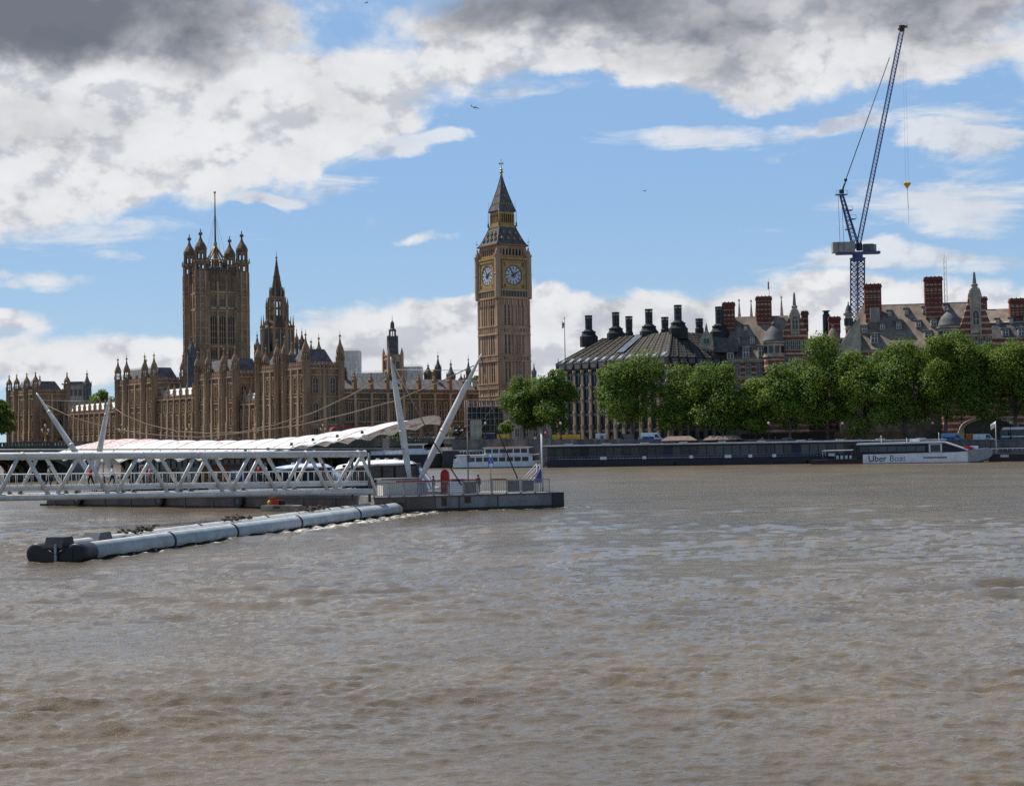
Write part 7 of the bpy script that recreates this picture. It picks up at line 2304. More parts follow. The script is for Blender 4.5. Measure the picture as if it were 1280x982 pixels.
    mb = MB(); mb.tube((0, 0, 0), (0, 0, zs(543)), .095, white_d, 8); mb.build('post', s); mb = MB(); mb.lathe(0, 0, [(zs(543), .13), (zs(541.5), .1)], 8, steel); mb.build('cap', s)
    s = thing('folded_awning', 'purple cloth bundle strapped to the white post at the pontoon end', 'cloth', P2(x2(671.5, 3.2), 3.2, ZT + .03), rz2)
    mb = MB(); mb.yprism([(-.6, .9), (.35, .9), (.4, 1.5), (.15, 2.3), (-.2, 1.7)], -.15, .15, purple); mb.build('bundle', s)
    s = thing('boarding_steps', 'grey boarding steps with handrails rising at the right end of the near pontoon', 'steps', P2(x2(662, 4), 4, ZT + .03), rz2)
    mb = MB()
    for i in range(6): mb.box(-1.0 + i * .3, -.7 + i * .3, -.5, .5, .3 * i, .3 * i + .08, steel)
    mb.build('tread', s)
    mb = MB()
    for y in (-.5, .5):
        mb.tube((-1.1, y, .9), (.8, y, 2.75), .05, white_d, 6); mb.tube((-1.1, y, 0), (-1.1, y, .9), .05, white_d, 6); mb.tube((.8, y, 0), (.8, y, 2.75), .05, white_d, 6); mb.tube((-1.1, y, .1), (.8, y, 1.9), .07, steel, 6)
    mb.build('handrail', s)
    for i, (px, top, lab) in enumerate(((470, 'black', 'at the landing of the gangway'), (540, 'grey', 'between the mast feet and the red bin'), (596, 'navy', 'right of the red box'))):
        person('visitor in %s clothes on the near pontoon, %s' % (top, lab), P2(x2(px, 6), 6, ZT + .03), top, 'black', i * 1.3, 0, 1.0)

    # small work punt moored by the hull
    w = at(353, 152.5, 0); pu = thing('work_punt', 'small grey work punt with gear moored against the pier, beyond the floating boom', 'boat', (w.x, w.y, 0), PT_RZ + R(6))
    mb = MB(); mb.prism([(-2.1, -.8), (1.2, -.8), (2.3, -.35), (2.3, .35), (1.2, .8), (-2.1, .8)], -.2, .55, stone_g); mb.box(-1.9, 1.1, -.6, .6, .551, .6, gunmetal); mb.box(-.5, .3, -.82, -.79, .3, .5, black); mb.build('hull', pu)
    mb = MB(); mb.lathe(-1.6, 0, [(.55, .2), (.9, .22), (1.05, .08)], 8, yellow, 0, True); mb.tube((-1.6, 0, 1.1), (-1.6, 0, 1.9), .06, steel, 5); mb.cbox((-1.2, .1, 1.5), (.5, .4, .5), orange); mb.build('outboard', pu)
    mb = MB(); mb.cbox((-.6, 0, .85), (.8, .6, .5), red); mb.lathe(-.1, .1, [(.6, .3), (1.0, .25)], 8, black); mb.build('gear', pu)

    # floating boom of twin tubes, moored out from the pier
    ba = at(98, 89.0, 0); bb = at(500, 143, 0); d3 = (bb - ba).normalized(); n3 = Vector((-d3.y, d3.x, 0)); L3 = (bb - ba).length; rz3 = math.atan2(d3.y, d3.x)
    bo = thing('floating_boom', 'long pale floating boom of twin tubes with black rounded ends, slanting out from the pier', 'boom', (ba.x, ba.y, 0), rz3)
    tubem = mat('pale_boom_paint', (.43, .47, .485), .5, (.33, .355, .355), .9, third=(.24, .19, .14, .45))
    for y, z in ((0, .42), (2.6, .41)):
        mb = MB(); mb.tube((1.2, y, z), (L3 - 1.5, y, z), .60, tubem, 28); mb.path([(L3 - 1.5, y, z), (L3 - .6, y, z - .1), (L3, y, z - .25)], .60, stone_l, 20, [.599, .48, .26])
        t = mb.build('tube', bo)
        mb = MB(); mb.path([(1.2, y, z), (-.36, y, z), (-.42, y, z), (-.43, y, z)], .61, black, 28, [.612, .61, .56, .35]); mb.build('end_cap', t)
        mb = MB(); vs = []; fs = []; nn = 60
        for k in range(nn + 1):                  # ragged slime line round the lower side
            x = -.3 + k * (L3 - 1.2) / nn; hi = .13 + .05 * math.sin(k * 2.3) + .03 * math.sin(k * 5.1)
            for sg in (-1, 1):
                for q in range(4):
                    zz = hi + (-.45 - hi) * q / 3; dz = zz - z; vs.append((x, y + sg * math.sqrt(max(.01, .617 ** 2 - dz * dz)), zz))
        for k in range(nn):
            for q in range(3):
                for o8 in (0, 4): fs.append((k*8+o8+q, k*8+o8+q+1, (k+1)*8+o8+q+1, (k+1)*8+o8+q))
        mb.add(vs, fs, weed); mb.build('weed_band', t)
        for px in (207, 286, 367, 441):
            x = (on_line(px, ba, d3) - ba).dot(d3)
            mb = MB(); mb.tube((x - .12, y, z), (x + .12, y, z), .64, black, 28); mb.build('ring', t)
    mb = MB(); mb.box(-.46, .5, .1, 2.5, -.3, .8, black)
    mb.yprism([(-.6, .8), (.8, .8), (.55, 1.4), (-.35, 1.4)], .7, 1.9, black); mb.box(-.66, -.56, 1.05, 1.2, -.1, 1.0, steel)
    for s_ in (-1, 1): mb.tube((-.62, 1.12, .4), (-.62, 1.12 + s_ * .45, .65), .05, black, 5)
    mb.build('bow_block', bo)
    mb = MB(); mb.box(8, L3 - 4, 1.0, 1.7, .85, .94, steel); mb.build('walkway', bo)
    mb = MB(); mb.yprism([(5.4, .8), (7.2, .8), (6.9, 1.3), (5.7, 1.3)], 1.9, 3.0, gunmetal); mb.build('cleat_box', bo)
    rr = random.Random(4)
    for k, (x, n_c, lab) in enumerate(((10.5, 46, 'near the black end'), (25, 50, 'between two black rings'), (40, 60, 'near the pier end'))):
        c = ba + d3 * x + n3 * 1.9
        h = thing('chain_pile', 'heap of rusty mooring chain lying on the floating boom %s' % lab, 'chain', (c.x, c.y, .98), rz3)
        mb = MB()
        for j in range(n_c):
            a = rr.uniform(0, 6.28); q = Vector((rr.gauss(0, 1.1), rr.gauss(0, .28), abs(rr.gauss(0.05, .11))))
            pts = [q + Vector((math.cos(a) * .16 * math.cos(t) - math.sin(a) * .09 * math.sin(t), math.sin(a) * .16 * math.cos(t) + math.cos(a) * .09 * math.sin(t), .1 + .05 * math.sin(t + a))) for t in [i * 1.047 for i in range(7)]]
            mb.path(pts, .045, rust, 5)
        mb.build('links', h)
    def xy(v): return (v.x, v.y)
    FOAM_LINES.append((xy(ba - n3 * .9 - d3 * .5), xy(bb - n3 * .9 - d3 * 2), 1.0, .6)); FOAM_LINES.append((xy(bb - d3 * 30 - n3 * 1.5), xy(bb - n3 * 2.5), 3.4, .7))
    FOAM_LINES.append((xy(qa - n2 * 1.0), xy(qb + d2 * 3 - n2 * 1.0), 2.4, .7)); FOAM_LINES.append((xy(ba - d3 * 1.2 - n3 * .5), xy(ba - d3 * 1.2 + n3 * 3), 1.2, .55))
    FOAM_LINES.append((xy(PT_A), xy(PT_A + PT_D * 6 - PT_N * 1), 2.2, .5))

build_bridge(); build_bus(); build_statue(); build_gangway(); build_pier()
# ---------------------------------------------------------------- boats and moored pontoons
def text_mesh(txt, size, mt, depth=.02, bold=0.0, font_shear=0.0):
    cu = bpy.data.curves.new('lettering', 'FONT'); cu.body = txt; cu.size = size; cu.extrude = depth; cu.offset = bold; cu.shear = font_shear
    ob = bpy.data.objects.new('lettering', cu); COL.objects.link(ob)
    dg = bpy.context.evaluated_depsgraph_get(); dg.update()
    me = bpy.data.meshes.new_from_object(ob.evaluated_get(dg)); bpy.data.objects.remove(ob); bpy.data.curves.remove(cu)
    me.materials.clear(); me.materials.append(mt)
    return me

def hull_mesh(L, W, fb, bow, m, m2=None, stern=0.0, sheer=.5, n=24, boot=None):
    """boat hull along +x: bow at x=L, freeboard fb, sheer rise at the bow"""
    mb = MB(); rings = []
    for i in range(n + 1):
        t = i / n; x = L * t
        w = W / 2
        if t > 1 - bow: 
            q = (t - (1 - bow)) / bow; w *= math.sqrt(max(0, 1 - q ** 2.2)) * .98 + .02
        if t < stern: w *= .8 + .2 * t / stern
        zt = fb + sheer * max(0, (t - .68) / .32) ** 2
        rings.append([(x - .25 * (t > .97), -w * .85, -.4), (x, -w, .25), (x + (.35 if t > .95 else 0), -w, zt), (x + (.35 if t > .95 else 0), w, zt), (x, w, .25), (x - .25 * (t > .97), w * .85, -.4)])
    vs = [v for r in rings for v in r]; fs = []
    for i in range(n):
        for j in range(6):
            k = (j + 1) % 6; fs.append((i*6+j, (i+1)*6+j, (i+1)*6+k, i*6+k))
    fs.append((5,4,3,2,1,0)); fs.append(tuple(n*6+j for j in range(6)))
    mb.add(vs, fs, m)
    if boot: 
        for i in range(n):
            for s_ in (1,):
                a, b = rings[i][1], rings[i+1][1]
                mb.add([(a[0], a[1]-.012, -.3), (b[0], b[1]-.012, -.3), (b[0], b[1]-.012, .26), (a[0], a[1]-.012, .26)], [(0,1,2,3)], boot)
    return mb

def build_boats():
    # white two deck tour boat, bow to the right
    Yb = 386.0; a = at(568, Yb, 0); b = at(682, Yb - 3, 0); rz = math.atan2(b.y - a.y, b.x - a.x); L = (b - a).length; k = Yb / F
    root = thing('tour_boat', 'white two deck tour boat with orange top rail, left of the long dark pontoon', 'boat', (a.x, a.y, 0), rz)
    hull_mesh(L - .4, 5.4, 1.25, .22, white, None, .1, .9, boot=black).build('hull', root)
    mb = MB(); mb.box(1.0, L * .87, -2.45, 2.45, 1.25, 3.15, white); mb.box(.6, L * .93, -2.75, 2.75, 3.15, 3.38, white); mb.box(.2, 5.5, -2.5, 2.5, 1.25, 2.35, white); mb.build('lower_cabin', root)
    mb = MB(); mb.box(8.0, L * .83, -2.3, 2.3, 3.38, 5.0, white); mb.box(7.6, L * .86, -2.55, 2.55, 5.0, 5.18, white); mb.build('upper_cabin', root)
    for (x0, x1, z0, z1) in ([(4.0 + i * 1.95, 5.6 + i * 1.95, 1.65, 2.72) for i in range(8)]):
        mb = MB(); mb.box(x0, x1, -2.50, -2.43, z0, z1, glass_d); mb.build('window', root)
    for i in range(6):
        mb = MB(); mb.box(8.4 + i * 1.8, 9.9 + i * 1.8, -2.35, -2.28, 3.75, 4.75, glass_d); mb.build('window', root)
    mb = MB(); mb.box(L * .83, L * .835, -1.9, 1.9, 3.7, 4.8, glass_d); mb.box(L*.868, L*.874, -1.9, 1.9, 1.8, 2.9, glass_d); mb.build('windscreen', root)
    mb = MB(); mb.box(9, L * .8, -2.2, 2.2, 5.19, 5.32, orange)
    for i in range(8): mb.tube((2.0 + i * .8, -2.3, 3.38), (2.0 + i * .8, -2.3, 4.3), .03, white_d, 4)
    mb.tube((1.6, -2.3, 4.3), (8, -2.3, 4.3), .04, white_d, 5)
    mb.build('top_rail', root)
    mb = MB(); mb.M = Matrix.Translation((13.2, -2.8, 3.2)) @ Matrix.Rotation(R(90), 4, 'X'); mb.lathe(0, 0, [(0, .34), (.08, .34)], 14, red); mb.lathe(0, 0, [(.081, .18), (.09, .18)], 12, white); mb.build('lifebuoy', root)

    # black hulled cruiser behind the canopy masts
    Yc = 402.0; a = at(418, Yc, 0); b = at(571, Yc - 2, 0); rz = math.atan2(b.y - a.y, b.x - a.x); L = (b - a).length
    root = thing('river_cruiser', 'black hulled river cruiser with white deck and small wheelhouse, behind the tall leaning masts', 'boat', (a.x, a.y, 0), rz)
    hull_mesh(L, 6.0, 3.6, .25, black, None, .05, .7).build('hull', root)
    mb = MB(); mb.prism([(1, -2.7), (L * .82, -2.7), (L - 1.2, -.6), (L - 1.2, .6), (L * .82, 2.7), (1, 2.7)], 3.62, 3.9, white); mb.box(3, L * .78, -2.2, 2.2, 3.9, 4.7, white); mb.build('deck', root)
    mb = MB(); mb.box(L * .56, L * .74, -1.7, 1.7, 4.7, 6.3, white); mb.box(L * .55, L * .76, -1.95, 1.95, 6.3, 6.5, white); mb.build('wheelhouse', root)
    mb = MB(); mb.box(L * .57, L * .73, -1.76, -1.69, 5.2, 6.0, glass_d); mb.box(L * .74, L * .743, -1.5, 1.5, 5.2, 6.0, glass_d); mb.build('window', root)
    mb = MB()
    for i in range(14): mb.tube((4 + i * 1.2, -2.6, 3.9), (4 + i * 1.2, -2.6, 4.9), .03, white_d, 4)
    mb.tube((4, -2.6, 4.9), (20, -2.6, 4.9), .04, white_d, 5); mb.build('rail', root)
    # navy pontoon cabin between cruiser and tour boat
    Yn = 393.0; a = at(552, Yn, 0); b = at(612, Yn, 0)
    root = thing('pier_cabin', 'navy blue floating pier cabin behind the stern of the white tour boat', 'pontoon', (a.x, a.y, 0), 0)
    L = b.x - a.x; mb = MB(); mb.box(0, L, 0, 6, -.5, 1.2, black); mb.build('hull', root); mb = MB(); mb.box(.2, L - .2, .4, 5.6, 1.2, 4.4, navy); mb.box(-.2, L + .2, 0, 6, 4.4, 4.6, steel); mb.build('cabin', root)
    for i in range(4): mb = MB(); mb.box(1 + i * 2.8, 3 + i * 2.8, .34, .42, 2.2, 3.7, glass_d); mb.build('window', root)

    # the long dark floating pier
    A = at(684, 376, 0); B = at(1178, 361, 0); d = (B - A).normalized(); L = (B - A).length; rz = math.atan2(d.y, d.x)
    root = thing('floating_pier', 'long dark floating pier hall with pale flat roof and glass sides, moored below the trees', 'pontoon', (A.x, A.y, 0), rz)
    mb = MB()
    for i in range(3): mb.box(i * L / 3 + .12, (i + 1) * L / 3 - .12, -1.2, 9, -.5, 1.45, black)
    mb.box(0, L, -1.1, 8.8, 1.1, 1.4, gunmetal)
    mb.build('hull', root)
    mb = MB(); mb.box(-1.5, L + 1, -1.0, 9.5, 5.15, 5.42, white_d); mb.box(-1.3, L + .8, -.8, 9.3, 4.85, 5.15, navy)
    for i in range(10): mb.box(4 + i * L / 10, 6 + i * L / 10, 2, 5, 5.42, 5.75, steel)
    mb.build('roof', root)
    n = 46
    mb = MB(); mb.box(0, L, .9, 8.4, 1.45, 4.85, navy); mb.build('wall', root)
    rr = random.Random(3)
    gl = [glass_d, glass_b, mat('green_reflection_glass', (.04, .06, .055), .1, (.02, .03, .03), .4, spec=.6)]  # greenish reflections put into the colour of some panes
    for i in range(n):
        if i % 15 == 14: continue
        x0 = i * L / n; mb = MB(); mb.box(x0 + .12, x0 + L / n - .12, .82, .92, 2.3, 4.7, rr.choice(gl)); mb.box(x0 + .12, x0 + L/n - .12, .79, .83, 3.9, 3.98, gunmetal); mb.build('window', root)
    mb = MB(); mb.tube((0, -.9, 2.55), (L, -.9, 2.55), .045, steel, 5); mb.tube((0, -.9, 2.0), (L, -.9, 2.0), .03, steel, 4)
    for i in range(120): mb.tube((i * L / 120, -.9, 1.45), (i * L / 120, -.9, 2.55), .03, steel, 4)
    mb.build('railing', root)
    for i, x in enumerate((.14, .25, .37, .46, .52, .58, .72, .80, .93)):
        mb = MB(); mb.box(L * x, L * x + (.9 if i % 3 else 1.6), -.98, -.93, 1.75, 2.45, white); mb.build('notice', root)
    # roofed access stages behind it
    for (px, w_, lab) in ((849, 9, 'low brown hipped roof on the embankment behind the floating pier, the left one'), (904, 10, 'low brown hipped roof on the embankment behind the floating pier, the right one')):
        p = at(px, 380, 4.9); o = thing('pier_roof', lab, 'roof', p, rz)
        mb = MB(); hip_roof(mb, -w_/2, w_/2, -2, 3, 1.2, 2.3, mat('brown_roof', (.20, .15, .12), .85, (.14, .10, .085), .8), 1.8); mb.build('roof', o)
        mb = MB()
        for x in (-w_/2 + .4, w_/2 - .4):
            for y in (-1.6, 2.6): mb.tube((x, y, -5), (x, y, 1.25), .12, gunmetal, 6)
        mb.build('post', o)
    # white and black catamaran ferry with lettering
    A2 = at(1016, 358, 0); B2 = at(1243, 346, 0); d2 = (B2 - A2).normalized(); L = (B2 - A2).length; rz = math.atan2(d2.y, d2.x); s = L / 227.0
    root = thing('river_bus', 'white and black river bus catamaran with large black lettering along its white side', 'ferry', (A2.x, A2.y, 0), rz)
    def X(px): return (px - 1016) * s
    W = 8.0
    mb = MB()
    def section(px, ztop, zbot, w): return [(X(px), -w, zbot), (X(px), -w, ztop), (X(px), w, ztop), (X(px), w, zbot)]
    def loft(mb, secs, m):
        vs = [v for q in secs for v in q]; fs = []
        for i in range(len(secs) - 1):
            for j in range(4):
                k_ = (j + 1) % 4; fs.append((i*4+k_, i*4+j, (i+1)*4+j, (i+1)*4+k_))
        fs.append((0,1,2,3)); e = (len(secs)-1)*4; fs.append((e+3,e+2,e+1,e)); mb.add(vs, fs, m)
    loft(mb, [section(1016, 1.0, -.4, W/2), section(1084, 1.3, -.4, W/2)], black)
    loft(mb, [section(1082, 2.15, -.4, W/2 + .03), section(1200, 2.45, -.4, W/2 + .03), section(1211, 2.6, -.3, W/2 - .1)], white)
    mb.build('hull', root)
    mb = MB(); loft(mb, [section(1211, 2.75, .1, W/2 - .1), section(1226, 3.1, .35, W/2 - .9), section(1236, 3.2, .9, W/2 - 2.2), section(1241, 3.0, 1.6, W/2 - 3.2)], steel)
    loft(mb, [section(1206, 2.0, -.4, W/2 - .2), section(1222, 1.3, -.3, W/2 - 1.2), section(1230, .6, -.2, W/2 - 1.6)], gunmetal)
    mb.build('bow', root)
    mb = MB(); mb.box(X(1016), X(1211), -W/2 - .045, -W/2 - .02, -.3, .16, red); mb.build('boot_top', root)
    mb = MB(); loft(mb, [section(1070, 4.35, 1.3, W/2 - .35), section(1160, 4.5, 2.0, W/2 - .35), section(1181, 4.55, 2.2, W/2 - .35), section(1212, 2.75, 2.3, W/2 - .7)], black); mb.build('cabin', root)
    mb = MB(); loft(mb, [section(1074, 4.75, 4.36, W/2 - .2), section(1160, 4.95, 4.52, W/2 - .2), section(1184, 4.9, 4.56, W/2 - .3)], white)
    loft(mb, [section(1183, 4.88, 4.6, W/2 - .3), section(1212, 3.0, 2.72, W/2 - .5)], white); mb.build('roof', root)
    for i in range(7):
        mb = MB(); x0 = X(1078) + i * 2.1; mb.box(x0, x0 + 1.95, -W/2 + .30, -W/2 + .36, 2.75, 3.95, glass_b); mb.build('window', root)
    mb = MB(); mb.box(X(1164), X(1180), -W/2 + .25, -W/2 + .36, 2.5, 4.35, white); mb.box(X(1166), X(1178), -W/2 + .2, -W/2 + .26, 2.6, 4.2, glass_d); mb.build('door', root)
    mb = MB()
    for x, h in ((1104, 1.6), (1136, .9), (1176, 2.0)): mb.tube((X(x), 0, 4.9), (X(x), 0, 4.9 + h), .07, white_d, 5)
    mb.box(X(1140), X(1152), -1.5, 1.5, 4.9, 5.6, white_d); mb.build('mast', root)
    mb = MB(); loft(mb, [section(1030, 3.2, 3.0, W/2 - .6), section(1072, 3.3, 3.1, W/2 - .6)], white_d)
    for x in (1031, 1046, 1068):
        for y in (-W/2 + .8, W/2 - .8): mb.tube((X(x), y, 1.0), (X(x), y, 3.1), .07, steel, 5)
    for i in range(5): mb.box(X(1048) + i * 1.0, X(1048) + i * 1.0 + .6, -W/2 + .4, -W/2 + 1.4, 1.1, 2.0, white_d)
    mb.build('stern_deck', root)
    put('lettering', text_mesh('Uber', 1.98, black, .01, .012), root, (X(1088.5), -W/2 - .05, .56)).rotation_euler = (R(90), 0, 0)
    put('lettering', text_mesh('Boat', 1.98, black, .01, -.028), root, (X(1088.5) + 4.75, -W/2 - .05, .56)).rotation_euler = (R(90), 0, 0)
    mb = MB(); mb.box(X(1157), X(1186), -W/2 - .08, -W/2 - .02, 1.15, 1.4, black); mb.build('rubbing_strake', root)
    mb = MB(); mb.box(X(1206), X(1217), -W/2 + .8, W/2 - 1, 2.9, 3.6, red); mb.box(X(1214), X(1224), -1.5, 1.5, 3.1, 3.7, white); mb.build('bow_seating', root)
    # black landing pontoon at the right edge and its flag
    a = at(1236, 351, 0); b = at(1420, 342, 0); L = (b - a).length; rz = math.atan2(b.y - a.y, b.x - a.x)
    root = thing('landing_pontoon', 'black landing pontoon running out of the right edge, beyond the ferry bow', 'pontoon', (a.x, a.y, 0), rz)
    mb = MB(); mb.box(0, L, 0, 8, -.5, 1.9, black); mb.box(-.1, L, -.1, .2, 1.6, 1.95, gunmetal); mb.build('hull', root)
    mb = MB(); mb.box(2.6, 4.4, -.13, -.09, 1.0, 1.55, cream); mb.build('notice', root)
    mb = MB()
    for i in range(30): mb.tube((i * L / 30, .4, 1.9), (i * L / 30, .4, 3.0), .03, steel, 4)
    mb.tube((0, .4, 3.0), (L, .4, 3.0), .04, steel, 5); mb.build('railing', root)
    f = at(1245.5, 350, 1.95); root = thing('flagpole', 'white flagpole with a small white flag on the landing pontoon', 'flagpole', f, 0)
    zt = CAM_H + (541.4 - 526) * 350 / F - 1.95
    mb = MB(); mb.tube((0, 0, 0), (0, 0, zt), .09, white, 6, .06); mb.build('pole', root)
    def flag(root, w, h, z, m, s_=-1, m2=None):
        mb = MB(); vs = []; n = 8
        for i in range(n + 1):
            t = i / n
            for q in (0, 1): vs.append((s_ * w * t * .8, .12 * math.sin(t * 5), z - h * q - w * t * .45))
        mb.add(vs, [(2*i, 2*i+1, 2*i+3, 2*i+2) for i in range(n)], m, True)
        if m2: mb.box(min(0, s_*w*.8), max(0, s_*w*.8), -.14, -.12, z - h * .6 - w*.25, z - h * .4 - w*.25, m2)
        o = mb.build('flag', root); sd = o.modifiers.new('th', 'SOLIDIFY'); sd.thickness = .02
    flag(root, 1.5, 1.3, zt - .1, white)
    # flags on the roofs
    p = at(706.5, 452, 30); root = thing('flagpole', 'dark flagpole with a red and white flag left of the office roof', 'flagpole', p, 0)
    zt = CAM_H + (550.8 - 397) * 452 / F - 30
    mb = MB(); mb.tube((0, 0, -3), (.0, 0, zt), .16, gunmetal, 6, .1); mb.lathe(0, 0, [(zt, .2), (zt + .3, .05)], 6, gold); mb.build('pole', root); flag(root, 1.0, 2.2, zt - .6, white, -1, red)
    p = at(962, 450, 43); root = thing('flagpole', 'slender flagpole with limp flag above the middle banded chimney', 'flagpole', p, 0)
    zt = CAM_H + (546.4 - 348) * 450 / F - 43
    mb = MB(); mb.tube((0, 0, -3), (0, 0, zt), .10, stone_g, 5, .07); mb.build('pole', root); flag(root, .5, 2.2, zt - .8, purple, -1)

    # catamarans lying behind the gangway
    def cat_boat(name, label, pxa, pxb, Y, zroof, arch=False):
        a = at(pxa, Y, 0); b = at(pxb, Y, 0); L = b.x - a.x
        root = thing(name, label, 'boat', (a.x, a.y, 0), R(-3))
        hull_mesh(L, 5.5, 1.2, .25, white, None, .05, .5, boot=black).build('hull', root)
        mb = MB(); mb.box(.8, L * .80, -2.3, 2.3, 1.2, zroof - .5, black); mb.build('cabin', root)
        for i in range(6): mb = MB(); mb.box(1.1 + i * L * .125, 1.0 + (i + .88) * L * .125, -2.36, -2.29, 1.7, zroof - .75, glass_b); mb.build('window', root)
        mb = MB(); vs = []; n = 16; m = 8
        for i in range(n + 1):
            t = i / n
            z = zroof - .55 * (2 * max(0, .5 - t)) ** 2 - (zroof - 1.6) * max(0, (t - .68) / .32) ** 2
            for j in range(m + 1):
                q = -1 + 2 * j / m; vs.append((L * .97 * t, 2.55 * q * (1 - .35 * max(0, (t - .6) / .4)), z - .45 * q * q))
        fs = [(i*(m+1)+j, (i+1)*(m+1)+j, (i+1)*(m+1)+j+1, i*(m+1)+j+1) for i in range(n) for j in range(m) if not (arch and t and i > 9 and 1 < j < m - 2)]
        mb.add(vs, fs, white if arch else mat('blue_sheen_roof', (.50, .58, .66), .35), True)  # blue sheen of a white roof painted into its base colour
        o = mb.build('roof', root); sd = o.modifiers.new('th', 'SOLIDIFY'); sd.thickness = .22
        mb = MB()
        for i in range(5): mb.lathe(L * (.3 + .09 * i), 0, [(zroof - .3, .3), (zroof + .15, .2)], 6, white_d)
        mb.build('deck_gear', root)
    cat_boat('river_cruiser', 'low river cruiser with blue sheen on its white roof, seen through the gangway truss', 338, 436, 190, 4.25)
    cat_boat('river_cruiser', 'river cruiser with a white sweeping roof arch and black windows, behind the mast feet', 424, 550, 172, 4.75, True)

def build_street():
    wd = (WALL_B - WALL_A).normalized(); wn = Vector((-wd.y, wd.x, 0)); wr = math.atan2(wd.y, wd.x)
    def spot(px, back): 
        p = on_line(px, WALL_A + wn * back, wd); return Vector((p.x, p.y, bank_z(p.x) + (.03 if 6 < back < 20 else 0)))
    def wheels(root, xs, W, r):
        for x in xs:
            for y in (-W/2 + .1, W/2 - .1):
                mb = MB(); mb.M = Matrix.Translation((x, y, r)) @ Matrix.Rotation(R(90), 4, 'X'); mb.lathe(0, 0, [(-.13, r), (.13, r)], 14, black); mb.lathe(0, 0, [(-.15, r*.55), (.15, r*.55)], 10, steel); mb.build('wheel', root)
    def van(label, px, back, m, L=5.6, H=2.5, m2=None, flip=False):
        p = spot(px, back); root = thing('parked_van', label, 'van', p, wr + (math.pi if flip else 0)); W = 2.0
        mb = MB(); mb.yprism([(-L/2, .35), (L/2, .35), (L/2, 1.15), (L/2 - .8, 1.35), (L/2 - 1.55, H - .1), (L/2 - 1.9, H), (-L/2 + .15, H), (-L/2, H - .2)], -W/2, W/2, m)
        b = mb.build('body', root)
        for y in (-W/2 - .012, W/2 + .012):
            mb = MB(); mb.yprism([(L/2 - 1.05, 1.4), (L/2 - 1.65, 2.2), (L/2 - 2.4, 2.2), (L/2 - 2.4, 1.4)], y - .01, y + .01, glass_d); mb.build('side_window', root)
        mb = MB(); mb.add([(L/2 - .82, -W/2 + .15, 1.40), (L/2 - .82, W/2 - .15, 1.40), (L/2 - 1.5, W/2 - .2, H - .2), (L/2 - 1.5, -W/2 + .2, H - .2)], [(0,1,2,3)], glass_d); mb.build('windscreen', root)
        if m2: mb = MB(); mb.box(-L/2 + .5, L/2 - 2.6, -W/2 - .02, -W/2 + .01, .6, 1.7, m2); mb.box(-L/2 + .5, L/2 - 2.6, W/2 - .01, W/2 + .02, .6, 1.7, m2); mb.build('panel', root)
        wheels(root, (-L/2 + 1.0, L/2 - 1.0), W, .36)
        for y in (-.7, .7): mb = MB(); mb.cbox((L/2 + .01, y, .85), (.06, .3, .2), lampglass); mb.build('headlight', root)
    van('white van with a blue side panel parked below the lone round plane tree', 815, 3.0, white, 6.0, 2.7, bluep)
    van('blue and white van parked right of the tallest tree, above the ferry', 1190, 3.6, mat('pale_blue_paint', (.25, .38, .5), .4), 5.8, 2.6, bluep)
    van('white van in the shade left of the parked coach, above the ferry bow', 1229, 3.6, white, 5.4, 2.4)
    def car(label, px, back, m):
        p = spot(px, back); root = thing('parked_car', label, 'car', p, wr); L, W = 4.3, 1.75
        mb = MB(); mb.yprism([(-L/2, .3), (L/2, .3), (L/2, .75), (L/2 - .9, .95), (L/2 - 1.6, 1.42), (-L/2 + 1.0, 1.45), (-L/2 + .25, .98), (-L/2, .85)], -W/2, W/2, m); mb.build('body', root)
        for y in (-W/2 - .01, W/2 + .01): mb = MB(); mb.yprism([(L/2 - 1.1, .97), (L/2 - 1.65, 1.34), (-L/2 + 1.05, 1.36), (-L/2 + .55, 1.0)], y - .01, y + .01, glass_d); mb.build('side_window', root)
        wheels(root, (-L/2 + .8, L/2 - .8), W, .32)
    car('dark red car parked under the trees above the middle of the ferry', 1154, 3.2, mat('maroon_paint', (.25, .06, .05), .4))
    car('grey car parked under the trees left of the orange barrier, above the floating pier', 985, 3.2, steel)
    # coach
    p = spot(1283, 4.2); root = thing('coach', 'white roofed coach with dark windows parked at the right edge under the trees', 'coach', p, wr + math.pi)
    L, W, H = 13.0, 2.55, 3.9
    mb = MB(); mb.yprism([(-L/2, .4), (L/2 - .1, .4), (L/2, 1.6), (L/2 - .3, H - .5), (L/2 - .9, H), (-L/2, H)], -W/2, W/2, gunmetal); mb.build('body', root)
    mb = MB(); mb.yprism([(-L/2 - .02, H - .55), (L/2 - .35, H - .55), (L/2 - .9, H + .03), (-L/2 - .02, H + .03)], -W/2 - .03, W/2 + .03, white); mb.box(-L/2, L/2 - .3, -W/2 - .025, W/2 + .025, 1.55, 1.85, white); mb.build('roof', root)
    for i in range(7):
        for y in (-W/2 - .02, W/2 + .02): mb = MB(); mb.box(-L/2 + .3 + i * 1.7, -L/2 + 1.9 + i * 1.7, y - .012, y + .012, 1.95, 3.25, glass_d); mb.build('window', root)
    mb = MB(); mb.box(L/2 - .22, L/2 - .1, -W/2 + .15, W/2 - .15, 1.7, 3.2, glass_d); mb.build('windscreen', root)
    wheels(root, (-L/2 + 2.2, -L/2 + 3.4, L/2 - 2.4), W, .48)
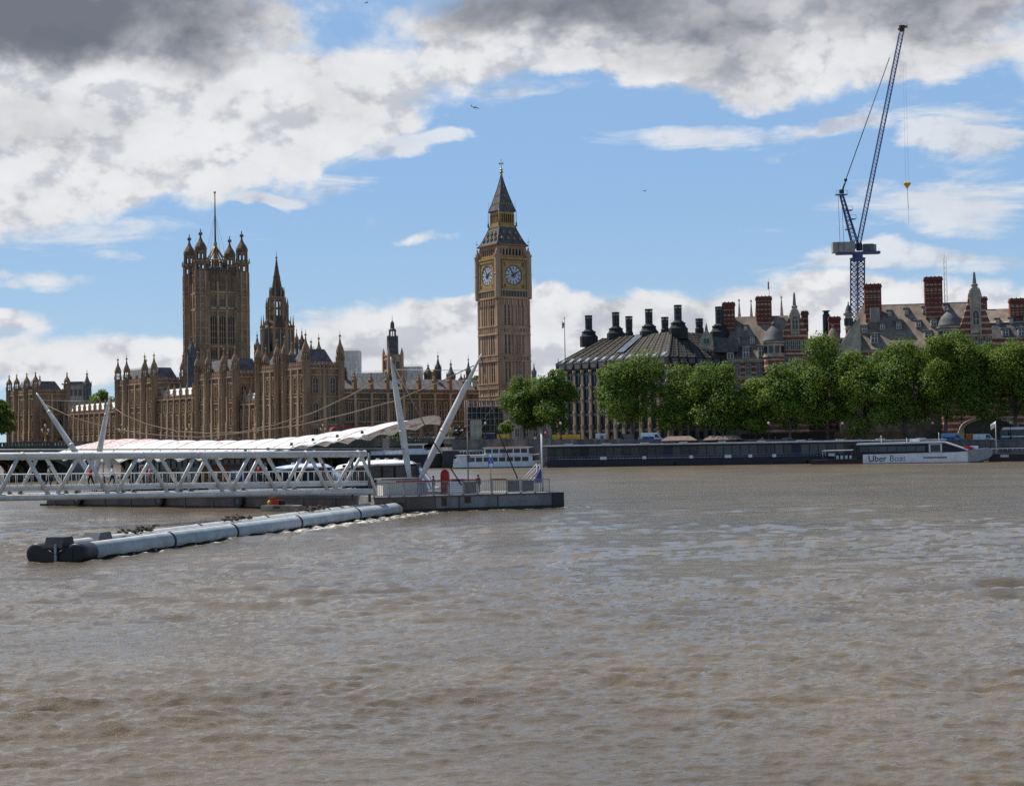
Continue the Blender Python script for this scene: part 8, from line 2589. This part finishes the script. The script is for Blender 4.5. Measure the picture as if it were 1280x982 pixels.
    # site hoardings, cabins and stalls near the bridge end
    def box_thing(name, label, cat, pxa, pxb, h, m, back=2.0, parts=None, dep=.3, z=0):
        a = spot(pxa, back); b = spot(pxb, back); L = (b - a).length
        o = thing(name, label, cat, a + Vector((0, 0, z)), wr); mb = MB(); mb.box(0, L, 0, dep, 0, h, m)
        for i in range(int(L / 1.3) + 1): mb.box(i * 1.3, i * 1.3 + .06, -.03, 0, 0, h, gunmetal)
        mb.build('panel', o)
        mb = MB(); mb.box(-.05, L + .05, -.08, dep + .05, h, h + .1, parts or gunmetal); mb.build('cap', o); return o, L
    box_thing('barrier_board', 'short bright yellow barrier board left of the embankment trees at the tower foot', 'barrier', 620, 635, 2.2, yellow)
    box_thing('barrier_board', 'long yellow barrier board below the plane trees, left of the pale site cabin', 'barrier', 689, 724, 2.1, yellow, parts=black)
    box_thing('site_hoarding', 'tall pale green plywood hoarding beside the statue plinth', 'hoarding', 587, 601, 6.0, mat('pale_ply', (.34, .32, .24), .8), 1.5)
    box_thing('market_stall', 'navy stall with white notices right of the tall pale hoarding', 'stall', 600, 616, 2.4, navy, 2.2, white, 1.5)
    o, L = box_thing('site_cabin', 'pale grey site cabin standing right of the long yellow barrier', 'cabin', 743, 757, 2.3, white_d, 3.0, white, 2.5)
    mb = MB(); mb.box(L * .5, L * .75, -.06, -.01, .1, 1.9, gunmetal); mb.build('door', o)
    o, L = box_thing('bus_shelter', 'dark flat roofed shelter between the pale site cabin and the white van', 'shelter', 776, 791, 2.2, glass_b, 3.0, black, 1.4)
    box_thing('stone_wall', 'tan garden wall in shade beneath the tall trees, above the ferry stern', 'wall', 1042, 1128, 2.8, mat('tan_wall', (.20, .15, .095), .9, (.13, .10, .065), .6), 22, portland, .4)
    box_thing('barrier_stack', 'stack of orange barriers between the blue van and the dark gateway', 'barrier', 1206, 1215, 2.3, orange, 3.0, yellow, 1.0)
    box_thing('hedge_screen', 'dark iron screen fence under the trees behind the floating pier', 'fence', 925, 1040, 2.4, black, 21, gunmetal, .2)
    # red traffic signal
    p = spot(681, 2.2); o = thing('signal_post', 'red signal box on a post between the two yellow barriers, above the tour boat', 'signal', p, wr)
    mb = MB(); mb.tube((0, 0, 0), (0, 0, 2.2), .1, gunmetal, 6); mb.build('post', o); mb = MB(); mb.cbox((0, 0, 2.6), (.9, .4, 1.2), red); mb.cbox((0, -.22, 2.7), (.4, .05, .5), white); mb.build('head', o)
    # lamp standards on the river wall
    for i, px in enumerate((606, 700, 772, 871, 960, 1052, 1165, 1262)):
        p = spot(px, 0.0) ; ref = ('at the navy stall', 'at the long yellow barrier', 'left of the dark shelter', 'beside the small young tree', 'left of the parked grey car', 'above the ferry stern', 'left of the blue van', 'at the parked coach')[i]
        o = thing('wall_lamp', 'globe lamp on a dark post on the river wall, ' + ref, 'street lamp', (p.x, p.y, p.z + .98), wr, 'globe lamps on the river wall')
        mb = MB(); mb.lathe(0, 0, [(0, .35), (.5, .35), (.6, .18), (1.2, .14), (1.5, .2), (1.7, .1), (3.6, .07), (3.7, .14)], 8, black); mb.build('post', o)
        mb = MB(); mb.lathe(0, 0, [(3.7, .1), (3.85, .27), (4.05, .32), (4.25, .27), (4.38, .08)], 10, lampglass, 0, True); mb.build('globe', o)
    # people walking by the wall
    rr = random.Random(21)
    cols = [('orange', 'in a hi-vis orange top'), ('red', 'in a red top'), ('white', 'in a white top'), ('navy', 'in a navy top'), ('grey', 'in a grey top'), ('black', 'in dark clothes')]
    spots = [(612, 'by the navy stall'), (645, 'under the clock tower trees'), (652, 'under the clock tower trees'), (668, 'under the clock tower trees'), (731, 'right of the long yellow barrier'), (738, 'beside the pale site cabin'), (764, 'right of the pale site cabin'), (797, 'left of the white van'),
             (830, 'right of the white van'), (880, 'under the small gabled corner tower'), (952, 'under the lower plane tree'), (968, 'under the domed turret tree'), (1056, 'above the ferry stern'), (1050, 'above the ferry stern'), (1098, 'above the ferry lettering'), (1222, 'left of the white van by the coach'), (1120, 'above the ferry lettering')]
    for i, (px, ref) in enumerate(spots):
        c, l = cols[0] if px in (1056, 952) else cols[rr.randrange(1, 6)]
        person('walker %s on the embankment, %s' % (l, ref), spot(px, 1.6 + rr.uniform(0, 2)), c, rr.choice(['black', 'navy', 'grey']), rr.uniform(0, 6), rr.choice([0, 1]), rr.uniform(.95, 1.05), 'walkers along the embankment')
    # a pale building glimpsed between the trunks at the tower foot
    a = at(640, 500, 6.0); o = thing('stone_house', 'pale stone building glimpsed between the trunks of the clock tower trees', 'building', a, R(-6))
    mb = MB(); mb.box(0, 22, 0, 14, -1, 12, stone_g); mb.box(-.3, 22.3, -.4, 14.3, 12, 12.6, portland); mb.build('wall', o)
    for i in range(7): put('window', rect_win(1.3, 2.6, 2, 2, portland), o, (1.8 + i * 3.0, 0, 2.2), 0); put('window', rect_win(1.3, 2.2, 2, 2, portland), o, (1.8 + i * 3.0, 0, 7.4), 0)
    # arched stone monument under the right hand trees
    a = spot(1236, 24); o = thing('stone_arch', 'pale stone arch half hidden beneath the trees behind the parked coach', 'arch', a, wr)
    mb = MB(); pts = [(6.5 * math.cos(math.pi * i / 14), 3.2 + 3.0 * math.sin(math.pi * i / 14)) for i in range(15)]
    for (xa, za), (xb, zb) in zip(pts[:-1], pts[1:]): mb.add([(xa,0,za),(xb,0,zb),(xb*1.14,0,zb*1.12),(xa*1.14,0,za*1.12),(xa,3,za),(xb,3,zb),(xb*1.14,3,zb*1.12),(xa*1.14,3,za*1.12)], [(0,1,2,3),(1,0,4,5),(3,2,6,7)], portland)
    for sx in (-1, 1): mb.box(sx * 7 - .7, sx * 7 + .7, 0, 3, 0, 3.4, portland)
    mb.build('vault', o); mb = MB(); mb.box(-7, 7, 3.1, 3.5, 0, 6, gunmetal); mb.build('screen', o)

def build_sky_things():
    Y = 1500.0; p = P(594, 134.5, Y); k = Y / F
    o = thing('airliner', 'small airliner flying high left of the clock tower spire', 'aeroplane', p, R(25))
    s = 12 * k / 38
    mb = MB(); mb.M = Matrix.Scale(s, 4) @ Matrix.Rotation(R(8), 4, 'Y'); alu = mat('airliner_grey', (.32, .34, .38), .4)
    mb.path([(-19, 0, .8), (-14, 0, .4), (-8, 0, 0), (12, 0, 0), (17, 0, -.2), (19, 0, -.5)], 2, alu, 12, [.3, 1.2, 1.9, 1.9, 1.4, .3]); mb.build('fuselage', o)
    for y in (-1, 1):
        mb = MB(); mb.M = Matrix.Scale(s, 4) @ Matrix.Rotation(R(8), 4, 'Y'); q = [(4, y*1.5, -.8), (-2, y*1.5, -.8), (-6, y*17, 1.0), (-3.6, y*17, 1.0)]
        mb.add([(a, b, c) for a, b, c in q] + [(a, b, c - .5) for a, b, c in q], [(0,1,2,3), (7,6,5,4), (0,3,7,4), (1,0,4,5), (2,1,5,6), (3,2,6,7)], alu); mb.build('wing', o)
        mb = MB(); mb.M = Matrix.Scale(s, 4) @ Matrix.Rotation(R(8), 4, 'Y'); mb.tube((-1.5, y*6, -1.9), (2.5, y*6, -2.0), 1.0, gunmetal, 8); mb.build('engine', o)
    mb = MB(); mb.M = Matrix.Scale(s, 4) @ Matrix.Rotation(R(8), 4, 'Y'); mb.yprism([(-13, 1), (-18, 1.2), (-20, 7.5), (-17.5, 7.5)], -.25, .25, alu); mb.box(-19, -15.5, -6, 6, 1.2, 1.6, alu); mb.build('tail', o)
    for (px, py, Y, lab, w) in ((806, 239, 300, 'tiny dark gull in the open sky between clock tower and crane', .55), (458, 4, 300, 'tiny dark gull at the very top of the sky, left of centre', .6)):
        p = P(px, py, Y); o = thing('gull', lab, 'bird', p, R(40))
        mb = MB(); bm = mat('gull_dark', (.12, .12, .13), .8)
        mb.path([(-.28, 0, 0), (-.12, 0, .02), (.1, 0, .03), (.24, 0, .06), (.32, 0, .05)], .07, bm, 7, [.02, .07, .08, .05, .012])
        for y in (-1, 1):
            mb.add([(.08, y*.05, .05), (-.1, y*.05, .05), (-.12, y*.35, .17), (.08, y*.33, .17), (-.18, y*.72, .08), (-.08, y*.70, .08), (.08, y*.05, .03), (-.1, y*.05, .03), (-.12, y*.35, .15), (.08, y*.33, .15), (-.18, y*.72, .07), (-.08, y*.70, .07)], [(0,1,2,3), (3,2,4,5), (9,8,7,6), (11,10,8,9)], bm)
        mb.build('body', o)
build_boats(); build_street(); build_sky_things()
build_water()
